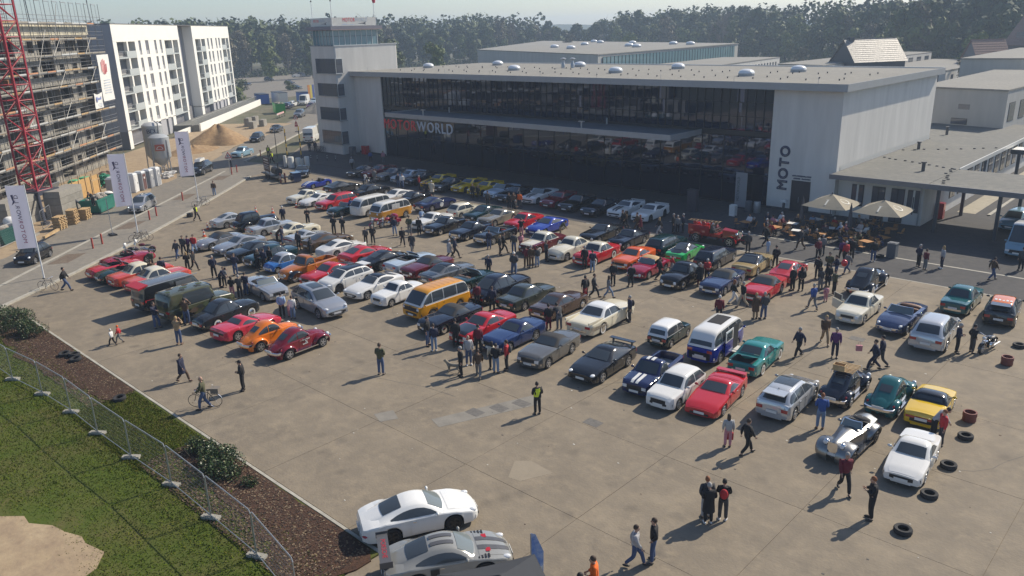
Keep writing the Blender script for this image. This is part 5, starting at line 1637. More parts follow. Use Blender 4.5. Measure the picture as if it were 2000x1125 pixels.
for i,(x,y,rx,ry,h,n,lab)in enumerate([
(-32.6,13.3,.95,.55,.75,1500,'small evergreen shrub at the left end of the clump by the fence'),(-31.3,13.25,1.05,.8,.9,2300,'bushy evergreen shrub in the middle of the clump by the fence'),
(-29.9,13.1,.95,.85,.85,2200,'evergreen shrub at the right end of the clump by the fence'),(-28.3,13.3,.4,.3,.4,260,'tiny evergreen shrub standing alone right of the clump'),
(-56.4,12.6,1.4,.9,1.,2600,'big evergreen shrub nearest the mulch at the left frame edge'),(-58.6,13.,1.5,.9,1.1,2400,'big evergreen shrub behind the nearest one at the left frame edge'),
(-60.4,12.8,1.2,.9,1.,1500,'evergreen shrub by the kerb at the left frame edge'),(-55.,13.4,.9,.5,.8,800,'low outlying evergreen shrub at the mulch edge'),(-57.5,11.5,1.5,.8,1.1,1500,'evergreen shrub just behind the first fence panel')]):
	t=thing('evergreen_shrub',lab,'shrub',(x,y,.04),i*.2,'evergreen shrubs in the bed')
	obj('foliage',shrub_mesh(500+i,rx,ry,h,n),t);obj('stems',stems(520+i,rx,ry,h),t)
# ================================================================ vehicles
def pw(pts,t):
	"""piecewise smooth interpolation of [(t, value)...]"""
	if t<=pts[0][0]:return pts[0][1]
	for(a,va),(b,vb)in zip(pts[:-1],pts[1:]):
		if t<=b:
			k=(t-a)/(b-a)if b>a else 1
			return va+(vb-va)*k
	return pts[-1][1]
M_TYRE=mat('tyre_rubber',(.022,.022,.024),rough=.85)
M_CHROME=mat('chrome',(.75,.75,.76),rough=.12,metal=1.)
M_BLK=mat('black_trim',(.018,.018,.02),rough=.5)
M_UNDER=mat('underbody',(.02,.02,.02),rough=.9)
M_CGLASS=glass_mat('car_glass_sky_tint',(.045,.055,.065),1.62,.04)  # bluish grey of reflected sky is mixed into the base colour
M_CGLASSL=glass_mat('car_glass_sky_pale',(.16,.185,.19),1.55,.05)  # opaque; see-through look and sky brightness are put into the paler colour
M_LAMP=mat('lamp_glass',(.7,.72,.74),rough=.08,coat=1.)
M_TAIL=mat('tail_lamp',(.36,.015,.02),rough=.15,coat=1.)
M_AMB=mat('amber_lamp',(.6,.2,.02),rough=.2)
M_PLATE=mat('number_plate',(.7,.7,.68),rough=.5)
M_RIM=mat('alloy_rim',(.5,.51,.53),rough=.3,metal=.8)
M_DRIM=mat('dark_rim',(.04,.04,.045),rough=.35,metal=.5)
M_SEAT=mat('seat_dark',(.03,.028,.028),rough=.7)
M_SEATR=mat('seat_red',(.3,.03,.03),rough=.6)
M_SEATB=mat('seat_brown',(.22,.12,.08),rough=.6)
M_SOFT=mat('soft_top_black',(.03,.03,.034),rough=.85)
M_SOFTT=mat('soft_top_tan',(.42,.29,.15),rough=.85)
M_WW=mat('whitewall',(.62,.61,.58),rough=.7)
PAINTS={}
def paint(name,c,rough=.22,metal=0.,coat=.6):
	if name not in PAINTS:
		PAINTS[name]=mat('paint_'+name,c,rough=rough,metal=metal,coat=coat,var=.04,vscale=.9)
	return PAINTS[name]
for nm,c,me_ in[('white',(.7,.69,.66),0),('purewhite',(.76,.76,.74),0),('cream',(.7,.64,.48),0),('lightcream',(.66,.62,.5),0),('black',(.008,.008,.01),0),('blackblue',(.01,.012,.022),0),('navy',(.012,.018,.07),0),('midblue',(.022,.045,.14),.2),('royal',(.012,.028,.26),0),('brightblue',(.02,.05,.34),.2),('blue',(.03,.14,.42),0),('steelblue',(.035,.055,.13),.2),('paleblue',(.42,.5,.58),.1),('lightblue',(.2,.33,.42),0),('teal',(.012,.1,.105),.1),('turquoise',(.03,.23,.22),.1),('darkteal',(.008,.032,.036),.1),('darkgreen',(.006,.026,.016),0),('green',(.02,.4,.09),0),('olive',(.055,.062,.048),.2),('camo',(.075,.08,.045),0),('silver',(.4,.41,.43),.5),('lightsilver',(.52,.53,.54),.4),('grey',(.19,.195,.2),.4),('greywarm',(.16,.155,.145),.4),('darkgrey',(.035,.038,.042),.3),('charcoal',(.018,.02,.024),.2),('chalk',(.27,.27,.255),.1),('barealu',(.27,.27,.265),.9),('red',(.47,.018,.025),0),('pinkred',(.52,.035,.06),0),('darkred',(.17,.008,.018),0),('maroon',(.11,.008,.014),0),('crimson',(.28,.012,.035),0),('coral',(.56,.075,.05),0),('fire',(.3,.013,.014),0),('orange',(.68,.17,.012),0),('redorange',(.66,.11,.018),0),('burnt',(.42,.13,.018),0),('amber',(.66,.29,.012),0),('ochre',(.47,.22,.022),0),('yellow',(.66,.43,.012),0),('gold',(.44,.33,.15),.2),('champagne',(.3,.27,.215),.4),('brown',(.085,.05,.035),.2),('bronze',(.12,.075,.04),.3)]:
	paint(nm,c,metal=me_,rough=.12 if nm!='barealu' else .34)
def T(**k):
	d=dict(L=4.6,W=1.75,wb=2.65,fo=.82,r=.31,sill=.2,drop=.09,crown=.03,nose=0.,H=1.4,
plan=[(0,.84),(.05,.95),(.25,1),(.75,1),(.94,.95),(1,.82)],
deck=[(0,.8),(.03,.88),(.25,.92),(.4,.92),(.7,.92),(.9,.84),(.98,.74),(1,.66)],
A=.69,B=.55,C=.34,D=.2,wA=.8,wB=.68,wC=.67,wD=.78,bow=.1,soft=0,win=None,bp=[],lamp='round',rim='alloy',bumper='chrome',fender=None,extra=[],doors=[(.36,.63)],grille=None,tw=.2,tail='box',open=None,gl='dark')
	d.update(k)
	return d
BOX=dict(deck=[(0,.8),(.02,.9),(.2,.93),(.4,.93),(.66,.93),(.72,.93),(.95,.86),(1,.72)])
TYPES={
'sedan':T(L=4.7,W=1.75,wb=2.75,H=1.42,A=.69,B=.56,C=.34,D=.215,bp=[.45],doors=[(.46,.63),(.29,.45)],lamp='rect',**BOX),
'sedan60':T(L=4.55,W=1.7,wb=2.65,H=1.46,A=.68,B=.565,C=.35,D=.24,bp=[.46],doors=[(.47,.63),(.3,.46)],lamp='round',wB=.66,wC=.64,**BOX),
'wagon':T(L=4.75,W=1.78,wb=2.75,H=1.46,A=.69,B=.56,C=.1,D=.02,bp=[.46,.28],doors=[(.47,.63),(.29,.46)],lamp='rect',wD=.74,**BOX),
'coupe':T(L=4.6,W=1.76,wb=2.6,H=1.34,A=.67,B=.54,C=.37,D=.2,bp=[.36],doors=[(.36,.62)],lamp='rect',**BOX),
'coupe60':T(L=4.5,W=1.72,wb=2.6,H=1.36,A=.66,B=.55,C=.38,D=.24,bp=[.4],doors=[(.38,.62)],lamp='round',**BOX),
'softcoupe':T(L=4.4,W=1.78,wb=2.46,H=1.3,A=.62,B=.5,C=.35,D=.27,bp=[],doors=[(.33,.58)],lamp='rect',roofm='soft',**BOX),
'muscle':T(L=4.75,W=1.84,wb=2.78,H=1.31,A=.63,B=.51,C=.36,D=.13,bp=[.36],doors=[(.33,.58)],lamp='round',tw=.24,r=.33,
deck=[(0,.78),(.02,.92),(.2,.97),(.3,.93),(.45,.91),(.62,.93),(.94,.84),(1,.7)]),
'camaro':T(L=4.84,W=1.92,wb=2.85,H=1.37,A=.64,B=.5,C=.34,D=.15,bp=[],doors=[(.34,.58)],lamp='slit',tw=.26,r=.36,bumper='body',sill=.18,rim='dark',wB=.62,wC=.6,
deck=[(0,.85),(.02,1.02),(.18,1.03),(.32,.98),(.45,.95),(.64,.96),(.92,.86),(.98,.76),(1,.62)],spoil=.07),
'gt':T(L=4.55,W=1.88,wb=2.65,H=1.3,A=.66,B=.5,C=.34,D=.1,soft=2,bp=[],doors=[(.36,.6)],lamp='slant',tw=.26,r=.34,bumper='body',rim='alloy',wB=.6,wC=.58,
deck=[(0,.72),(.03,.9),(.15,.97),(.3,.93),(.45,.9),(.65,.9),(.86,.8),(.95,.7),(1,.56)]),
'p911':T(L=4.46,W=1.83,wb=2.35,fo=1.03,H=1.3,r=.335,tw=.28,A=.69,B=.555,C=.36,D=.075,soft=4,bp=[],doors=[(.4,.62)],lamp='oval',bumper='body',tail='slim',wB=.6,wC=.57,wD=.52,bow=.18,wA=.76,
plan=[(0,.74),(.04,.88),(.14,.985),(.24,1.),(.36,.955),(.55,.93),(.7,.955),(.84,.96),(.94,.86),(.985,.72),(1,.58)],
deck=[(0,.62),(.015,.78),(.08,.86),(.2,.95),(.35,.92),(.5,.9),(.69,.89),(.8,.84),(.9,.73),(.965,.62),(1,.5)],drop=.06,crown=.045,flares=.06),
'p911c':T(L=4.29,W=1.7,wb=2.27,fo=.98,H=1.31,r=.315,tw=.24,A=.67,B=.56,C=.36,D=.06,soft=4,bp=[.4],doors=[(.4,.61)],lamp='oval',bumper='body',tail='wide',wB=.61,wC=.58,wD=.55,bow=.12,
plan=[(0,.8),(.04,.92),(.16,1.),(.3,.97),(.55,.94),(.72,.96),(.9,.94),(.98,.82),(1,.72)],
deck=[(0,.64),(.02,.8),(.1,.86),(.22,.94),(.36,.9),(.67,.89),(.82,.8),(.92,.7),(.98,.6),(1,.5)],drop=.06,crown=.03),
'beetle':T(L=4.07,W=1.12,wb=2.4,fo=.8,H=1.5,r=.315,tw=.16,sill=.28,A=.635,B=.55,C=.36,D=.07,soft=5,bp=[.4],doors=[(.41,.6)],lamp='none',bumper='chrome',tail='none',wA=.86,wB=.78,wC=.76,wD=.62,bow=.06,realW=1.55,
plan=[(0,.5),(.05,.7),(.15,.9),(.28,1.),(.62,1.02),(.72,.88),(.85,.66),(.95,.46),(1,.32)],
deck=[(0,.48),(.03,.66),(.1,.82),(.22,.95),(.35,.96),(.62,.97),(.74,.95),(.86,.84),(.95,.66),(1,.44)],drop=.05,crown=.08,fender='beetle',rim='alloy',arch=False),
'bus2':T(L=4.5,W=1.72,wb=2.4,fo=1.12,H=1.94,r=.33,tw=.18,sill=.28,A=.985,B=.9,C=.06,D=.015,soft=2,bp=[.72,.48,.26],doors=[(.72,.93),(.47,.71)],lamp='round',bumper='white',wA=.9,wB=.8,wC=.8,wD=.88,bow=.1,rim='alloy',winlow=.1,
plan=[(0,.84),(.03,.94),(.1,1),(.9,1),(.97,.92),(1,.78)],deck=[(0,1.06),(.02,1.13),(.5,1.15),(.97,1.13),(1,1.08)],drop=.03,crown=0.,roofz=.32),
'bus3':T(L=4.57,W=1.84,wb=2.46,fo=1.07,H=1.95,r=.33,tw=.19,sill=.26,A=.975,B=.8,C=.04,D=.008,soft=1,bp=[.75,.53,.27],doors=[(.75,.93),(.5,.74)],lamp='round',bumper='dark',wA=.9,wB=.84,wC=.84,wD=.9,bow=.05,rim='alloy',winlow=.12,
plan=[(0,.92),(.03,.97),(.1,1),(.9,1),(.98,.95),(1,.9)],deck=[(0,.98),(.01,1.05),(.5,1.06),(.97,1.04),(1,1.)],drop=.02,crown=0.,roofz=.14),
'hatch80':T(L=3.82,W=1.61,wb=2.4,fo=.74,H=1.41,r=.29,A=.7,B=.56,C=.17,D=.03,soft=0,bp=[.36],doors=[(.36,.64)],lamp='rect',bumper='dark',wB=.72,wC=.7,wD=.8,
deck=[(0,.76),(.02,.88),(.3,.91),(.68,.9),(.73,.89),(.95,.82),(1,.7)]),
'hatch':T(L=4.25,W=1.8,wb=2.63,fo=.86,H=1.46,r=.33,tw=.22,A=.76,B=.56,C=.14,D=.03,soft=1,bp=[.44,.24],doors=[(.44,.67),(.26,.43)],lamp='slant',bumper='body',wB=.66,wC=.62,wD=.72,bow=.12,
deck=[(0,.8),(.02,.98),(.3,1.),(.7,.98),(.78,.97),(.93,.83),(.98,.7),(1,.55)],spoil=.03),
'suv':T(L=4.85,W=1.94,wb=2.89,fo=.93,H=1.7,r=.38,tw=.27,A=.735,B=.55,C=.14,D=.02,soft=1,bp=[.44,.23],doors=[(.44,.67),(.26,.43)],lamp='slant',bumper='body',wB=.66,wC=.62,wD=.72,bow=.12,sill=.28,
deck=[(0,.95),(.02,1.12),(.3,1.15),(.72,1.11),(.92,.97),(.98,.82),(1,.62)]),
'mini60':T(L=3.3,W=1.42,wb=2.14,fo=.56,H=1.36,r=.255,tw=.15,A=.7,B=.6,C=.07,D=.01,soft=1,bp=[.42],doors=[(.42,.66)],lamp='round',wB=.76,wC=.74,wD=.82,
deck=[(0,.72),(.03,.84),(.7,.85),(.92,.78),(1,.66)]),
'small60':T(L=3.9,W=1.55,wb=2.3,fo=.7,H=1.38,r=.28,A=.68,B=.57,C=.36,D=.24,bp=[.46],lamp='round',wB=.7,wC=.68,**BOX),
'micro':T(L=3.,W=1.42,wb=1.9,fo=.5,H=1.36,r=.25,tw=.14,A=.78,B=.62,C=.3,D=.06,soft=4,bp=[.4],lamp='round',wB=.72,wC=.68,deck=[(0,.5),(.05,.68),(.3,.8),(.8,.8),(.95,.7),(1,.5)],doors=[(.42,.72)]),
'wedge':T(L=4.3,W=1.78,wb=2.45,fo=.95,H=1.17,r=.315,tw=.26,A=.64,B=.49,C=.37,D=.27,bp=[],doors=[(.36,.6)],lamp='none',bumper='body',tail='wide',wB=.66,wC=.64,wD=.8,
deck=[(0,.76),(.02,.88),(.2,.91),(.36,.87),(.62,.83),(.9,.68),(1,.52)],sill=.18),
'x19':T(L=3.85,W=1.57,wb=2.2,fo=.82,H=1.18,r=.285,tw=.2,A=.66,B=.52,C=.36,D=.27,bp=[],doors=[(.38,.62)],lamp='none',bumper='dark',wB=.7,wC=.68,wD=.84,
deck=[(0,.72),(.02,.88),(.26,.9),(.4,.86),(.66,.82),(.9,.68),(1,.55)],sill=.18),
'p914':T(L=3.98,W=1.65,wb=2.45,fo=.72,H=1.2,r=.3,tw=.2,A=.68,B=.56,C=.4,D=.35,bp=[],doors=[(.42,.66)],lamp='none',bumper='dark',tail='wide',wB=.7,wC=.72,wD=.8,
deck=[(0,.7),(.02,.84),(.3,.88),(.68,.85),(.93,.76),(1,.58)],sill=.2),
'roadster':T(L=4.25,W=1.68,wb=2.42,fo=.85,H=1.22,r=.31,A=.6,B=.545,C=.36,D=.3,open=(.31,.555),lamp='round',doors=[(.38,.58)],deck=[(0,.6),(.04,.8),(.2,.88),(.32,.87),(.6,.87),(.8,.85),(.95,.74),(1,.58)],drop=.1,crown=.04,
plan=[(0,.78),(.05,.92),(.2,1),(.8,.99),(.94,.93),(1,.72)]),
'roadster_sl':T(L=4.45,W=1.79,wb=2.46,fo=.9,H=1.26,r=.32,A=.62,B=.55,C=.36,D=.3,open=(.3,.57),lamp='rect',doors=[(.36,.6)],**BOX),
'cabrio_mod':T(L=4.84,W=1.92,wb=2.85,H=1.36,A=.63,B=.54,C=.36,D=.3,open=(.24,.57),lamp='slit',doors=[(.34,.58)],tw=.26,r=.36,bumper='body',sill=.18,deck=[(0,.85),(.02,1.02),(.18,1.03),(.32,.98),(.45,.95),(.64,.96),(.92,.86),(.98,.76),(1,.62)]),
'boxster':T(L=4.35,W=1.8,wb=2.42,fo=.95,H=1.27,r=.33,tw=.26,A=.645,B=.53,C=.4,D=.24,soft=3,roofm='soft',doors=[(.4,.61)],lamp='oval',bumper='body',wB=.62,wC=.6,wD=.66,bow=.14,
plan=[(0,.74),(.04,.9),(.16,1),(.4,.96),(.7,.96),(.86,.97),(.95,.86),(1,.62)],deck=[(0,.6),(.03,.82),(.2,.92),(.4,.9),(.66,.88),(.82,.84),(.92,.72),(1,.5)],drop=.06,crown=.05),
'ds':T(L=4.84,W=1.8,wb=3.12,fo=.85,H=1.3,r=.33,tw=.18,A=.635,B=.575,C=.36,D=.3,open=(.22,.6),lamp='oval',doors=[(.36,.62)],sill=.24,
plan=[(0,.7),(.05,.8),(.2,.92),(.45,1),(.75,1),(.9,.95),(.97,.82),(1,.62)],deck=[(0,.66),(.03,.8),(.2,.9),(.4,.9),(.62,.92),(.8,.86),(.93,.72),(1,.5)],drop=.07,crown=.05,seat='brown'),
'pickup_small':T(L=4.35,W=1.64,wb=2.62,fo=.76,H=1.43,r=.3,A=.72,B=.595,C=.475,D=.435,bp=[],doors=[(.46,.68)],lamp='rect',bumper='dark',bed=(.03,.425,.56),wB=.74,wC=.74,wD=.84,
deck=[(0,.96),(.02,.98),(.43,.98),(.45,.92),(.7,.91),(.95,.84),(1,.72)],sill=.2,drop=.03),
'pickup_old':T(L=4.95,W=1.86,wb=2.95,fo=.85,H=1.72,r=.36,tw=.2,sill=.34,A=.655,B=.6,C=.47,D=.44,soft=2,bp=[],doors=[(.47,.64)],lamp='round',bumper='none',bed=(.02,.425,.66),wA=.78,wB=.66,wC=.68,wD=.78,rim='white',fender='old',
plan=[(0,.8),(.43,.8),(.45,.84),(.64,.84),(.72,.7),(.95,.56),(1,.42)],deck=[(0,1.06),(.43,1.06),(.45,1.1),(.66,1.12),(.8,1.08),(.95,.98),(1,.8)],drop=.05,crown=.04,arch=False),
'fin50':T(L=5.4,W=1.98,wb=3.1,fo=.95,H=1.48,r=.35,tw=.2,A=.665,B=.575,C=.37,D=.25,soft=1,bp=[.43],doors=[(.43,.62)],lamp='round',rim='white',wB=.7,wC=.66,wA=.84,wD=.86,bow=.2,fins=True,
deck=[(0,.84),(.03,.93),(.25,.98),(.4,.98),(.68,.99),(.95,.92),(1,.76)]),
'two50':T(L=4.75,W=1.78,wb=2.75,fo=.85,H=1.5,r=.33,A=.665,B=.57,C=.37,D=.25,soft=1,bp=[.45],doors=[(.46,.62)],lamp='round',rim='white',wB=.7,wC=.66,bow=.15,
deck=[(0,.82),(.03,.92),(.25,.97),(.4,.97),(.68,.98),(.95,.92),(1,.76)]),
'round50':T(L=4.5,W=1.74,wb=2.65,fo=.8,H=1.56,r=.33,tw=.17,A=.66,B=.57,C=.36,D=.19,soft=3,bp=[.45],doors=[(.45,.61),(.29,.44)],lamp='round',rim='white',wB=.66,wC=.62,wA=.76,wD=.7,bow=.1,
plan=[(0,.7),(.04,.86),(.2,.98),(.5,1),(.75,.99),(.92,.95),(.98,.84),(1,.74)],deck=[(0,.62),(.03,.82),(.1,.92),(.25,1.),(.66,1.01),(.85,1.),(.95,.92),(1,.74)],drop=.13,crown=.06),
'saloon50':T(L=4.8,W=1.76,wb=2.84,fo=.82,H=1.54,r=.35,tw=.17,A=.61,B=.53,C=.33,D=.08,soft=4,bp=[.4],doors=[(.42,.58),(.27,.41)],lamp='round',wB=.64,wC=.58,wA=.74,wD=.56,bow=.1,
plan=[(0,.6),(.05,.8),(.2,.96),(.5,1),(.75,1),(.92,.96),(.98,.84),(1,.7)],deck=[(0,.56),(.04,.8),(.12,.94),(.25,1.02),(.6,1.02),(.8,1.),(.93,.88),(1,.62)],drop=.16,crown=.09),
'limo50':T(L=5.3,W=1.9,wb=3.1,fo=.9,H=1.66,r=.36,tw=.18,A=.64,B=.56,C=.3,D=.1,soft=3,bp=[.46,.3],doors=[(.47,.61),(.3,.46)],lamp='round',wB=.66,wC=.6,wA=.76,wD=.66,bow=.1,
plan=[(0,.68),(.04,.84),(.2,.98),(.5,1),(.75,.98),(.92,.92),(.98,.82),(1,.7)],deck=[(0,.62),(.03,.84),(.1,.96),(.25,1.04),(.64,1.05),(.85,1.03),(.95,.94),(1,.74)],drop=.12,crown=.06),
'prewar':T(L=4.6,W=1.36,wb=2.85,fo=.55,H=1.76,r=.38,tw=.15,sill=.34,A=.6,B=.57,C=.22,D=.13,soft=2,bp=[.4],doors=[(.42,.57),(.26,.41)],lamp='pod',bumper='chrome',wA=.84,wB=.82,wC=.8,wD=.84,realW=1.72,rim='alloy',
plan=[(0,.72),(.06,.86),(.2,1.),(.58,1.),(.64,.82),(.9,.56),(.97,.5),(1,.46)],deck=[(0,.8),(.05,1.),(.3,1.06),(.58,1.08),(.7,1.08),(.95,1.04),(1,.98)],drop=.06,crown=.05,fender='old',arch=False),
'coupe30':T(L=4.7,W=1.36,wb=2.85,fo=.65,H=1.66,r=.36,tw=.16,sill=.32,A=.6,B=.545,C=.36,D=.05,soft=5,bp=[.4],doors=[(.42,.57)],lamp='pod',bumper='chrome',wA=.84,wB=.8,wC=.72,wD=.6,realW=1.76,rim='white',
plan=[(0,.5),(.06,.74),(.2,.96),(.58,1.),(.66,.8),(.9,.56),(.97,.46),(1,.38)],deck=[(0,.56),(.05,.78),(.15,.95),(.3,1.05),(.58,1.06),(.7,1.06),(.93,1.),(1,.84)],drop=.06,crown=.08,fender='old',arch=False),
'morgan':T(L=3.95,W=1.1,wb=2.45,fo=.55,H=1.25,r=.33,tw=.18,sill=.26,A=.52,B=.485,C=.33,D=.25,open=(.22,.49),lamp='pod',bumper='none',realW=1.6,rim='dark',doors=[(.3,.48)],fender='old',arch=False,
plan=[(0,.62),(.06,.86),(.22,1.),(.5,1.),(.62,.84),(.9,.56),(.97,.48),(1,.4)],deck=[(0,.66),(.05,.84),(.25,.92),(.5,.92),(.7,.92),(.95,.84),(1,.72)],drop=.1,crown=.1),
'kit':T(L=3.7,W=1.6,wb=2.25,fo=.75,H=1.05,r=.29,tw=.22,A=.56,B=.53,C=.4,D=.3,open=(.26,.52),lamp='none',bumper='none',doors=[],deck=[(0,.62),(.05,.74),(.22,.78),(.4,.66),(.55,.7),(.74,.76),(.9,.6),(1,.42)],sill=.14,rim='alloy',noscreen=True),
'van':T(L=5.2,W=1.98,wb=3.2,fo=.85,H=2.05,r=.37,tw=.24,sill=.34,A=.845,B=.745,C=.02,D=.005,soft=0,bp=[],doors=[(.62,.8)],lamp='rect',bumper='dark',wA=.86,wB=.84,wC=.86,wD=.92,winrange=(.62,.82),norear=False,
deck=[(0,1.05),(.01,1.1),(.84,1.12),(.87,1.12),(.97,1.02),(1,.86)],drop=.04),
'highvan':T(L=5.6,W=2.,wb=3.4,fo=.95,H=2.65,r=.36,tw=.22,sill=.34,A=.93,B=.78,C=.02,D=.006,soft=0,bp=[],doors=[(.7,.88)],lamp='rect',bumper='dark',wA=.86,wB=.82,wC=.84,wD=.92,winrange=(.72,.9),
deck=[(0,1.2),(.01,1.25),(.9,1.2),(.94,1.1),(1,.8)],drop=.04),
'milvan':T(L=4.95,W=1.95,wb=2.9,fo=.8,H=2.15,r=.4,tw=.22,sill=.45,A=.7,B=.655,C=.02,D=.005,soft=0,bp=[],doors=[(.5,.68)],lamp='round',bumper='dark',wA=.84,wB=.86,wC=.9,wD=.92,winrange=(.22,.68),rim='dark',
deck=[(0,1.1),(.01,1.2),(.68,1.22),(.74,1.2),(.95,1.1),(1,.95)],drop=.06),
'mpv':T(L=4.3,W=1.78,wb=2.6,fo=.85,H=1.58,r=.32,A=.8,B=.58,C=.1,D=.02,soft=1,bp=[.46,.25],doors=[(.46,.7),(.27,.45)],lamp='slant',bumper='body',wB=.66,wC=.64,wD=.74,deck=[(0,.85),(.02,1.),(.7,1.),(.8,.98),(.94,.84),(1,.58)]),
'small':T(L=3.55,W=1.63,wb=2.3,fo=.7,H=1.49,r=.3,A=.77,B=.6,C=.16,D=.03,soft=2,bp=[.4],doors=[(.41,.68)],lamp='oval',bumper='body',wB=.66,wC=.62,wD=.7,deck=[(0,.78),(.03,.92),(.7,.95),(.8,.93),(.93,.8),(1,.55)]),
}
class CarGeo:
	def __init__(s,sp):
		s.sp=sp;L=sp['L'];s.L=L
		s.xf=L/2-sp['fo'];s.xr=s.xf-sp['wb']
		s.A,s.B,s.C,s.D=[(-L/2+L*sp[k])for k in 'ABCD']
		s.zA,s.zD=s.deck(s.A),s.deck(s.D)
		n=64;xs=[s.D+(s.A-s.D)*i/n for i in range(n+1)]
		H=sp['H']
		def raw(x):
			if x>=s.B:return H-.035+(s.zA-H+.035)*(x-s.B)/(s.A-s.B)
			if x<=s.C:return H-.04+(s.zD-H+.04)*((s.C-x)/(s.C-s.D)if s.C>s.D else 1)
			k=(x-s.C)/(s.B-s.C)
			return H-.04+.005*k+.16*k*(1-k)
		zs=[raw(x)for x in xs]
		for _ in range(int(sp['soft']*14)+3):
			zs=[zs[0]]+[(zs[i-1]+2*zs[i]+zs[i+1])/4 for i in range(1,n)]+[zs[-1]]
		mx=max(zs)
		s.rx,s.rz=xs,[z*1.+(sp['H']-mx)*max(0,min(1,(z-.9)/(mx-.9)))for z in zs]
		s.wt=[(s.D,sp['wD']),(s.C,sp['wC']),(s.B,sp['wB']),(s.A,sp['wA'])]
		s.bed=sp.get('bed')
	def t(s,x):return(x+s.L/2)/s.L
	def deck(s,x):return pw(s.sp['deck'],s.t(x))
	def half(s,x):return s.sp['W']/2*pw(s.sp['plan'],s.t(x))
	def ridge(s,x):
		return float(np.interp(x,s.rx,s.rz))
	def top(s,x):
		h=s.half(min(max(x,s.D),s.A));w=pw(s.wt,x)*s.sp['W']/2
		return min(w,h*.95)
	def belt(s,x):return s.half(x)*.955
	def zb(s,x):return s.deck(x)-s.sp['drop']*.45
	def bowx(s,x,f):
		b=s.sp['bow']*(1-f*f)
		k=0
		if x>s.B:k=(x-s.B)/(s.A-s.B+1e-6)
		elif x<s.C:k=-.7*(s.C-x)/(s.C-s.D+1e-6)
		return b*k*.8
	def P(s,x,f,lift=0.):
		"""point of the roof skin: f in [-1, 1] across"""
		w=s.top(x);z=s.ridge(x)
		cr=.035 if s.B>=x>=s.C else .02
		return(x+s.bowx(x,f),f*w,z+cr*(1-f*f)-.035*max(0,abs(f)-.82)/.18+lift)
	def S(s,x,k,side,lift=0.):
		"""point of the side glass plane: k = 0 at the belt, 1 under the roof"""
		zt=s.ridge(x)-.035;z0=min(s.zb(x),zt)
		wt,wb_=s.top(x),s.belt(x)
		y=wb_+(wt-wb_)*k+.03*sin(pi*min(1,max(0,k)))
		return(x+s.bowx(x,1),side*(y+lift),z0+(zt-z0)*k)
	def deckp(s,x,f,lift=0.):
		"""point of the bonnet / boot skin, f in [-1, 1]"""
		zd=s.deck(x);w=s.half(x);a=abs(f);sg=1 if f>=0 else-1
		c=s.sp['crown']
		if a<=.72:y,z=w*f,zd+c*(1-(a/.72)**2)
		else:
			k=(a-.72)/.28;y,z=sg*w*(.72+.235*k),zd-s.sp['drop']*.45*k
		return(x,y,z+lift)
	def sill(s,x):
		sp=s.sp;z=sp['sill']
		t=s.t(x)
		if t>.93:z+=(t-.93)/.07*.06
		if t<.06:z+=(.06-t)/.06*.1
		if sp.get('arch',True):
			Ra=sp['r']+.055
			for xw in(s.xf,s.xr):
				d=abs(x-xw)
				if d<Ra:z=max(z,sp['r']+sqrt(Ra*Ra-d*d))
		return min(z,s.deck(x)-sp['drop']-.04)
	def sidep(s,x,k,side,lift=0.):
		"""point of the body side: k = 0 at the sill, 1 at the shoulder"""
		z0,z1=s.sill(x),s.deck(x)-s.sp['drop']
		w=s.half(x);bul=s.sp.get('bulge',1.)
		y=w*(.965+.035*sin(pi*min(1,k*.62+.28)))
		fl=s.sp.get('flares',0)
		return(x,side*(y+lift),z0+(z1-z0)*k)
_proto={}
def wheel_meshes(r,w,kind):
	key=('wheel',round(r,3),round(w,3),kind)
	if key in _proto:return _proto[key]
	n=20
	Rx=Matrix.Rotation(pi/2,4,'X')
	ty=MB().lathe([(r*.62,-w/2+.01),(r*.66,-w/2),(r*.93,-w/2),(r,-w/2+.035),(r,w/2-.035),(r*.93,w/2),(r*.66,w/2),(r*.62,w/2-.01)],n,Rx,close=True).mesh('tyre',40)
	ty.materials.append(M_TYRE)
	rm=MB()
	o=w/2+.004
	if kind=='white':
		rm.lathe([(r*.88,o-.002),(r*.87,o+.004),(r*.62,o+.004),(r*.6,o-.002)],n,Rx,1)
		rm.lathe([(r*.6,o-.004),(r*.5,o+.012),(r*.28,o+.03),(.01,o+.045)],n,Rx,0)
		mats=[M_CHROME,M_WW]
	elif kind=='hub':
		rm.lathe([(r*.66,o),(r*.64,o+.012),(r*.5,o+.006),(r*.42,o+.02),(r*.2,o+.035),(.01,o+.04)],n,Rx,0);mats=[M_CHROME]
	else:
		rm.lathe([(r*.7,o),(r*.69,o+.012),(r*.62,o+.012),(r*.6,o-.05)],n,Rx,0,close=False)
		rm.lathe([(r*.6,o-.05),(.01,o-.05)],n,Rx,1,close=False)
		for k in range(5):
			a=2*pi*k/5
			M_=Rx@Matrix.Rotation(a,4,'Z')
			rm.add([(.02,-.045,o+.002),(r*.63,-.03,o+.008),(r*.63,.03,o+.008),(.02,.045,o+.002),(.02,-.045,o-.03),(r*.63,-.03,o-.03),(r*.63,.03,o-.03),(.02,.045,o-.03)],
[(0,1,2,3),(0,4,5,1),(3,2,6,7),(1,5,6,2)],0,M_)
		rm.lathe([(r*.16,o-.02),(r*.14,o+.014),(.01,o+.018)],10,Rx,0)
		mats=[M_DRIM if kind=='dark' else M_RIM,M_BLK]
	rme=rm.mesh('rim',40)
	for m in mats:rme.materials.append(m)
	_proto[key]=(ty,rme)
	return _proto[key]
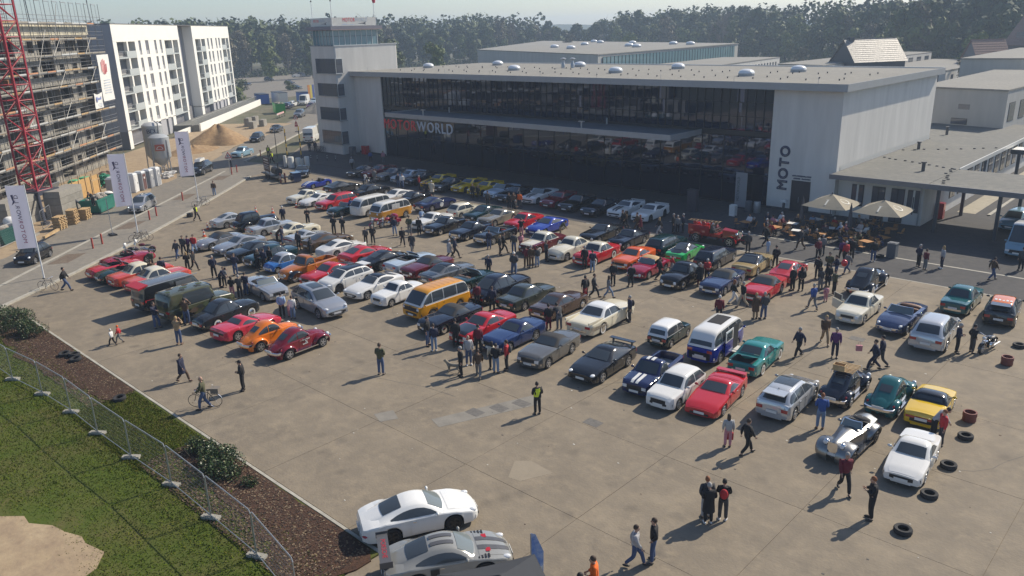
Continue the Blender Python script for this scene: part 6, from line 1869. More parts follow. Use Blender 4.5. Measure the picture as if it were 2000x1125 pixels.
def grid_panel(fn,us,vs,thick=None,flip=False):
	mb=MB();V=[];F=[]
	for u in us:
		for v in vs:V.append(fn(u,v))
	n=len(vs)
	for i in range(len(us)-1):
		for j in range(n-1):
			q=(i*n+j,i*n+j+1,(i+1)*n+j+1,(i+1)*n+j)
			F.append(q[::-1]if flip else q)
	mb.add(V,F)
	return mb
def lin(a,b,n):return[a+(b-a)*i/n for i in range(n+1)]
def car_proto(tname):
	"""Returns the list of (part name, parent index or None, mesh, matrix, material key) of one body style."""
	if tname in _proto:return _proto[tname]
	sp=TYPES[tname];g=CarGeo(sp);L,W=sp['L'],sp['W']
	parts=[]
	def put(name,mesh,key,M=None,parent=None):
		if len(mesh.materials)==0:mesh.materials.append(M_BLK)
		parts.append((name,parent,mesh,M,key));return len(parts)-1
# ---- lower body, lofted along x
	xs=set(round(x,4)for x in lin(-L/2,L/2,30))
	Ra=sp['r']+.055
	if sp.get('arch',True):
		for xw in(g.xf,g.xr):
			for k in(-1.,-.96,-.85,-.65,-.4,-.15,.15,.4,.65,.85,.96,1.):xs.add(round(xw+Ra*k,4))
			for k in(-1.02,1.02):xs.add(round(xw+Ra*k,4))
	hole=None
	if sp['open']:hole=(-L/2+L*sp['open'][0],-L/2+L*sp['open'][1],.3)
	if g.bed:hole=(-L/2+L*g.bed[0],-L/2+L*g.bed[1],g.bed[2])
	if hole:xs|={round(hole[0],4),round(hole[1],4)}
	for t_,_ in sp['deck']+sp['plan']:xs.add(round(-L/2+L*t_,4))
	xs=sorted(xs);ded=[xs[0]]
	for x in xs[1:]:
		if x-ded[-1]>.012 or(hole and(abs(x-hole[0])<.001 or abs(x-hole[1])<.001)):ded.append(x)
	xs=ded
	fcut=.72
	def section(x):
		w=g.half(x);zd=g.deck(x);za=g.sill(x);zs_=zd-sp['drop'];wi=max(.05,w-.26);zf=min(sp['sill']+.02,za)
		P=[(0,zf),(wi,zf),(wi,max(za-.005,zf+.001)),(w*.955,za)]
		for k in(.3,.6,.85):P.append((g.sidep(x,k,1)[1],za+(zs_-za)*k))
		P+=[(w*.985,zs_),(w*.955,zd-sp['drop']*.45)]
		for f in(.72,.36,0):
			q=g.deckp(x,f);P.append((q[1],q[2]))
		return P
	V=[];F=[];MI=[]
	N=len(section(0))*2-2
	for x in xs:
		S_=section(x);ring=[(x,y,z)for y,z in S_]+[(x,-y,z)for y,z in S_[-2:0:-1]]
		V+=ring
	m=len(section(0))
	for i in range(len(xs)-1):
		xm=(xs[i]+xs[i+1])/2
		for j in range(N):
			jj=(j+1)%N
			a,b=j,jj
			half_j=j if j<m-1 else N-1-j
			if hole and hole[0]<xm<hole[1]and half_j>=m-3:continue
			F.append((i*N+a,i*N+b,(i+1)*N+b,(i+1)*N+a));MI.append(1 if half_j<=2 else 0)
	F.append(tuple(range(N))[::-1]);MI.append(0)
	F.append(tuple(range((len(xs)-1)*N,len(xs)*N)));MI.append(0)
	mb=MB();mb.add(V,F);mb.mi=MI
	me=mb.mesh('body',38);me.materials.append(M_BLK);me.materials.append(M_UNDER)
	put('body',me,'paint')
# ---- fenders of older bodies
	rw=sp.get('realW',W)
	if sp['fender']:
		yo=(rw if sp.get('realW')else W)/2
		for nm,xw in(('front',g.xf),('rear',g.xr)):
			for side in(-1,1):
				yin=g.half(xw)*(.55 if sp['fender']=='old' else .6)
				fw=yo-yin
				nn=14;a0,a1=(-.35,pi*.98)if nm=='front' else(.02,pi+.35)
				Vf=[];Ff=[]
				R1=sp['r']+.1
				for i in range(nn+1):
					a=a0+(a1-a0)*i/nn
					fat=sin(pi*(i+.7)/(nn+1.4))**.35
					stretch=1.22
					for j in range(7):
						b=pi/2*j/6
						rr=R1*(1.-.3*(1-cos(pi/2-b))**1.2*0.)
						yy=yin+fw*sin(b)*(.55+.45*fat)
						zr=(R1+.13*cos(b))
						Vf.append((xw+cos(a)*zr*stretch,side*yy,sp['r']+sin(a)*zr))
				for i in range(nn):
					for j in range(6):
						q=(i*7+j,i*7+j+1,(i+1)*7+j+1,(i+1)*7+j)
						Ff.append(q if side<0 else q[::-1])
# outer lip turned inwards
				b0=len(Vf)
				for i in range(nn+1):
					x_,y_,z_=Vf[i*7+6];Vf.append((x_,y_-side*.1,z_))
				for i in range(nn):
					q=(i*7+6,b0+i,b0+i+1,(i+1)*7+6);Ff.append(q if side>0 else q[::-1])
				put('fender',MB().add(Vf,Ff).mesh('fender',50),'fender')
				if nm=='front':
					if sp['fender']=='beetle':
						put('headlight',MB().ell((g.xf+.46,side*(yin+fw*.62),.7),(.13,.11,.12),10,8).mesh('headlight',60),'lamp')
					else:
						hl=MB().ell((g.xf+.36,side*(yin+fw*.28),.88),(.15,.12,.12),10,8)
						put('headlight',hl.mesh('headlight',60),'chrome')
						put('headlight_lens',MB().lathe([(.1,0),(.07,.03),(.01,.045)],10,Matrix.Translation((g.xf+.49,side*(yin+fw*.28),.88))@Matrix.Rotation(pi/2,4,'Y')).mesh('headlight_lens'),'lamp')
				else:
					put('tail_light',MB().ell((g.xr-.47,side*(yin+fw*.6),.66),(.05,.06,.08),8,6).mesh('tail_light',60),'tail')
		for side in(-1,1):
			put('running_board',MB().box(g.xr+sp['r']+.05,g.xf-sp['r']-.05,*sorted((side*g.half(0)*.85,side*(rw/2-.04))),.26,.32).mesh('running_board'),'trim')
# ---- cabin
	if not sp['open']:
		us=lin(g.A,g.D,26)
		cab=MB();V=[];F=[];MI=[]
		fs=[-1,-.93,-.8,-.5,0,.5,.8,.93,1]
		for x in us:
			row=[]
			for k in(0,.33,.66):row.append(g.S(x,k,-1))
			row+=[g.P(x,f)for f in fs]
			for k in(.66,.33,0):row.append(g.S(x,k,1))
			V+=row
		n=len(fs)+6
		for i in range(len(us)-1):
			xm=(us[i]+us[i+1])/2
			for j in range(n-1):
				F.append((i*n+j,(i+1)*n+j,(i+1)*n+j+1,i*n+j+1))
				MI.append(1 if(3<=j<n-4 and xm<g.B+.06 and xm>g.C-.04)else 0)
		cab.add(V,F);cab.mi=MI
		me=cab.mesh('cabin',42);me.materials.append(M_BLK);me.materials.append(M_BLK)
		put('cabin',me,'cabin')
# windscreen and rear window
		e=.012
		ws=lin(g.A-(g.A-g.B)*.1,g.B+(g.A-g.B)*.09,6)
		put('windscreen',grid_panel(lambda x,f:(lambda p:(p[0]+e*.7,p[1],p[2]+e))(g.P(x,f)),ws,lin(-.9,.9,8),flip=True).mesh('windscreen',60),'screen')
		if not sp.get('norear'):
			steep=(g.C-g.D)<.25
			rwn=lin(g.C-(g.C-g.D)*(.1 if not steep else .2),g.D+(g.C-g.D)*(.16 if not steep else .25),6)
			if tname in('p911','p911c'):rwn=lin(g.C-.05,g.D+(g.C-g.D)*.42,6)
			if tname=='beetle':rwn=lin(g.C-(g.C-g.D)*.2,g.D+(g.C-g.D)*.48,6)
			if tname=='coupe30':rwn=lin(g.C-(g.C-g.D)*.2,g.D+(g.C-g.D)*.55,6)
			ff=.86 if tname not in('beetle','coupe30','prewar')else .68
			put('rear_window',grid_panel(lambda x,f:(lambda p:(p[0]-e*.7,p[1],p[2]+e))(g.P(x,f)),rwn,lin(-ff,ff,8),flip=True).mesh('rear_window',60),'glass')
# side windows, cut at the pillars
		lo=g.D+(g.C-g.D)*(.3 if(g.C-g.D)>.5 else .45)+(.1 if(g.C-g.D)<=.25 else 0);hi=g.A-(g.A-g.B)*.34
		if(g.C-g.D)>1.:lo=g.C-(g.C-g.D)*.42
		if sp.get('winrange'):lo,hi=max(lo,-L/2+L*sp['winrange'][0]),min(hi,-L/2+L*sp['winrange'][1])
		cuts=[hi]+[-L/2+L*b for b in sp['bp']if lo+.15<-L/2+L*b<hi-.15]+[lo]
		for side in(-1,1):
			for a,b in zip(cuts[:-1],cuts[1:]):
				a2,b2=a-(.03 if a!=hi else 0),b+(.03 if b!=lo else 0)
				def fn(x,k):
					h=g.ridge(x)-.035-g.zb(x)
					k0=min(.45,(sp.get('winlow',.045))/max(h,.01));k1=max(k0+.02,1-.075/max(h,.05))
					return g.S(x,k0+(k1-k0)*k,side,.009)
				put('side_window',grid_panel(fn,lin(a2,b2,7),lin(0,1,3),flip=(side>0)).mesh('side_window',60),'glass')
	else:
# open car: tub, seats, windscreen in its frame
		x0,x1,zf=hole
		tub=MB();n=8;Vt=[];Ft=[]
		for i,x in enumerate(lin(x0,x1,n)):
			q=g.deckp(x,.72);w=q[1]
			Vt+=[(x,-w,q[2]),(x,-w+.05,zf),(x,w-.05,zf),(x,w,q[2])]
		for i in range(n):
			for j in range(3):Ft.append((i*4+j,i*4+j+1,(i+1)*4+j+1,(i+1)*4+j))
		for i in(0,n):
			c0=len(Vt);q=g.deckp(x0 if i==0 else x1,0);Vt.append(q);Ft.append((i*4,i*4+1,i*4+2,i*4+3,c0))
		tub.add(Vt,Ft);put('cockpit',tub.mesh('cockpit'),'interior')
		xw_=(x0+x1)/2
		for side in(-1,1):
			y=side*W*.2
			st=MB().box(xw_-.28,xw_+.22,y-.24,y+.24,zf,zf+.22).box(xw_-.42,xw_-.28,y-.24,y+.24,zf,zf+.62)
			put('seat',st.mesh('seat'),'interior2')
		if x1-x0>1.3:
			put('rear_seat',MB().box(x0+.1,x0+.5,-W*.34,W*.34,zf,zf+.26).box(x0+.02,x0+.098,-W*.34,W*.34,zf,zf+.5).mesh('rear_seat'),'interior2')
		put('steering_wheel',MB().lathe([(.17,0),(.19,.015),(.17,.03),(.15,.015)],12,Matrix.Translation((x1-.38,W*.2,g.deck(x1)-.12))@Matrix.Rotation(-1.1,4,'Y')).mesh('steering_wheel'),'black')
		put('dashboard',MB().box(x1-.22,x1+0.,-W*.36,W*.36,g.deck(x1)-.25,g.deck(x1)-.06).mesh('dashboard'),'black')
		if not sp.get('noscreen'):
			wA,wB=g.half(g.A)*.84,g.half(g.A)*.72;zt=sp['H']
			def ws(u,f):
				x=g.A+(g.B-g.A)*u+sp['bow']*.7*(1-f*f);return(x,f*(wA+(wB-wA)*u),g.zA+(zt-g.zA)*u+.02)
			put('windscreen',grid_panel(lambda u,f:ws(u,f),lin(.05,.95,4),lin(-.95,.95,8),flip=True).mesh('windscreen',60),'glasspale')
			fr=MB()
			for f0,f1 in zip(lin(-1,1,8)[:-1],lin(-1,1,8)[1:]):fr.tube(ws(1,f0),ws(1,f1),.028,6)
			for f in(-1,1):fr.tube(ws(0,f),ws(1,f),.026,6)
			put('windscreen_frame',fr.mesh('windscreen_frame'),'frame')
		if x1-x0>1.:
			put('folded_top',MB().ell((x0+0.,0,g.deck(x0)+0.),(.22,W*.36,.1),12,6).mesh('folded_top',60),'softtop')
	if g.bed:
		x0,x1,zf=hole;tub=MB()
		Vt=[];Ft=[]
		for x in(x0,x1):
			q=g.deckp(x,.72);w=q[1];Vt+=[(x,-w,q[2]),(x,-w,zf),(x,w,zf),(x,w,q[2])]
		for j in range(3):Ft.append((j,j+1,4+j+1,4+j))
		Ft+=[(0,1,2,3),(4,7,6,5)]
		tub.add(Vt,Ft);put('load_bed',tub.mesh('load_bed'),'paint')
		put('bed_floor',MB().box(x0+.02,x1-.02,-w+.02,w-.02,zf+.003,zf+.02).mesh('bed_floor'),'bedfloor')
# ---- doors, bonnet and boot as proud panels
	for i,(a,b)in enumerate(sp['doors']):
		for side in(-1,1):
			xa,xb=-L/2+L*a,-L/2+L*b
			xa=max(xa,g.xr+(Ra*.3 if sp.get('arch',True)else 0.));xb=min(xb,g.xf-(Ra+.04 if sp.get('arch',True)else .3))
			if xb-xa<.3:continue
			d=put('door',grid_panel(lambda x,k:(lambda p:(p[0],p[1],max(p[2],.3)))(g.sidep(x,.12+.86*k,side,.012)),lin(xa+.015,xb-.015,5),lin(0,1,4),flip=(side>0)).mesh('door',60),'paint')
			hp_=g.sidep(xa+.16,.88,side,.018)
			put('door_handle',MB().box(hp_[0]-.07,hp_[0]+.07,hp_[1]-.012,hp_[1]+.012,hp_[2]-.015,hp_[2]+.015).mesh('door_handle'),'trim',None,d)
	if L/2-g.A>.5 and not sp.get('nobonnet'):
		xa,xb=g.A+.1+sp['bow']*.5,L/2-.07*L/4.5
		put('bonnet',grid_panel(lambda x,f:g.deckp(x,f,.009),lin(xa,xb,9),lin(-.74,.74,6),flip=True).mesh('bonnet',60),'hood')
	if g.D+L/2>.5 and not g.bed:
		xa,xb=-L/2+.06,(g.D if not sp['open']else hole[0])-.1-sp['bow']*.3
		if xb-xa>.3:put('boot_lid',grid_panel(lambda x,f:g.deckp(x,f,.009),lin(xa,xb,6),lin(-.74,.74,6),flip=True).mesh('boot_lid',60),'deckpanel')
# ---- wheels
	ty,rm=wheel_meshes(sp['r'],sp['tw'],sp['rim'])
	for xw in(g.xf,g.xr):
		for side in(-1,1):
			y=(rw/2 if sp['fender']and sp.get('realW')else g.half(xw))-sp['tw']/2-(.02 if not sp['fender']else .05)
			Mw=Matrix.Translation((xw,side*y,sp['r']))@Matrix.Rotation(pi if side>0 else 0,4,'Z')
			w=put('wheel',ty,None,Mw)
			put('rim',rm,None,Matrix.Identity(4),w)
# ---- bumpers, lamps, plates, mirrors, grille
	def bumper(end,z,h,key,d=.07,wrap=.35,kk=1.):
		mb=MB();pts=[]
		xe=end*L/2
		hw=max(g.half(xe*.93),rw*.4 if sp.get('realW')else 0)*kk
		for f in lin(-1,1,10):pts.append((xe+end*(d*.6)-end*.16*abs(f)**3,f*hw))
		pts=[(pts[0][0]-end*wrap,pts[0][1]*1.01)]+pts+[(pts[-1][0]-end*wrap,pts[-1][1]*1.01)]
		V=[];F=[]
		for(x,y)in pts:
			V+=[(x-end*d,y*.97,z),(x,y,z+.01),(x,y,z+h-.01),(x-end*d,y*.97,z+h)]
		for i in range(len(pts)-1):
			for j in range(4):
				q=(i*4+j,i*4+(j+1)%4,(i+1)*4+(j+1)%4,(i+1)*4+j);F.append(q)
		F+=[(0,1,2,3),tuple(range(len(V)-4,len(V)))]
		mb.add(V,F)
		put('front_bumper' if end>0 else 'rear_bumper',mb.mesh('bumper',35),key)
	zb_=sp['sill']+.16
	if sp['bumper']in('chrome','dark','white'):
		key={'chrome':'chrome','dark':'black','white':'bumperwhite'}[sp['bumper']]
		bumper(1,zb_,.13 if sp['bumper']=='chrome' else .17,key,kk=1.06 if sp.get('realW')else 1.);bumper(-1,zb_+.02,.13 if sp['bumper']=='chrome' else .17,key,kk=1.06 if sp.get('realW')else 1.)
	elif sp['bumper']=='body':
		bumper(1,sp['sill']+.04,.2,'paint',d=.05);bumper(-1,sp['sill']+.08,.22,'paint',d=.05)
		put('air_intake',MB().box(L/2+.02,L/2+.045,-W*.26,W*.26,sp['sill']+.08,sp['sill']+.18).mesh('air_intake'),'black')
	zl=min(g.deck(L/2*.99)-.12,sp['deck'][-1][1]-.09)
	xf_=L/2
	hwf=g.half(L/2)
	if sp['lamp']=='round':
		for side in(-1,1):
			put('headlight',MB().lathe([(.12,-.06),(.125,.01),(.1,.03),(.06,.045),(.01,.05)],12,Matrix.Translation((xf_-.01,side*hwf*.8,zl-.02))@Matrix.Rotation(pi/2,4,'Y')).mesh('headlight',50),'lamp')
		if tname not in('bus2',):put('grille',MB().box(xf_-.02,xf_+.018,-hwf*.55,hwf*.55,zl-.1,zl+.06).mesh('grille'),'grille')
	elif sp['lamp']=='rect':
		for side in(-1,1):
			put('headlight',MB().box(xf_-.06,xf_+.022,*sorted((side*hwf*.62,side*hwf*.97)),zl-.1,zl+.06).mesh('headlight'),'lamp')
		put('grille',MB().box(xf_-.02,xf_+.018,-hwf*.6,hwf*.6,zl-.11,zl+.06).mesh('grille'),'grille')
	elif sp['lamp']in('slant','slit','oval'):
		for side in(-1,1):
			tt=.965 if sp['lamp']=='slant' else(.985 if sp['lamp']=='slit' else .945)
			q=g.deckp(-L/2+L*tt,.8)
			rx,ry,rz_={'slant':(.2,.13,.07),'slit':(.1,.2,.06),'oval':(.17,.105,.09)}[sp['lamp']]
			put('headlight',MB().ell((q[0],side*q[1]*1.02,q[2]-.025),(rx,ry,rz_),12,8).mesh('headlight',60),'lamp')
		if sp['lamp']!='oval':put('grille',MB().box(xf_-.02,xf_+.015,-hwf*.8,hwf*.8,zl-.1,zl+.03).mesh('grille'),'black')
	elif sp['lamp']=='pod':
		put('grille',MB().add([(xf_+.02,-.22,.5),(xf_+.02,.22,.5),(xf_+.02,.2,.98),(xf_+.02,-.2,.98),(xf_+.06,0,.5),(xf_+.05,0,1.)],[(0,4,5,3),(4,1,2,5)]).mesh('grille'),'chrome')
	hwr=g.half(-L/2);zr=sp['deck'][0][1]-.1
	if sp['tail']in('box','slim','wide'):
		if sp['tail']=='wide':
			put('tail_light',MB().box(-L/2-.022,-L/2+.05,-hwr*.95,hwr*.95,zr-.05,zr+.06).mesh('tail_light'),'tail')
		else:
			for side in(-1,1):
				y0,y1=sorted((side*hwr*.6,side*hwr*1.))
				if sp['tail']=='slim':
					q=g.deckp(-L/2+.1,.86);put('tail_light',MB().ell((-L/2+.12,side*g.half(-L/2+.12)*.86,zr+0.),(.12,.2,.055),10,6).mesh('tail_light',60),'tail')
				else:put('tail_light',MB().box(-L/2-.022,-L/2+.1,y0,y1,zr-.09,zr+.07).mesh('tail_light'),'tail')
	if sp.get('fender')!='beetle':
		put('licence_plate',MB().box(L/2+.05,L/2+.065,-.26,.26,zb_-.02,zb_+.1).mesh('licence_plate'),'plate')
	put('licence_plate',MB().box(-L/2-.065-(.03 if sp['bumper']=='none' else 0),-L/2-.05,-.26,.26,zb_+.14,zb_+.27).mesh('licence_plate'),'plate')
	for side in(-1,1):
		y=g.belt(g.A-.25);z=g.deck(g.A-.3)+.08
		put('wing_mirror',MB().ell((g.A-.28,side*(y+.11),z),(.06,.1,.065),8,6).tube((g.A-.26,side*(y-.05),z-.05),(g.A-.28,side*(y+.06),z-.02),.02,5).mesh('wing_mirror',60),'mirror')
	if sp.get('spoil'):
		z=sp['deck'][1][1]
		if tname=='camaro':put('spoiler',MB().box(-L/2+.02,-L/2+.2,-W*.4,W*.4,z+.07,z+.1).box(-L/2+.06,-L/2+.14,-W*.38,-W*.35,z-.02,z+.068).box(-L/2+.06,-L/2+.14,W*.35,W*.38,z-.02,z+.068).mesh('spoiler'),'paint')
		else:put('spoiler',MB().box(g.D-.1,g.C+.08,-W*.29,W*.29,g.ridge(g.C)+.02,g.ridge(g.C)+.06).mesh('spoiler'),'paint')
	if sp.get('fins'):
		for side in(-1,1):
			y=g.half(-L/2+.6)*.93
			Vf=[(-L/2-.12,side*y,.96),(-L/2-.12,side*y,1.12),(-L/2+1.7,side*(y+.02),1.),(-L/2+1.7,side*(y+.02),.93)]
			Vf+=[(x,yy-side*.09,z)for x,yy,z in Vf]
			put('tail_fin',MB().add(Vf,[(0,1,2,3),(4,7,6,5),(0,4,5,1),(1,5,6,2),(2,6,7,3),(3,7,4,0)]).mesh('tail_fin'),'paint')
			put('chrome_flash',MB().add([(-L/2+.05,side*(g.half(-L/2+.3)+.02),.8),(-L/2+1.6,side*(g.half(0)+.015),.62),(-L/2+1.6,side*(g.half(0)+.015),.46),(-L/2+.05,side*(g.half(-L/2+.3)+.02),.52)],[(0,1,2,3),(3,2,1,0)]).mesh('chrome_flash'),'chrome')
	_proto[tname]=(parts,g)
	return _proto[tname]
DEFM=dict(tail=M_TAIL,lamp=M_LAMP,chrome=M_CHROME,black=M_BLK,plate=M_PLATE,glass=M_CGLASS,screen=M_CGLASS,glasspale=M_CGLASSL,interior=M_SEAT,interior2=M_SEAT,frame=M_CHROME,softtop=M_SOFT,bumperwhite=PAINTS['white'],bedfloor=mat('bed_floor_grey',(.32,.32,.32),rough=.7),trim=M_CHROME)
def car(tname,col,x,y,rz,label,cat='car',group=None,scale=1.,**ov):
	"""Place one vehicle: every part is an object of its own, meshes are shared, colours sit on the objects."""
	parts,g=car_proto(tname)
	sp=TYPES[tname]
	K=dict(DEFM);p=PAINTS[col]
	K.update(paint=p,cabin=p,roof=p,hood=p,deckpanel=p,fender=p,mirror=p,grille=M_BLK)
	if sp.get('roofm')=='soft':K.update(cabin=M_SOFT,roof=M_SOFT)
	if sp.get('seat')=='brown':K.update(interior2=M_SEATB,softtop=M_SEATB)
	for k,v in ov.items():
		if k in('drop_parts','rim','z'):continue
		K[k]=PAINTS[v]if isinstance(v,str)else v
	t=thing(tname_word(tname,cat),label,cat,(x,y,ov.get('z',.004)),rz,group)
	if scale!=1.:t.scale=(scale,)*3
	obs=[]
	dropn=ov.get('drop_parts',())
	for(name,par,me,M,key)in parts:
		if name in dropn:
			obs.append(None);continue
		if name=='rim' and ov.get('rim'):
			me=wheel_meshes(sp['r'],sp['tw'],ov['rim'])[1]
		o=bpy.data.objects.new(name,me);COL.objects.link(o)
		o.parent=t if par is None else obs[par]
		if M is not None:o.matrix_local=M
		if key:
			o.material_slots[0].link='OBJECT';o.material_slots[0].material=K[key]
			if key=='cabin' and len(o.material_slots)>1:
				o.material_slots[1].link='OBJECT';o.material_slots[1].material=K['roof']
		obs.append(o)
	return t,g
WORDS={'bus':'camper_van','van':'delivery_van','suv':'off_road_car','pickup':'pickup_truck','truck':'truck'}
def tname_word(tn,cat):
	return{'van':'panel_van','camper van':'camper_van','pickup':'pickup_truck','convertible':'parked_convertible','beetle':'rounded_car','truck':'truck'}.get(cat,'parked_car')
def stripe(t,g,x0,x1,f0,f1,m,name='stripe',where='deck',lift=.02):
	fn=(lambda x,f:g.deckp(x,f,lift))if where=='deck' else(lambda x,f:(lambda p:(p[0],p[1],p[2]+lift))(g.P(x,f)))
	return grid_panel(fn,lin(x0,x1,10),lin(f0,f1,2),flip=True).build(name,m,t)
def deck_stripes(t,g,m,fs=((-.3,-.06),(.06,.3)),hood=True,roof=True,boot=False):
	L=g.L
	for a,b in fs:
		if hood:stripe(t,g,g.A+.12+g.sp['bow']*.5,L/2-.06,a,b,m)
		if roof and not g.sp['open']:stripe(t,g,g.C+.03,g.B-.03,a*1.3,b*1.3,m,where='roof')
		if boot:stripe(t,g,-L/2+.06,g.D-.12,a,b,m)
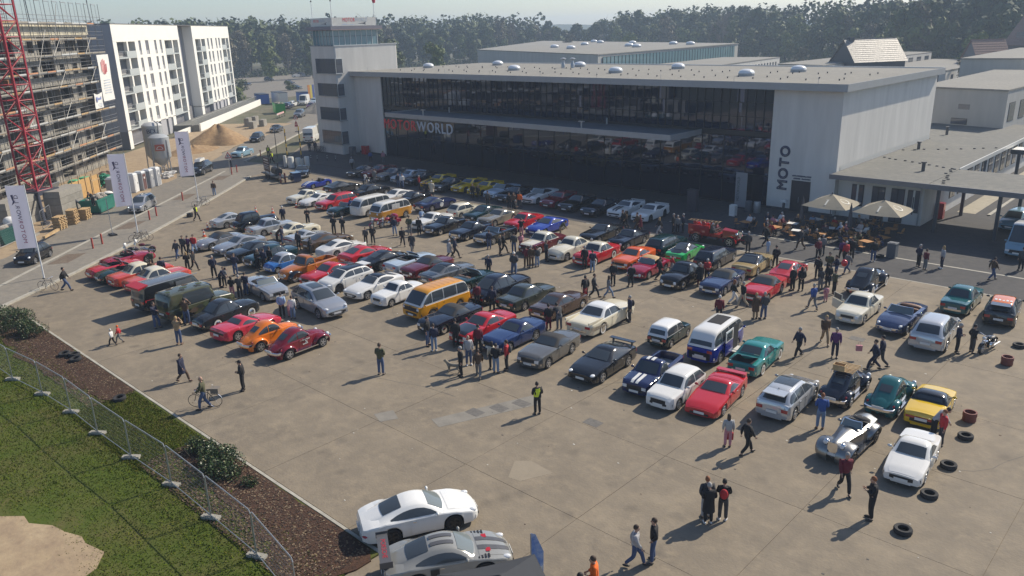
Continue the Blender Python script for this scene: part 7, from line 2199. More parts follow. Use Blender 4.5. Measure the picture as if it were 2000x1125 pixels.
# ================================================================ the vehicles of the show, placed in metres
CARS=[
('p911','purewhite',-20.7,16.2,62,'white rear engined coupe at the bottom beside the mulch bed','car',dict(rim='dark',screen=M_CGLASSL)),
('p911','chalk',-17.9,15.15,57,'pale grey sports coupe with dark stripes and a big rear wing','car',dict(rim='dark',screen=M_CGLASSL),'gt3'),
('beetle','darkred',-39.6,23.,94,'dark red beetle shaped car with white lettering on the door','beetle',dict(),'dbeetle'),
('beetle','orange',-42.02,22.56,94,'bright orange beetle shaped car left of the dark red one','beetle'),
('wedge','pinkred',-44.91,22.55,96,'low pinkish red coupe with a black rear window left of the orange beetle','car',dict(tail=M_BLK)),
('round50','darkgrey',-47.9,22.7,98,'dark grey 1950s saloon with whitewall tyres beside the camouflage truck'),
('milvan','camo',-50.64,22.05,97,'olive camouflage painted ambulance truck with blank side windows','truck',dict(),'camo'),
('van','charcoal',-54.19,22.06,97,'black and grey panel van with a red flash and red roof spoiler','van',dict(roof='grey'),'avan'),
('two50','coral',-59.54,23.28,94,'coral red car with a white roof next to the black and grey van','car',dict(cabin='lightcream',roof='lightcream')),
('two50','coral',-61.77,22.98,94,'coral red car with a cream roof beside the dark green roadster','car',dict(cabin='cream',roof='cream')),
('roadster','darkgreen',-63.61,22.44,94,'dark green open roadster between the two red ones and the cream roof','convertible'),
('roadster','red',-65.42,22.44,94,'bright red open roadster at the left end of its row','convertible',dict(interior2=M_SEAT)),
('roadster','crimson',-67.36,24.2,94,'second red open roadster behind the bright red one','convertible'),
('roadster_sl','silver',-50.9,27.4,-4,'silver open convertible parked crosswise near the silver off road car','convertible'),
('suv','silver',-44.75,27.9,-6,'silver off road car with a sunroof, parked crosswise','off road car',dict(),'suv'),
('boxster','silver',-66.84,32.08,-86,'silver soft top sports car by the two traffic cones','convertible'),
('gt','silver',-63.94,32.51,-86,'silver sports coupe right of the silver soft top'),
('coupe','charcoal',-60.91,32.13,-86,'dark coupe with a raised engine cover behind the silver sports coupe','car',dict(),'lidcar'),
('sedan60','darkteal',-58.3,32.28,-86,'very dark green saloon with pale window frames left of the blue bubble car'),
('micro','blue',-55.63,31.77,-86,'tiny blue bubble car with a silver roof left of the orange pickup','car',dict(cabin='lightsilver',roof='lightsilver')),
('pickup_old','burnt',-52.47,32.02,-84,'old orange pickup truck with black wings and whitewall tyres','pickup',dict(fender='black',bedfloor='burnt',grille=M_CHROME)),
('coupe','red',-50.11,32.45,-86,'red coupe with a black rear deck right of the orange pickup','car',dict(deckpanel='black')),
('hatch','white',-47.81,32.26,-86,'white three door hatchback with a black roof','car',dict(roof='black',rim='dark')),
('gt','white',-44.99,32.77,-86,'large white grand tourer with a dark glass roof','car',dict(roof='black')),
('small60','purewhite',-42.24,32.69,-87,'small white 1960s car half hidden by the orange and white van'),
('bus3','amber',-38.3,32.9,-91,'orange and white square camper van','camper van',dict(cabin='white',roof='amber'),'t3'),
('p911c','lightsilver',-73.51,36.98,92,'silver car tail peeping out behind the black pre-war saloon'),
('prewar','black',-70.45,37.61,92,'tall black pre-war saloon with running boards','car',dict(trim=M_BLK)),
('sedan60','lightsilver',-67.54,37.69,92,'silver four door saloon right of the tall pre-war one','car',dict(cabin='silver')),
('coupe60','cream',-64.25,38.42,92,'cream coupe behind the raised engine cover'),
('wedge','lightsilver',-61.54,37.95,92,'brushed silver wedge coupe with a dark sloping back'),
('gt','bronze',-58.74,38.14,92,'dark coupe with bronze glinting rear glass'),
('p911','white',-55.68,37.48,92,'white rear engined coupe left of the red sports car'),
('gt','red',-52.48,37.55,92,'bright red sports car between the white and the black coupe'),
('p911','black',-49.82,37.59,92,'black rear engined coupe right of the bright red sports car'),
('roadster_sl','paleblue',-47.58,38.32,92,'pale silver open convertible right of the black coupe','convertible'),
('softcoupe','maroon',-45.55,38.31,-88,'maroon convertible with its black soft top closed','convertible'),
('coupe','grey',-43.04,38.18,92,'grey coupe with a matt black tail left of the dark limousine','car',dict(deckpanel='charcoal',roof='charcoal')),
('roadster','darkteal',-40.55,38.24,92,'dark teal open roadster just left of the long black limousine','convertible',dict(interior2=M_SEATB)),
('limo50','blackblue',-37.3,38.02,93,'long black 1950s limousine with chrome side strips'),
('sedan','olive',-34.69,37.89,93,'olive grey four door saloon right of the long limousine'),
('coupe','brown',-31.85,37.96,93,'brown coupe with cream trim next to the cream finned car','car',dict(deckpanel='brown',rim='hub')),
('fin50','cream',-28.3,37.9,95,'cream 1950s car with tail fins and a white roof','car',dict(cabin='purewhite',roof='purewhite')),
('softcoupe','blackblue',-35.66,31.68,-87,'very dark blue roadster with a black soft top beside the camper van','convertible',dict(rim='hub')),
('coupe','red',-32.88,31.88,-87,'bright red 1970s coupe with a matt black bonnet','car',dict(hood='charcoal')),
('softcoupe','midblue',-30.57,32.16,-88,'blue convertible with a dark blue soft top and chrome trim','convertible',dict(cabin='navy',roof='navy')),
('softcoupe','greywarm',-27.45,31.81,-83,'warm grey convertible with a black soft top, front towards the man in the yellow vest','convertible'),
('gt','charcoal',-24.,32.3,-85,'black glossy 1990s coupe with a rear wing','car',dict(),'b928'),
('pickup_small','navy',-21.,32.7,-84,'small navy pickup with twin white stripes','pickup',dict(rim='alloy'),'caddy'),
('hatch80','white',-19.14,31.96,-85,'white boxy hatchback between the navy pickup and the red wedge coupe'),
('wedge','red',-17.32,32.75,-83,'big red wedge shaped sports car with a black windscreen','car',dict(),'red348'),
('hatch','silver',-14.5,34.7,94,'silver modern hatchback with a dark glass roof panel, rear to the camera','car',dict(roof='lightsilver',cabin='lightsilver',paint='lightsilver'),'golf7'),
('mini60','darkteal',-23.58,38.31,95,'dark green mini estate with a white roof','car',dict(cabin='purewhite',roof='purewhite')),
('bus2','royal',-20.5,38.3,97,'blue and white camper van with its side door and roof open','camper van',dict(cabin='white',roof='white'),'t2blue'),
('coupe60','turquoise',-18.,38.3,95,'turquoise 1960s coupe with its boot lid up','car',dict(rim='white'),'teal'),
('beetle','blackblue',-12.84,37.53,93,'black beetle shaped car with a wooden roof rack','beetle',dict(),'rackbeetle'),
('beetle','teal',-10.8,38.,93,'teal green beetle shaped car','beetle'),
('p914','yellow',-9.03,38.12,94,'yellow mid engined car with a black targa roof','car',dict(roof='charcoal',cabin='charcoal')),
('x19','white',-8.1,32.6,-86,'white angular two seater with black wipers, nearest the tyres'),
('morgan','barealu',-10.7,32.7,-91,'bare metal open roadster with separate wings','convertible',dict(trim='charcoal')),
('sedan60','lightcream',-16.6,49.5,-88,'cream white saloon with its passenger door open','car',dict(grille=M_BLK),'dooropen'),
('ds','steelblue',-14.,49.5,-91,'dark blue streamlined convertible with brown seats','convertible'),
('suv','lightsilver',-11.72,47.95,95,'white silver sloping back crossover, rear to the camera'),
('sedan60','teal',-12.2,55.2,91,'dark teal two door saloon in front of the asphalt lane','car',dict(rim='hub')),
('hatch','charcoal',-9.72,54.53,97,'black small car with a bright orange roof at the right edge','car',dict(roof='orange'),'ormini'),
('coupe30','black',-18.18,54.97,93,'glossy black 1930s coupe with rounded tail'),
('p911c','red',-23.49,54.29,95,'red rear engined coupe with a flat rear spoiler'),
('softcoupe','red',-23.11,49.52,-85,'red targa with a black roof panel, front to the camera'),
('coupe','gold',-26.39,54.34,95,'gold coupe with a black vinyl roof','car',dict(cabin='charcoal',roof='charcoal')),
('softcoupe','steelblue',-26.05,49.09,-86,'dark blue convertible with closed top in front of the gold coupe','convertible'),
('wagon','blackblue',-29.43,54.12,94,'dark blue estate car behind the man in the red jacket'),
('p911c','green',-32.21,54.29,95,'bright green targa with a grey roof','car',dict(roof='charcoal',cabin='charcoal')),
('wagon','darkteal',-34.5,55.02,95,'dark teal hatchback estate left of the bright green targa'),
('round50','black',-28.84,48.46,-87,'small black 1950s saloon with chrome headlamps','car',dict(rim='hub')),
('roadster','crimson',-32.1,48.85,-86,'crimson roadster with a tan hood left of the small black saloon','convertible',dict(),'tanhood'),
('coupe','redorange',-34.4,50.2,-85,'bright orange 1970s coupe with a black grille','car',dict(rim='alloy')),
('two50','red',-37.41,49.33,-86,'red and white two tone 1950s car left of the bright orange coupe','car',dict(cabin='lightcream',roof='lightcream')),
('saloon50','lightcream',-39.99,49.11,-86,'cream rounded 1950s saloon beside the red and white car'),
('two50','maroon',-43.07,49.19,-86,'cream and maroon two tone coupe left of the cream rounded saloon','car',dict(cabin='lightcream',roof='lightcream',hood='lightcream')),
('muscle','black',-41.17,54.95,-87,'black fastback behind the cream rounded saloon'),
('coupe60','blackblue',-38.09,54.79,-87,'black coupe with chrome window line behind the red and white car'),
('coupe60','black',-54.54,48.38,-86,'leftmost of three black chrome grilled saloons','car',dict(rim='hub',grille=M_CHROME)),
('coupe60','blackblue',-51.15,48.49,-86,'middle one of three black chrome grilled saloons','car',dict(rim='hub',grille=M_CHROME)),
('roadster_sl','black',-48.35,48.87,-86,'open black convertible with red seats beside two black saloons','convertible',dict(interior2=M_SEATR,grille=M_CHROME)),
('coupe60','white',-56.94,48.9,-86,'white coupe behind the leftmost black chrome grilled saloon'),
('hatch80','lightcream',-57.81,54.,92,'cream boxy hatchback behind the white coupe'),
('coupe','darkteal',-55.21,54.09,-86,'very dark green coupe right of the cream hatchback'),
('muscle','champagne',-52.85,53.88,-86,'champagne coloured coupe in front of the shaded strip'),
('coupe60','red',-49.62,54.,-86,'red coupe left of the bright blue sports car'),
('gt','brightblue',-46.81,54.13,-86,'bright blue modern sports car'),
('muscle','navy',-62.7,54.4,90,'navy fastback with a white roundel on its door','car',dict(),'roundel'),
('bus2','ochre',-62.73,48.45,-86,'ochre camper van with a white roof and louvred side window','camper van',dict(cabin='white',roof='white'),'ochrebus'),
('bus2','white',-66.26,48.67,-86,'white camper van left of the ochre one','camper van'),
('gt','white',-69.33,54.38,-86,'white coupe behind the white camper van'),
('coupe','black',-66.6,54.47,-86,'black coupe between the ochre camper van and the navy fastback'),
('wagon','red',-72.14,48.46,-86,'red small estate car between the white coupe and the white camper van'),
('wedge','white',-75.23,48.15,-86,'white sloping nosed coupe right of the white classic'),
('coupe60','lightcream',-77.41,48.09,-86,'cream white classic coupe at the left end of its row'),
('roadster','darkteal',-68.61,47.23,-86,'dark green roadster beside the person in blue by the white camper van','convertible'),
('gt','darkgrey',-78.9,54.01,92,'dark grey fastback coupe in the row behind the cream classic'),
('sedan','black',-73.86,54.43,92,'glossy black saloon right of the dark grey fastback'),
('kit','royal',-84.3,54.,-85,'small blue open race car with white stripes','convertible',dict(),'kit'),
('muscle','black',-92.77,57.45,-35,'black saloon with bright front lamps behind the blue race car'),
('gt','black',-85.97,62.35,-86,'dark coupe at the left end of the shaded row'),
('camaro','darkred',-84.,63.49,-86,'dark red coupe second in the shaded row'),
('camaro','grey',-80.73,63.,-86,'grey muscle coupe third in the shaded row'),
('camaro','paleblue',-77.79,63.35,-86,'pale silver muscle coupe left of the first yellow one'),
('camaro','charcoal',-75.48,63.37,-86,'black muscle coupe just left of the first yellow one'),
('camaro','yellow',-72.21,63.44,-86,'leftmost yellow muscle coupe with black stripes','car',dict(),'bs'),
('camaro','darkgrey',-69.35,62.58,-86,'dark grey muscle coupe between the yellow ones'),
('camaro','yellow',-67.14,63.75,-86,'middle yellow muscle coupe with black stripes','car',dict(),'bs'),
('camaro','yellow',-64.3,63.64,-86,'rightmost yellow muscle coupe with black stripes','car',dict(),'bs'),
('cabrio_mod','paleblue',-61.59,63.55,-86,'white open muscle convertible right of the yellow coupes','convertible'),
('camaro','blackblue',-59.22,63.,-86,'black muscle coupe between the two white convertibles'),
('cabrio_mod','white',-56.3,64.04,-86,'white open muscle convertible with black bonnet stripes','convertible',dict(),'bs'),
('camaro','darkred',-53.39,63.7,-86,'dark red muscle coupe right of the striped white convertible'),
('camaro','black',-50.69,63.45,-86,'black muscle coupe right of the dark red one'),
('camaro','blackblue',-47.53,63.2,-86,'black muscle coupe left of the striped white coupe'),
('camaro','white',-45.08,64.27,-86,'white muscle coupe with black bonnet stripes','car',dict(),'bs'),
('camaro','white',-42.23,64.27,-86,'plain white muscle coupe at the right end of the shaded row'),
('small','black',-75.35,19.43,-46,'small black hatchback on the road at the left edge'),
('mpv','silver',-89.04,34.55,-44,'silver hatchback on the road by the green skip'),
('suv','darkgrey',-106.54,50.09,-46,'dark grey estate with a white roof box on the road','car',dict(),'roofbox'),
('sedan60','lightblue',-116.68,61.88,-60,'light blue 1950s saloon turning on the road','car',dict(rim='white')),
('mpv','charcoal',-131.03,72.68,-46,'dark compact people carrier on the road beside the sand heap'),
('coupe','darkgrey',-141.,82.6,-46,'dark coupe on the road beyond the people carrier'),
('highvan','white',-121.89,78.04,134,'white high roofed van parked left of the tower','van'),
('suv','grey',-162.,101.2,-46,'grey silver car on the road by the barrier'),
('hatch','darkred',-177.95,114.72,-46,'dark red car on the far road'),
('small','paleblue',-189.84,123.49,-46,'pale blue car behind the dark red one'),
('highvan','white',-189.44,120.27,-46,'white van in the queue on the far road','van'),
('mpv','silver',-207.91,133.87,-46,'silver car behind the white van on the far road'),
('hatch','paleblue',-223.99,144.74,-46,'pale car farthest back in the road queue'),
('wagon','navy',-184.7,112.31,130,'dark blue car parked by the bright green skip'),
('hatch','white',-187.97,115.62,130,'white car parked behind the dark blue one'),
('mpv','charcoal',-304.94,177.72,10,'dark car in the far car park, middle one'),
('gt','blackblue',-286.74,157.25,10,'dark low car in the far car park next to the flats'),
('sedan','blackblue',-273.93,168.28,10,'dark car in the far car park nearest the road'),
('wagon','darkteal',-247.28,154.27,10,'dark car at the far road corner'),
('hatch','white',-315.12,197.57,80,'white car in the far car park'),
('sedan','grey',-312.18,199.91,80,'grey car in the far car park right of the white one'),
('sedan','charcoal',-329.75,209.09,80,'dark car behind the white one in the far car park'),
]
M_STRB=mat('stripe_black',(.012,.012,.014),rough=.3)
M_STRW=mat('stripe_white',(.68,.68,.66),rough=.3)
M_STRG=mat('stripe_grey',(.085,.085,.09),rough=.3)
M_REDP=mat('livery_red',(.42,.02,.03),rough=.3)
rsC=random.Random(10)
SPEC={}
for row in CARS:
	ty,col,x,y,hd,lab,cat,ov,spec=row+('car',{},None)[len(row)-6:]
	t,g=car(ty,col,x,y,radians(hd+rsC.uniform(-1.2,1.2)),lab,cat,None,**ov)
	L=g.L
	if spec:SPEC.setdefault(spec,[]).append((t,g))
	if spec=='bs':
		deck_stripes(t,g,M_STRB)
	elif spec=='gt3':
		deck_stripes(t,g,M_STRG,fs=((-.42,-.15),(.15,.42)))
		MB().box(-L/2-.1,-L/2+.28,-.86,.86,1.28,1.32).build('rear_wing',M_STRG,t)
		for s in(-1,1):
			MB().box(-L/2-.12,-L/2+.32,s*.88-.012,s*.88+.012,1.16,1.4).build('wing_end_plate',M_STRG,t)
			MB().box(-L/2+.02,-L/2+.2,s*.45-.015,s*.45+.015,.8,1.279).build('wing_strut',M_BLK,t)
		letter_objs('PORSCHE',.24,.004,M_REDP,t,(-L/2+.09,0,1.325),R3((0,-1,0),(1,0,0)),gap=1.)
		for s in(-1,1):
			p=g.sidep(g.xr+.62,.72,s,.015)
			MB().box(p[0]-.16,p[0]+.14,*sorted((p[1],p[1]+s*.02)),p[2]-.13,p[2]+.11).build('air_intake',M_BLK,t)
			q=g.deckp(g.xf+.02,.8)
			for k in range(4):
				MB().box(g.xf-.22+k*.12,g.xf-.16+k*.12,s*q[1]-.1,s*q[1]+.1,q[2]+.002,q[2]+.022).build('wing_louvre',M_BLK,t)
			MB().box(g.A+.45,g.A+.62,s*.4-.1,s*.4+.1,g.deck(g.A+.5)+.045,g.deck(g.A+.5)+.05).build('bonnet_vent',M_REDP,t)
		MB().ell((.05,-.35,.86),(.22,.2,.25),10,6).build('seat',M_SEATR,t,smooth=60)
	elif spec=='dbeetle':
		for s in(-1,1):
			p=g.sidep(.15,.62,s,.03)
			rot=R3((-s,0,0),(0,0,1))
			for r_ in range(2):
				for k in range(7 if r_==0 else 5):
					MB().box(p[0]-.26+k*.075,p[0]-.21+k*.075,p[1]-.004,p[1]+.004,p[2]+.14-r_*.26,p[2]+.2-r_*.26).build('letter',M_STRW,t)
			MB().tube((p[0]-.08,p[1],p[2]-.06),(p[0]+.08,p[1],p[2]+.1),.015,4).tube((p[0]+.08,p[1],p[2]-.06),(p[0]-.08,p[1],p[2]+.1),.015,4).build('emblem',M_STRW,t)
	elif spec=='avan':
		for s in(-1,1):
			pts=[(-L/2+.1,.96),(-L/2+.1,1.12),(.2,1.12),(1.4,1.08),(.3,1.)]
			for k in range(1):
				V=[(x_,s*(g.half(x_)+.022),z_)for x_,z_ in pts]
				MB().add(V,[(0,1,2,3,4)]).build('red_flash',M_REDP,t)
			MB().box(-L/2+.5,1.6,*sorted((s*g.half(0)*.8,s*(g.half(0)*.8+.03))),2.,2.04).build('roof_rail',PAINTS['lightsilver'],t)
		MB().add([(-L/2-.22,-.86,2.02),(-L/2-.22,.86,2.02),(-L/2+.5,.84,2.14),(-L/2+.5,-.84,2.14),(-L/2-.22,-.86,1.88),(-L/2-.22,.86,1.88),(-L/2+.5,.84,2.08),(-L/2+.5,-.84,2.08)],[(0,1,2,3),(4,7,6,5),(0,4,5,1),(1,5,6,2),(2,6,7,3),(3,7,4,0)]).build('roof_spoiler',M_REDP,t)
		for s in(-1,1):
			MB().box(-.2,1.,*sorted((s*(g.half(0)+.01),s*(g.half(0)+.02))),.45,1.9).build('side_panel',PAINTS['grey'],t)
	elif spec=='camo':
		rc=random.Random(4)
		gm=[mat('camo_brown',(.075,.05,.03),rough=.6),mat('camo_black',(.02,.022,.018),rough=.6),mat('camo_green',(.05,.07,.03),rough=.6)]
		for s in(-1,1):
			for k in range(9):
				x0=-L/2+.1+k*.48
				pts=[]
				cx,cz=x0+rc.uniform(0,.25),rc.uniform(.75,1.15)
				for a in range(8):
					rr=rc.uniform(.14,.36)
					pts.append((cx+cos(a*pi/4)*rr,max(.62,min(1.16,cz+sin(a*pi/4)*rr*.7))))
				MB().add([(px_,s*(g.half(min(max(px_,-L/2),L/2))+.024),pz_)for px_,pz_ in pts],[tuple(range(8))]).build('camouflage_patch',gm[k%3],t)
		for k in range(8):
			x0=g.C+.1+k*.38
			pts=[(x0+cos(a*pi/4)*rc.uniform(.12,.34),rc.uniform(-.5,.5)*0+(-.5+(k%3)*.5)+sin(a*pi/4)*rc.uniform(.1,.3))for a in range(8)]
			MB().add([g.P(min(max(px_,g.C+.02),g.B-.02),max(-.8,min(.8,py_)),.012)for px_,py_ in pts],[tuple(range(8))]).build('camouflage_patch',gm[(k+1)%3],t)
	elif spec=='suv':
		stripe(t,g,g.C+.75,g.B-.12,-.62,.62,M_CGLASS,'sunroof','roof',.012)
	elif spec=='golf7':
		stripe(t,g,g.C+.62,g.B-.05,-.82,.82,M_CGLASS,'sunroof','roof',.012)
		MB().tube(g.P(g.C+.15,0,0.),g.P(g.C+.06,0,.09),.022,5,.008).build('aerial',M_BLK,t)
	elif spec=='t3':
		for k in range(7):
			x0=g.C+.15+k*.42
			stripe(t,g,x0,x0+.03,-.8,.8,PAINTS['ochre'],'roof_rib','roof',.014)
		MB().lathe([(.17,0),(.17,.02)],16,Matrix.Translation((L/2+.04,0,.86))@Matrix.Rotation(pi/2,4,'Y')).build('badge',M_BLK,t)
		MB().box(L/2-.02,L/2+.03,-.72,.72,.7,.96).build('grille',M_BLK,t)
	elif spec=='ochrebus':
		stripe(t,g,g.C+.3,g.C+1.7,-.8,.8,mat('roof_brown',(.19,.155,.12),rough=.7),'roof_panel','roof',.012)
		for k in range(5):
			MB().box(-.5,.55,-g.half(0)-.035,-g.half(0)-.01,1.25+k*.09,1.3+k*.09).build('louvre',M_STRW,t)
			MB().box(-.5,.55,g.half(0)-.035,g.half(0)+.01,1.25+k*.09,1.3+k*.09).build('louvre',M_STRW,t)
	elif spec=='caddy':
		deck_stripes(t,g,M_STRW,fs=((-.34,-.12),(.02,.24)))
	elif spec=='b928':
		MB().box(-L/2+.05,-L/2+.35,-.78,.78,1.12,1.16).build('rear_spoiler',PAINTS['charcoal'],t)
		for s in(-1,1):MB().box(-L/2+.12,-L/2+.26,s*.6-.03,s*.6+.03,.88,1.119).build('spoiler_foot',PAINTS['charcoal'],t)
	elif spec=='red348':
		MB().box(-L/2+.1,-L/2+.42,-.76,.76,.99,1.03).build('rear_spoiler',PAINTS['red'],t)
		for s in(-1,1):MB().box(-L/2+.14,-L/2+.36,s*.74-.03,s*.74+.03,.84,.989).build('spoiler_foot',PAINTS['red'],t)
	elif spec=='t2blue':
		stripe(t,g,-.45,1.05,-.62,.62,M_INT,'roof_opening','roof',.014)
		s=-1
		MB().box(.15,1.08,-g.half(0)-.012,-g.half(0)+.02,.3,1.76).build('door_opening',M_INT,t)
		MB().box(-.92,.1,-g.half(0)-.1,-g.half(0)-.06,.34,1.1).build('sliding_door',PAINTS['royal'],t)
		MB().box(-.92,.1,-g.half(0)-.099,-g.half(0)-.061,1.102,1.75).build('sliding_door',PAINTS['white'],t)
		MB().box(-.8,-.02,-g.half(0)-.112,-g.half(0)-.102,1.2,1.66).build('side_window',M_CGLASS,t)
		MB().box(.1,1.1,-g.half(0)-.35,-g.half(0)+.1,.26,.3).build('step',PAINTS['white'],t)
		MB().box(-L/2-.02,-L/2+.01,-.62,.62,.45,.85).build('engine_opening',M_INT,t)
	elif spec=='teal':
		z=g.deck(-L/2+.4)
		MB().box(-L/2+.06,g.D-.12,-.58,.58,z+.03,z+.045).build('boot_opening',M_INT,t)
		MB().box(0,1.05,-.62,.62,0,.03).build('boot_lid_open',PAINTS['turquoise'],t,(g.D-.98,0,z+.58)).rotation_euler=(0,.42,0)
	elif spec=='rackbeetle':
		for k in range(8):
			x0=-.75+k*.16
			MB().box(x0,x0+.06,-.52,.52,1.58,1.61).build('rack_slat',M_WOOD,t)
		for s in(-1,1):
			MB().box(-.8,.55,s*.5-.015,s*.5+.015,1.545,1.579).build('rack_rail',M_CHROME,t)
			for x0 in(-.7,.45):MB().tube((x0,s*.5,1.55),(x0,s*.55,1.36),.015,5).build('rack_leg',M_CHROME,t)
	elif spec=='dooropen':
		MB().box(-1.05,0,-.02,.02,.32,.9).build('open_door',PAINTS['lightcream'],t,(.62,-.88,0),.95)
		MB().box(-.95,-.08,-.015,.015,.93,1.34).box(-.88,-.15,-.02,.02,.98,1.3,1).build('open_door_frame',[PAINTS['lightcream'],M_CGLASS],t,(.62,-.88,0),.95)
	elif spec=='ormini':
		for k in range(5):
			MB().box(g.C+.35,g.C+.62,-.5+k*.2,-.38+k*.2,g.ridge(0)+.035,g.ridge(0)+.045).build('roof_print',M_STRW,t)
	elif spec=='tanhood':
		us=lin(g.A,g.D-.1,10)
		def hoodp(x,f):
			k=(g.A-x)/(g.A-g.D+.1);z=1.22*(sin(pi*min(1,.12+k*.82))**.45)*.42+g.deck(x)
			return(x,f*g.half(x)*.8,z-.18*abs(f)**4)
		grid_panel(hoodp,lin(g.B+.02,g.D-.25,10),lin(-1,1,8),flip=True).build('hood',M_SOFTT,t,smooth=60)
	elif spec=='roundel':
		for s in(-1,1):
			p=g.sidep(.1,.62,s,.02)
			MB().lathe([(.26,0),(.26,.006)],16,Matrix.Translation((p[0],p[1],p[2]))@Matrix.Rotation(-s*pi/2,4,'X')).build('roundel',M_STRW,t)
	elif spec=='kit':
		deck_stripes(t,g,M_STRW,fs=((-.3,-.08),(.08,.3)),boot=True)
		MB().tube((-.45,-.4,.7),(-.45,-.4,1.1),.025,6).tube((-.45,.4,.7),(-.45,.4,1.1),.025,6).tube((-.45,-.4,1.1),(-.45,.4,1.1),.025,6).build('roll_bar',M_CHROME,t)
		MB().lathe([(.19,0),(.19,.006)],14,Matrix.Translation((.2,-g.half(0)-.015,.5))@Matrix.Rotation(pi/2,4,'X')).build('roundel',M_STRW,t)
	elif spec=='roofbox':
		MB().add([(-.9,-.4,1.76),(1.2,-.4,1.76),(1.2,.4,1.76),(-.9,.4,1.76),(-.8,-.34,2.1),(.9,-.34,2.1),(.9,.34,2.1),(-.8,.34,2.1)],[(0,3,2,1),(4,5,6,7),(0,1,5,4),(1,2,6,5),(2,3,7,6),(3,0,4,7)]).build('roof_box',PAINTS['white'],t)
	elif spec=='lidcar':
		MB().box(-.75,.75,-1.5,0,0,.05).build('raised_cover',PAINTS['charcoal'],t,(-.6,0,1.)).rotation_euler=(0,0,0)
		o=t.children[-1]
		o.rotation_euler=(radians(-0),radians(0),radians(-90))
		o.matrix_local=Matrix.Translation((-.5,0,.98))@Matrix.Rotation(radians(-56),4,'Y')@Matrix.Rotation(pi/2,4,'Z')
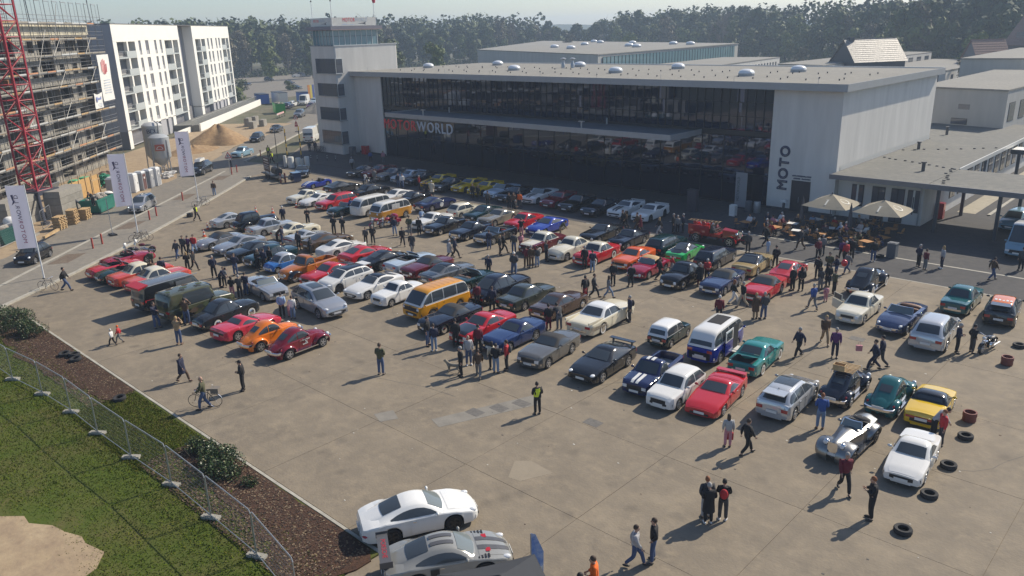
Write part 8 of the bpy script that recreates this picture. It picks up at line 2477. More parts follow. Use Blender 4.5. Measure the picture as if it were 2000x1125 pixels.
PEOPLE=[
(-49.38,15.96,-150,'walk','white','black','white','child in ~%left of the olive camouflage painted ambulance truck','beanie',dict(size=.64)),
(-49.57,16.46,-122,'walk2','red','grey','orange','child in ~%left of the olive camouflage painted ambulance truck','beanie',dict(size=.66)),
(-50.24,19.06,25,'point','navy','jeans','brown','~%in front of the olive camouflage painted ambulance truck'),
(-46.27,18.74,128,'camera','tan','jeans','blond','~%left of the low pinkish red coupe','short',dict(shoes="brown")),
(-40.71,16.36,28,'walk','navy','brown','brown','navy coat%in front of the bright orange beetle shaped car','short',dict(cut="coat",shoes="brown",female=True)),
(-36.57,15.55,-127,'push','olive','jeans','white','~%in front of the dark red beetle shaped car','bald'),
(-37.06,17.95,-130,'front','black','black','black','~%in front of the dark red beetle shaped car','cap'),
(-49.27,20.69,142,'camera','brown','jeans','dark','~%in front of the olive camouflage painted ambulance truck'),
(-45.52,25.49,153,'back','lightblue','black','dark','~%left of the silver off road car'),
(-44.74,25.81,136,'stand','white','palejeans','brown','~%in front of the silver off road car','short',dict(female=True)),
(-45.32,25.88,-145,'stand','pink','pink','brown','child in ~%left of the silver off road car','short',dict(size=.6)),
(-65.6,27.64,-62,'walk','darkgrey','jeans','dark','~%right of the second red open roadster'),
(-66.62,28.68,-37,'walk2','darkgrey','black','brown','~%left of the silver soft top sports car'),
(-66.56,29.1,-67,'walk','purple','black','dark','~%left of the silver soft top sports car','short',dict(female=True)),
(-66.2,29.46,-44,'walk2','red','lightblue','brown','~%in front of the silver soft top sports car'),
(-64.04,24.76,139,'back','olive','black','brown','~%right of the dark green open roadster'),
(-61.29,26.48,150,'front','black','black','blond','~%right of the coral red car','long',dict(female=True)),
(-61.21,26.98,21,'walk','black','black','dark','~%right of the coral red car','long',dict(female=True)),
(-57.95,27.01,-24,'pockets','navy','black','grey','~%right of the coral red car'),
(-55.21,26.1,49,'lean','navy','black','dark','~%right of the black and grey panel van'),
(-54.93,26.32,-51,'crossed','grey','black','brown','~%left of the silver open convertible','short',dict(female=True)),
(-52.14,25.45,126,'front','black','pink','brown','~%left of the silver open convertible','long',dict(cut="jacket",female=True)),
(-51.53,25.73,149,'phone','darkgrey','black','grey','~%left of the silver open convertible'),
(-51.81,26.35,118,'pockets','navy','jeans','dark','~%left of the silver open convertible'),
(-57.09,28.39,-48,'back','navy','jeans','brown','~%left of the tiny blue bubble car'),
(-57.,30.3,22,'front','black','black','grey','~%left of the tiny blue bubble car'),
(-56.68,30.69,113,'pockets','navy','black','dark','~%left of the tiny blue bubble car'),
(-56.99,31.4,113,'stand','black','black','brown','~ and black trousers%left of the tiny blue bubble car'),
(-60.66,23.39,153,'stand','brown','black','brown','~%in front of the coral red car'),
(-60.72,24.19,146,'stand','navy','black','dark','~%right of the coral red car'),
(-78.33,35.58,21,'walk','black','black','dark','yellow vest%left of the silver car tail','short',dict(vest=True)),
(-89.46,43.22,-44,'stand','brown','palejeans','brown','~%right of the silver hatchback'),
(-108.43,55.49,64,'pockets','white','black','dark','~%right of the dark grey estate'),
(-90.37,30.04,-55,'lean','darkgrey','black','dark','~%left of the silver hatchback','cap',dict(z=1.)),
(-111.64,63.53,-41,'stand','black','black','dark','yellow vest%right of the light blue 1950s saloon','short',dict(vest=True)),
(-105.67,60.58,-157,'walk','black','black','dark','yellow vest%right of the dark grey estate','short',dict(vest=True)),
(-63.84,18.14,54,'walk2','black','jeans','dark','~%left of the dark green open roadster'),
(-111.26,70.66,-54,'stand','darkgrey','black','dark','~%right of the light blue 1950s saloon'),
(-110.1,70.98,-40,'stand','navy','black','dark','~%right of the light blue 1950s saloon'),
(-67.21,41.63,-37,'phone','black','black','brown','~%right of the silver four door saloon'),
(-62.01,41.08,147,'front','black','black','dark','~%right of the brushed silver wedge coupe'),
(-61.26,41.56,126,'front','black','black','grey','~ and black trousers%right of the brushed silver wedge coupe'),
(-56.69,40.78,-46,'stand','darkgrey','black','brown','~%right of the dark coupe','short',dict(size=.88)),
(-56.18,41.18,-54,'pockets','black','black','grey','~%right of the white rear engined coupe'),
(-69.91,40.51,155,'stand','navy','black','white','~%right of the tall black pre-war saloon'),
(-59.82,35.87,126,'stand','darkgrey','black','brown','~%left of the dark coupe'),
(-63.16,35.76,50,'lean','brown','black','dark','~%left of the brushed silver wedge coupe'),
(-62.78,36.05,-140,'stand','navy','jeans','brown','~%left of the brushed silver wedge coupe'),
(-57.5,35.57,22,'front','black','black','dark','~%left of the white rear engined coupe','short',dict(size=.9)),
(-74.75,59.81,-42,'walk','white','jeans','brown','~%in front of the black muscle coupe'),
(-75.27,59.6,-33,'stand','navy','jeans','dark','~%left of the black muscle coupe'),
(-72.26,60.35,62,'stand','red','black','grey','~%left of the leftmost yellow muscle coupe'),
(-80.35,59.91,118,'stand','grey','grey','brown','~%in front of the grey muscle coupe'),
(-91.15,64.35,-57,'walk','lightgrey','black','white','~%left of the dark coupe'),
(-93.76,69.5,-28,'stand','blue','black','brown','~%behind the dark coupe'),
(-92.02,70.46,-50,'stand','pink','grey','blond','~%right of the dark coupe','long',dict(female=True)),
(-68.09,57.83,119,'stand','black','black','brown','~%right of the white coupe'),
(-67.78,58.41,133,'stand','cream','black','white','cream coat%right of the black coupe','short',dict(cut="coat")),
(-63.06,60.3,-36,'stand','black','black','brown','~%in front of the rightmost yellow muscle coupe'),
(-62.41,60.5,-41,'walk','black','black','brown','~%left of the white open muscle convertible','long',dict(female=True)),
(-57.14,44.41,-36,'pockets','navy','palejeans','dark','~%left of the white coupe'),
(-53.54,42.41,-26,'walk','black','black','dark','~%right of the bright red sports car'),
(-56.16,45.4,124,'back','olive','grey','brown','~%left of the leftmost'),
(-55.32,45.85,-49,'stand','black','black','grey','~%left of the leftmost'),
(-57.99,48.42,130,'lean','lightblue','jeans','grey','~%in front of the white coupe'),
(-51.29,41.62,-31,'walk2','darkgrey','grey','brown','dark grey coat%right of the bright red sports car','short',dict(cut="coat")),
(-47.32,42.3,52,'walk','lightgrey','black','white','pale grey coat%right of the pale silver open convertible','short',dict(cut="coat",female=True)),
(-46.95,42.59,53,'walk2','navy','black','grey','~%right of the pale silver open convertible'),
(-67.54,47.14,137,'front','blue','black','dark','~%in front of the dark green roadster'),
(-58.75,58.34,149,'stand','darkgrey','black','brown','~%right of the cream boxy hatchback'),
(-53.01,56.47,23,'front','black','black','grey','~%right of the champagne coloured coupe'),
(-46.69,46.34,142,'stand','navy','jeans','brown','~%in front of the open black convertible'),
(-44.59,45.52,36,'stand','black','black','blond','~%left of the cream and maroon two tone coupe'),
(-44.76,46.11,46,'walk','black','black','dark','~%left of the cream and maroon two tone coupe'),
(-44.11,46.7,138,'stand','darkgrey','jeans','dark','~%left of the cream and maroon two tone coupe'),
(-44.07,47.54,-26,'front','pink','wine','brown','~%left of the cream and maroon two tone coupe','long',dict(female=True)),
(-47.4,51.22,123,'camera','black','pink','brown','~%right of the open black convertible'),
(-40.48,44.23,135,'crossed','wine','brown','dark','~%left of the cream rounded 1950s saloon'),
(-40.16,44.48,147,'back','brown','brown','grey','~%in front of the cream rounded 1950s saloon'),
(-39.91,44.89,156,'stand','darkgrey','palejeans','dark','~%in front of the cream rounded 1950s saloon'),
(-40.32,46.46,64,'stand','darkgrey','black','brown','~, brown hair, in front of the cream rounded 1950s saloon'),
(-40.04,42.41,135,'pockets','navy','palejeans','white','~%right of the dark teal open roadster'),
(-41.16,40.71,-63,'stand','navy','black','grey','~%right of the dark teal open roadster'),
(-44.48,53.23,49,'lean','olive','tan','brown','~%in front of the bright blue modern sports car'),
(-56.23,58.96,-26,'stand','black','black','dark','~%right of the very dark green coupe'),
(-55.83,59.25,-36,'stand','brown','black','brown','~%in front of the white open muscle convertible'),
(-55.58,59.93,-62,'stand','orange','darkgrey','brown','~%in front of the white open muscle convertible'),
(-41.89,59.21,-148,'walk','black','black','brown','~%right of the black fastback'),
(-41.62,59.32,-125,'walk2','brown','black','brown','~%right of the black fastback','long',dict(female=True)),
(-40.17,59.05,-133,'walk','brown','brown','brown','~ and brown trousers%right of the black fastback'),
(-39.91,59.15,-135,'walk2','wine','black','red','dark red coat%right of the black fastback','long',dict(female=True,cut="coat")),
(-37.76,59.,-127,'walk','black','lightgrey','blond','~%right of the black coupe','long',dict(female=True)),
(-37.29,60.52,22,'stand','black','black','grey','~%right of the black coupe'),
(-36.87,60.56,-38,'stand','grey','black','grey','~%right of the black coupe'),
(-36.69,61.21,-156,'stand','navy','black','grey','~%in front of the plain white muscle coupe'),
(-28.98,58.6,131,'stand','darkgrey','black','grey','~%right of the dark blue estate car'),
(-28.86,61.45,60,'walk','black','black','dark','~%right of the dark blue estate car'),
(-27.69,59.52,-31,'stand','lightblue','lightblue','blond','child in ~%behind the gold coupe','short',dict(size=.66)),
(-26.07,62.12,-121,'walk2','darkgrey','brown','dark','~%right of the gold coupe'),
(-25.35,55.98,137,'pockets','black','black','dark','~%right of the gold coupe'),
(-22.01,51.64,153,'stand','black','black','grey','~%right of the red targa'),
(-21.52,51.91,122,'back','black','black','dark','~%right of the red targa','long',dict(female=True)),
(-21.78,55.28,122,'stand','black','black','brown','~%right of the red rear engined coupe'),
(-20.56,52.91,144,'front','darkgrey','grey','brown','~%left of the glossy black 1930s coupe','long',dict(female=True)),
(-20.44,53.89,126,'back','black','black','dark','black coat%left of the glossy black 1930s coupe','short',dict(cut="coat")),
(-21.42,56.4,-68,'back','olive','black','dark','~%right of the red rear engined coupe'),
(-20.76,56.1,-146,'front','navy','jeans','brown','~%left of the glossy black 1930s coupe'),
(-20.6,57.83,-124,'walk','grey','jeans','brown','~%behind the glossy black 1930s coupe'),
(-21.83,60.57,147,'stand','red','black','white','~%right of the red rear engined coupe'),
(-22.23,60.91,126,'walk','purple','black','brown','~%right of the red rear engined coupe'),
(-21.73,61.59,137,'stand','black','black','dark','~ and black trousers%right of the red rear engined coupe'),
(-23.83,60.17,-36,'pockets','wine','black','white','~%right of the red rear engined coupe'),
(-23.96,61.34,134,'stand','grey','darkgrey','grey','~%behind the red rear engined coupe'),
(-19.32,48.78,148,'walk','blue','grey','grey','~%left of the cream white saloon'),
(-19.28,50.75,134,'stand','pink','pink','brown','child in ~%left of the cream white saloon','short',dict(size=.66)),
(-19.51,52.66,50,'stand','olive','black','dark','~%left of the glossy black 1930s coupe'),
(-23.78,46.48,38,'walk','black','white','red','~%in front of the red targa','long',dict(female=True)),
(-23.,46.32,-116,'walk2','black','beige','grey','~ and beige trousers%in front of the red targa'),
(-21.34,44.79,147,'stand','brown','tan','blond','brown coat%in front of the red targa','short',dict(cut="coat",female=True)),
(-20.93,45.13,150,'pockets','darkgrey','jeans','grey','~%in front of the red targa'),
(-22.81,42.81,112,'stand','wine','black','white','~%right of the dark green mini estate'),
(-27.54,48.53,-44,'stand','black','wine','grey','black coat%in front of the small black 1950s saloon','short',dict(cut="coat")),
(-27.63,49.69,-36,'front','red','black','white','~%left of the dark blue convertible'),
(-20.28,62.14,120,'stand','black','jeans','dark','~%behind the glossy black 1930s coupe','short',dict(shoes="white")),
(-17.16,62.72,54,'pockets','navy','black','grey','~%right of the glossy black 1930s coupe'),
(-16.56,62.29,56,'stand','wine','grey','brown','~%right of the glossy black 1930s coupe','short',dict(female=True)),
(-15.73,63.44,-145,'stand','lightgrey','navy','blond','~%right of the glossy black 1930s coupe','long',dict(female=True,shoes="white")),
(-12.16,62.54,48,'walk','brown','jeans','dark','~%behind the dark teal two door saloon'),
(-11.16,66.33,115,'stand','darkgrey','black','brown','~%behind the dark teal two door saloon'),
(-36.64,46.78,142,'stand','black','black','grey','~%in front of the red and white two tone 1950s car'),
(-35.65,46.49,135,'front','navy','palejeans','brown','~%in front of the red and white two tone 1950s car'),
(-32.38,44.67,148,'back','black','black','dark','~%in front of the crimson roadster'),
(-31.24,45.31,147,'pockets','black','black','dark','~%in front of the crimson roadster'),
(-31.86,41.73,33,'walk','darkgrey','black','brown','~%right of the brown coupe'),
(-31.02,42.29,53,'walk2','grey','palejeans','brown','~%right of the brown coupe','long',dict(female=True)),
(-32.1,41.06,138,'stand','black','wine','dark','~%right of the brown coupe'),
(-27.22,39.4,-127,'stand','navy','darkgrey','grey','~%right of the cream 1950s car','short',dict(bag="black")),
(-30.56,47.97,43,'walk','black','black','brown','~%in front of the crimson roadster'),
(-31.16,50.63,47,'walk','red','lightgrey','brown','child in ~%right of the crimson roadster','short',dict(size=.68)),
(-39.9,42.18,134,'pockets','darkgrey','jeans','white','~%right of the dark teal open roadster'),
(-34.16,28.44,21,'stand','black','jeans','dark','~%in front of the very dark blue roadster'),
(-33.27,28.15,146,'stand','navy','palejeans','brown','~%in front of the bright red 1970s coupe','short',dict(shoes="white")),
(-32.7,29.37,146,'stand','black','black','dark','~%in front of the bright red 1970s coupe'),
(-30.21,28.04,-29,'stand','lightgrey','jeans','white','~%in front of the blue convertible','bald',dict(shoes="white")),
(-29.4,26.68,-119,'stand','black','black','grey','~%left of the warm grey convertible'),
(-28.53,27.16,133,'walk','brown','grey','brown','~%left of the warm grey convertible'),
(-31.05,29.64,141,'stand','wine','black','dark','~%in front of the blue convertible'),
(-28.79,28.48,150,'stand','cream','black','dark','~%left of the warm grey convertible','long',dict(female=True)),
(-28.24,28.22,113,'front','black','palejeans','dark','~%in front of the warm grey convertible'),
(-28.04,28.87,-144,'stand','red','black','brown','~%in front of the warm grey convertible','short',dict(bag="darkgrey")),
(-36.79,35.17,152,'stand','wine','black','dark','~%right of the orange and white square camper van'),
(-35.45,35.28,123,'pockets','navy','black','brown','~%left of the olive grey four door saloon'),
(-30.25,35.,147,'stand','black','wine','dark','~%right of the blue convertible'),
(-29.73,35.42,149,'lean','darkgrey','grey','dark','~%left of the cream 1950s car'),
(-31.97,40.89,32,'stand','black','red','dark','~ and red trousers%right of the brown coupe'),
(-32.99,24.,117,'crossed','olive','jeans','brown','~%right of the dark red beetle shaped car'),
(-23.29,26.04,147,'front','black','black','dark','yellow vest%in front of the black glossy 1990s coupe','short',dict(vest=True)),
(-16.35,43.5,-52,'walk','brown','tan','blond','~%right of the turquoise 1960s coupe'),
(-15.1,41.88,-66,'stand','purple','navy','grey','~%right of the turquoise 1960s coupe','short',dict(bag="pink")),
(-16.66,40.72,-115,'walk','navy','black','grey','~%right of the turquoise 1960s coupe'),
(-12.86,41.58,-154,'walk','navy','navy','brown','~%behind the black beetle shaped car'),
(-12.73,42.25,-153,'walk2','navy','darkgrey','dark','~%behind the teal green beetle shaped car'),
(-10.21,46.81,22,'front','navy','black','grey','~%in front of the white silver sloping back crossover'),
(-9.59,47.34,49,'pockets','black','darkgrey','dark','~%in front of the white silver sloping back crossover'),
(-12.34,33.37,112,'front','blue','palejeans','red','~%left of the bare metal open roadster','short',dict(shoes="brown")),
(-8.18,35.64,38,'lean','lightgrey','black','dark','~%in front of the yellow mid engined car'),
(-7.74,35.28,-143,'stand','red','darkgrey','red','~%right of the white angular two seater'),
(-9.49,28.89,-51,'walk','wine','black','grey','~%in front of the white angular two seater'),
(-8.02,27.72,-151,'phone','black','black','red','~%in front of the white angular two seater'),
(-13.8,29.08,60,'walk','black','black','brown','~%left of the bare metal open roadster'),
(-14.74,29.14,123,'stand','lightgrey','pink','brown','~%in front of the big red wedge shaped sports car','long',dict(female=True)),
(-12.48,23.51,134,'front','black','black','grey','black coat%in front of the bare metal open roadster','short',dict(cut="coat",shoes="white")),
(-12.72,23.76,130,'back','darkgrey','lightgrey','red','~, red hair, in front of the bare metal open roadster'),
(-12.17,24.05,116,'phone','black','darkgrey','dark','~%in front of the bare metal open roadster','short',dict(bag="red",shoes="white")),
(-13.11,19.61,31,'walk','lightgrey','jeans','brown','~%right of the pale grey sports coupe'),
(-12.77,20.25,-148,'pockets','black','jeans','brown','~%right of the pale grey sports coupe'),
(-13.07,17.23,-142,'front','orange','black','brown','~%right of the pale grey sports coupe'),
(-12.88,16.26,-125,'stand','black','black','dark','~%in front of the pale grey sports coupe'),
]
SHADE=dict(lightblue='pale blue',lightgrey='pale grey',darkgrey='dark grey',wine='dark red')
DOES=dict(walk='walking',walk2='walking',front='standing',stand='standing',pockets='hands in pockets',phone='looking down',camera='taking a photo',back='hands behind the back',crossed='arms crossed',point='pointing',push='pushing a bicycle',lean='bending forward')
rsP=random.Random(19)
for row in PEOPLE:
	x,y,fa,pz,top,legs,hair,lab,hs,opt=row+('short',{})[len(row)-8:]
	lab=lab.replace('~',SHADE.get(top,top)+' jacket').replace('%',', '+DOES[pz]+' ')
	if not lab.startswith('child'):lab='person in '+lab
	opt=dict(opt)
	if 'size' not in opt:opt['size']=rsP.uniform(.95,1.05)*(.96 if opt.get('female')else 1.02)
	person(x,y,fa,pz,top,legs,hair,lab,hs,**opt)
# ================================================================ street furniture and small things
rs=random.Random(41)
# flags on tall poles; the print shows through and reads mirrored from here
FLAGM=mat('flag_cloth',(.78,.77,.84),rough=.8)
_nt=FLAGM.node_tree;_tb=_nt.nodes.new('ShaderNodeBsdfTranslucent');_tb.inputs['Color'].default_value=(.78,.77,.84,1);_mx=_nt.nodes.new('ShaderNodeMixShader')
_nt.links.new(_nt.nodes['Principled BSDF'].outputs[0],_mx.inputs[1]);_nt.links.new(_tb.outputs[0],_mx.inputs[2]);_nt.links.new(_mx.outputs[0],_nt.nodes['Material Output'].inputs['Surface'])
def flag(x,y,h,lab,full=True,sway=0.):
	t=thing('flag',lab,'flag',(x,y,0),atan2(.683,.73)+sway)
	MB().tube((0,0,0),(0,0,h),.06,8,.04).build('pole',M_POLE,t)
	MB().tube((-.05,0,h-.08),(-1.55,0,h-.08),.02,5).build('arm',M_POLE,t)
	w,hh=1.5,4.9
	vs=[];fs=[]
	for j in range(15):
		for i in range(9):
			u,v=i/8,j/14
			vs.append((-.06-u*w-.1*sin(v*3)*(v-1)*-1*u,.1*sin(u*5+v*4)*(.3+.7*(1-v))*u,h-.1-hh*(1-v)-.1*u*(1-v)))
	for j in range(14):
		for i in range(8):fs.append((j*9+i,j*9+i+1,(j+1)*9+i+1,(j+1)*9+i))
	n=len(vs);vs+=[(a,b+.012,c)for a,b,c in vs];fs+=[tuple(q+n for q in f[::-1])for f in fs]
	MB().add(vs,fs).build('cloth',FLAGM,t,smooth=80)
	txt='MOTORWORLD'
	pt=mat('flag_print_red',(.33,.06,.13),rough=.8);pd=mat('flag_print_dark',(.08,.07,.14),rough=.8)
	for i,ch in enumerate(txt):
		me=text_mesh(ch,.46,.006);me.materials.append(pt if i<5 else pd)
		z=h-.1-hh+.55+i*.39;u=.52
		o=obj('letter',me,t)
		yy=.1*sin(u*5+(z-(h-.1-hh))/hh*4)*.9*u-.05
		o.matrix_local=Matrix.Translation((-.06-u*w,yy,z))@R3((0,0,1),(1,0,0)).to_4x4()@Matrix.Diagonal((1,1,1,1))
	MB().add([(-1.25,-.1,h-1.6),(-1.1,-.1,h-1.3),(-1.2,-.1,h-.8),(-1.,-.1,h-.75),(-.98,-.1,h-1.4)],[(0,1,2,3,4)]).build('emblem',pd,t)
flag(-68.6,18.1,7.6,'nearest white flag with mirrored print, by the small black hatchback',sway=-.05)
flag(-78.,29.4,7.8,'middle white flag with mirrored print, by the silver hatchback',sway=.08)
flag(-87.6,40.3,8.1,'farthest white flag with mirrored print, in front of the silos',sway=0.)
# temporary fence along the lawn
fx0=-20.1
wm=MB()
for k in range(34):
	wm.tube((.06+k*.1,0,.17),(.06+k*.1,0,1.93),.0022,3,cap=False)
for k in range(9):wm.tube((.02,0,.2+k*.21),(3.44,0,.2+k*.21),.0022,3,cap=False)
wmm=wm.mesh('wire_mesh');wmm.materials.append(M_STEEL)
fr=MB()
R_=.021
pts=[(.03,.16),(.03,1.82),(.12,1.96),(3.34,1.96),(3.43,1.82),(3.43,.16)]
for a,b in zip(pts[:-1],pts[1:]):fr.tube((a[0],0,a[1]),(b[0],0,b[1]),R_,7)
fr.tube((.03,0,.17),(3.43,0,.17),R_*.9,7)
frm=fr.mesh('frame',50);frm.materials.append(M_STEEL)
ftm=MB().box(-.38,.38,-.12,.12,0,.13).box(-.26,.26,-.08,.08,.132,.16).mesh('foot_block');ftm.materials.append(mat('fence_foot_concrete',(.31,.295,.255),rough=.95,var=.2,vscale=4))
ys=[10.55,11.04,11.1,11.14,10.95,10.84,10.82,10.58,10.14,10.,9.9,9.8]
xs_=[-20.1,-23.63,-27.2,-30.75,-34.4,-38.,-41.45,-44.95,-48.4,-51.9,-55.4,-58.9]
order=['nearest the camera','second from the camera','third from the camera','fourth from the camera','fifth from the camera','sixth from the camera','in front of the bare mulch','below the two thrown tyres','right of the big shrubs','in front of the big shrubs','at the left frame edge']
for k in range(11):
	a=Vector((xs_[k+1],ys[k+1],.03));b=Vector((xs_[k],ys[k],.03));d=b-a
	t=thing('mesh_fence','galvanised mesh fence panel on the lawn, '+order[k],'fence panel',a,atan2(d.y,d.x),'mesh fence panels along the lawn')
	t.scale=(d.length/3.47,1,1)
	obj('frame',frm,t);obj('wire_mesh',wmm,t,kind='stuff')
	obj('foot_block',ftm,t,(0,0,0),rs.uniform(1.,1.3)-.55)
# tyres
def tyre(x,y,z,rz,lab,r=.33,tilt=0):
	w=.2
	o=MB().lathe([(r*.58,-w/2+.02),(r*.66,-w/2),(r*.92,-w/2),(r,-w/2+.04),(r,w/2-.04),(r*.92,w/2),(r*.66,w/2),(r*.58,w/2-.02)],22,close=False).add(
[(r*.58*cos(2*pi*i/22),r*.58*sin(2*pi*i/22),s*(w/2-.02))for s in(-1,1)for i in range(22)],[(i,22+i,22+(i+1)%22,(i+1)%22)for i in range(22)]).build('tyre',M_TYRE,None,(x,y,z+w/2),smooth=40)
	o.rotation_euler=(tilt,0,rz)
	tag(o,lab,'tyre','loose tyres')
	return o
tyre(-6.83,27.67,.01,.2,'black tyre lying on the concrete nearest the camera')
tyre(-6.85,30.75,.01,.9,'black tyre lying second from the camera, right of the white two seater bonnet')
tyre(-6.93,33.56,.01,.4,'black tyre lying right of the white angular two seater')
tyre(-7.1,36.68,.01,1.4,'black tyre lying just below the red brown pot')
tyre(-7.8,49.94,.01,.1,'black tyre cut by the right frame edge')
tyre(-49.9,13.35,.06,0,'left tyre of the three thrown on the mulch',tilt=.1)
tyre(-49.3,13.7,.07,0,'back tyre of the three thrown on the mulch',tilt=-.12)
tyre(-48.5,13.5,.06,0,'front right tyre of the three thrown on the mulch',tilt=.15)
tyre(-41.,13.05,.05,0,'single tyre on the grass beside the mulch end',tilt=.12)
tyre(-20.3,63.7,.02,0,'tyre lying beside the grey litter bin at the terrace')
tyre(-80.9,36.05,.02,0,'lower tyre by the kerb next to the person in the yellow vest');tyre(-80.87,36.08,.22,0,'upper tyre stacked by the kerb next to the person in the yellow vest')
M_POT=mat('pot_redbrown',(.17,.05,.04),rough=.7)
for x,y,lab in((-7.44,38.57,'red brown tub on the concrete right of the yellow car'),(-7.72,46.81,'red brown tub standing alone near the right edge')):
	o=MB().lathe([(.27,0),(.3,.05),(.29,.25),(.31,.3),(.3,.47),(.24,.47),(.22,.18),(.01,.17)],18).build('tub',M_POT,None,(x,y,.003),smooth=35)
	tag(o,lab,'tub','red brown tubs')
# traffic cones
M_CONE=mat('cone_orange',(.62,.1,.03),rough=.6)
for x,y,lab in((-73.95,34.53,'traffic cone standing behind the silver soft top'),(-71.45,32.91,'traffic cone standing left of the silver soft top'),(-75.3,42.5,'traffic cone behind the tall pre-war saloon, right one'),(-75.72,45.66,'traffic cone in front of the white sloping nosed coupe'),(-77.2,41.6,'traffic cone behind the tall pre-war saloon, left one')):
	t=thing('traffic_cone',lab,'cone',(x,y,.004),0,'traffic cones')
	MB().lathe([(.21,0),(.21,.04),(.13,.042),(.105,.2),(.08,.36),(.055,.52),(.035,.62),(.025,.7)],12).build('body',M_CONE,t)
	MB().lathe([(.109,.2),(.084,.36)],12,close=False).build('band',M_STRW,t)
	MB().lathe([(.059,.52),(.039,.62)],12,close=False).build('band',M_STRW,t)
# bicycles
def bicycle(x,y,rz,lab,col,basket=False):
	t=thing('bicycle',lab,'bicycle',(x,y,.004),rz)
	Rx=Matrix.Rotation(pi/2,4,'X')
	for wx in(-.52,.55):
		w=MB().lathe([(.33,-.016),(.35,0),(.33,.016),(.318,0),(.33,-.016)],24,Matrix.Translation((wx,0,.35))@Rx,close=False).build('wheel',M_TYRE,t,smooth=60)
		sp=MB()
		for k in range(12):sp.tube((wx,0,.35),(wx+.32*cos(k*pi/6),0,.35+.32*sin(k*pi/6)),.0035,3,cap=False)
		sp.build('spokes',M_STEEL,w)
		MB().lathe([(.375,-.025),(.38,0),(.375,.025)],24,Matrix.Translation((wx,0,.35))@Rx,close=False).build('mudguard',M_CHROME if wx<0 else M_BLK,t)if basket and wx<0 else None
	f=MB()
	for a,b in(((-.52,.35),(-.08,.32)),((-.08,.32),(-.2,.86)),((-.2,.8),(.38,.8)),((-.08,.32),(.4,.76)),((-.52,.35),(-.19,.78)),((.55,.35),(.4,.8)),((.4,.8),(.36,1.))):f.tube((a[0],0,a[1]),(b[0],0,b[1]),.017,6)
	f.build('frame',col,t)
	MB().ell((-.22,0,.93),(.13,.08,.035),10,6).tube((-.2,0,.84),(-.21,0,.92),.014,5).build('saddle',M_BLK,t,smooth=60)
	MB().tube((.36,-.27,1.02),(.36,.27,1.02),.013,6).tube((.36,-.27,1.02),(.24,-.29,1.),.016,6).tube((.36,.27,1.02),(.24,.29,1.),.016,6).build('handlebar',M_CHROME,t)
	MB().tube((-.08,-.1,.32),(-.08,.1,.32),.012,5).tube((-.08,-.1,.32),(-.02,-.1,.17),.01,5).tube((-.08,.1,.32),(-.14,.1,.47),.01,5).box(-.06,.02,-.16,-.1,.155,.18).box(-.18,-.1,.1,.16,.455,.48).build('crank',M_STEEL,t)
	if basket:MB().box(-.78,-.38,-.16,.16,.78,1.02).box(-.8,-.36,-.18,.18,1.022,1.06).build('basket',mat('basket_cane',(.17,.15,.13),rough=.9,var=.2,vscale=15),t)
	else:MB().tube((-.62,-.06,.74),(-.28,-.06,.74),.008,4).tube((-.62,.06,.74),(-.28,.06,.74),.008,4).build('carrier',M_STEEL,t)
	return t
bicycle(-36.8,15.72,radians(-138),'bicycle with a rear basket pushed by the bald man in olive',M_BLK,True)
bicycle(-74.6,28.1,1.2,'left bicycle leaning at the middle flagpole',M_DSTEEL);bicycle(-74.3,28.4,1.35,'right bicycle leaning at the middle flagpole',M_BLK)
bicycle(-85.4,39.3,1.6,'left bicycle parked at the farthest flagpole',M_STEEL);bicycle(-85.,39.6,1.75,'right bicycle parked at the farthest flagpole',M_DSTEEL)
bicycle(-65.1,17.3,.6,'bicycle parked at the kerb beside the walking person in black',M_DSTEEL);
for k in range(6):bicycle(-111.4+k*.55,71.4+k*.05,1.57+rs.uniform(-.1,.1),'bicycle %s in the rack at the foot of the tower'%['leftmost','second from left','third from left','fourth from left','fifth from left','rightmost'][k],[M_DSTEEL,M_BLK,PAINTS['navy']][k%3])
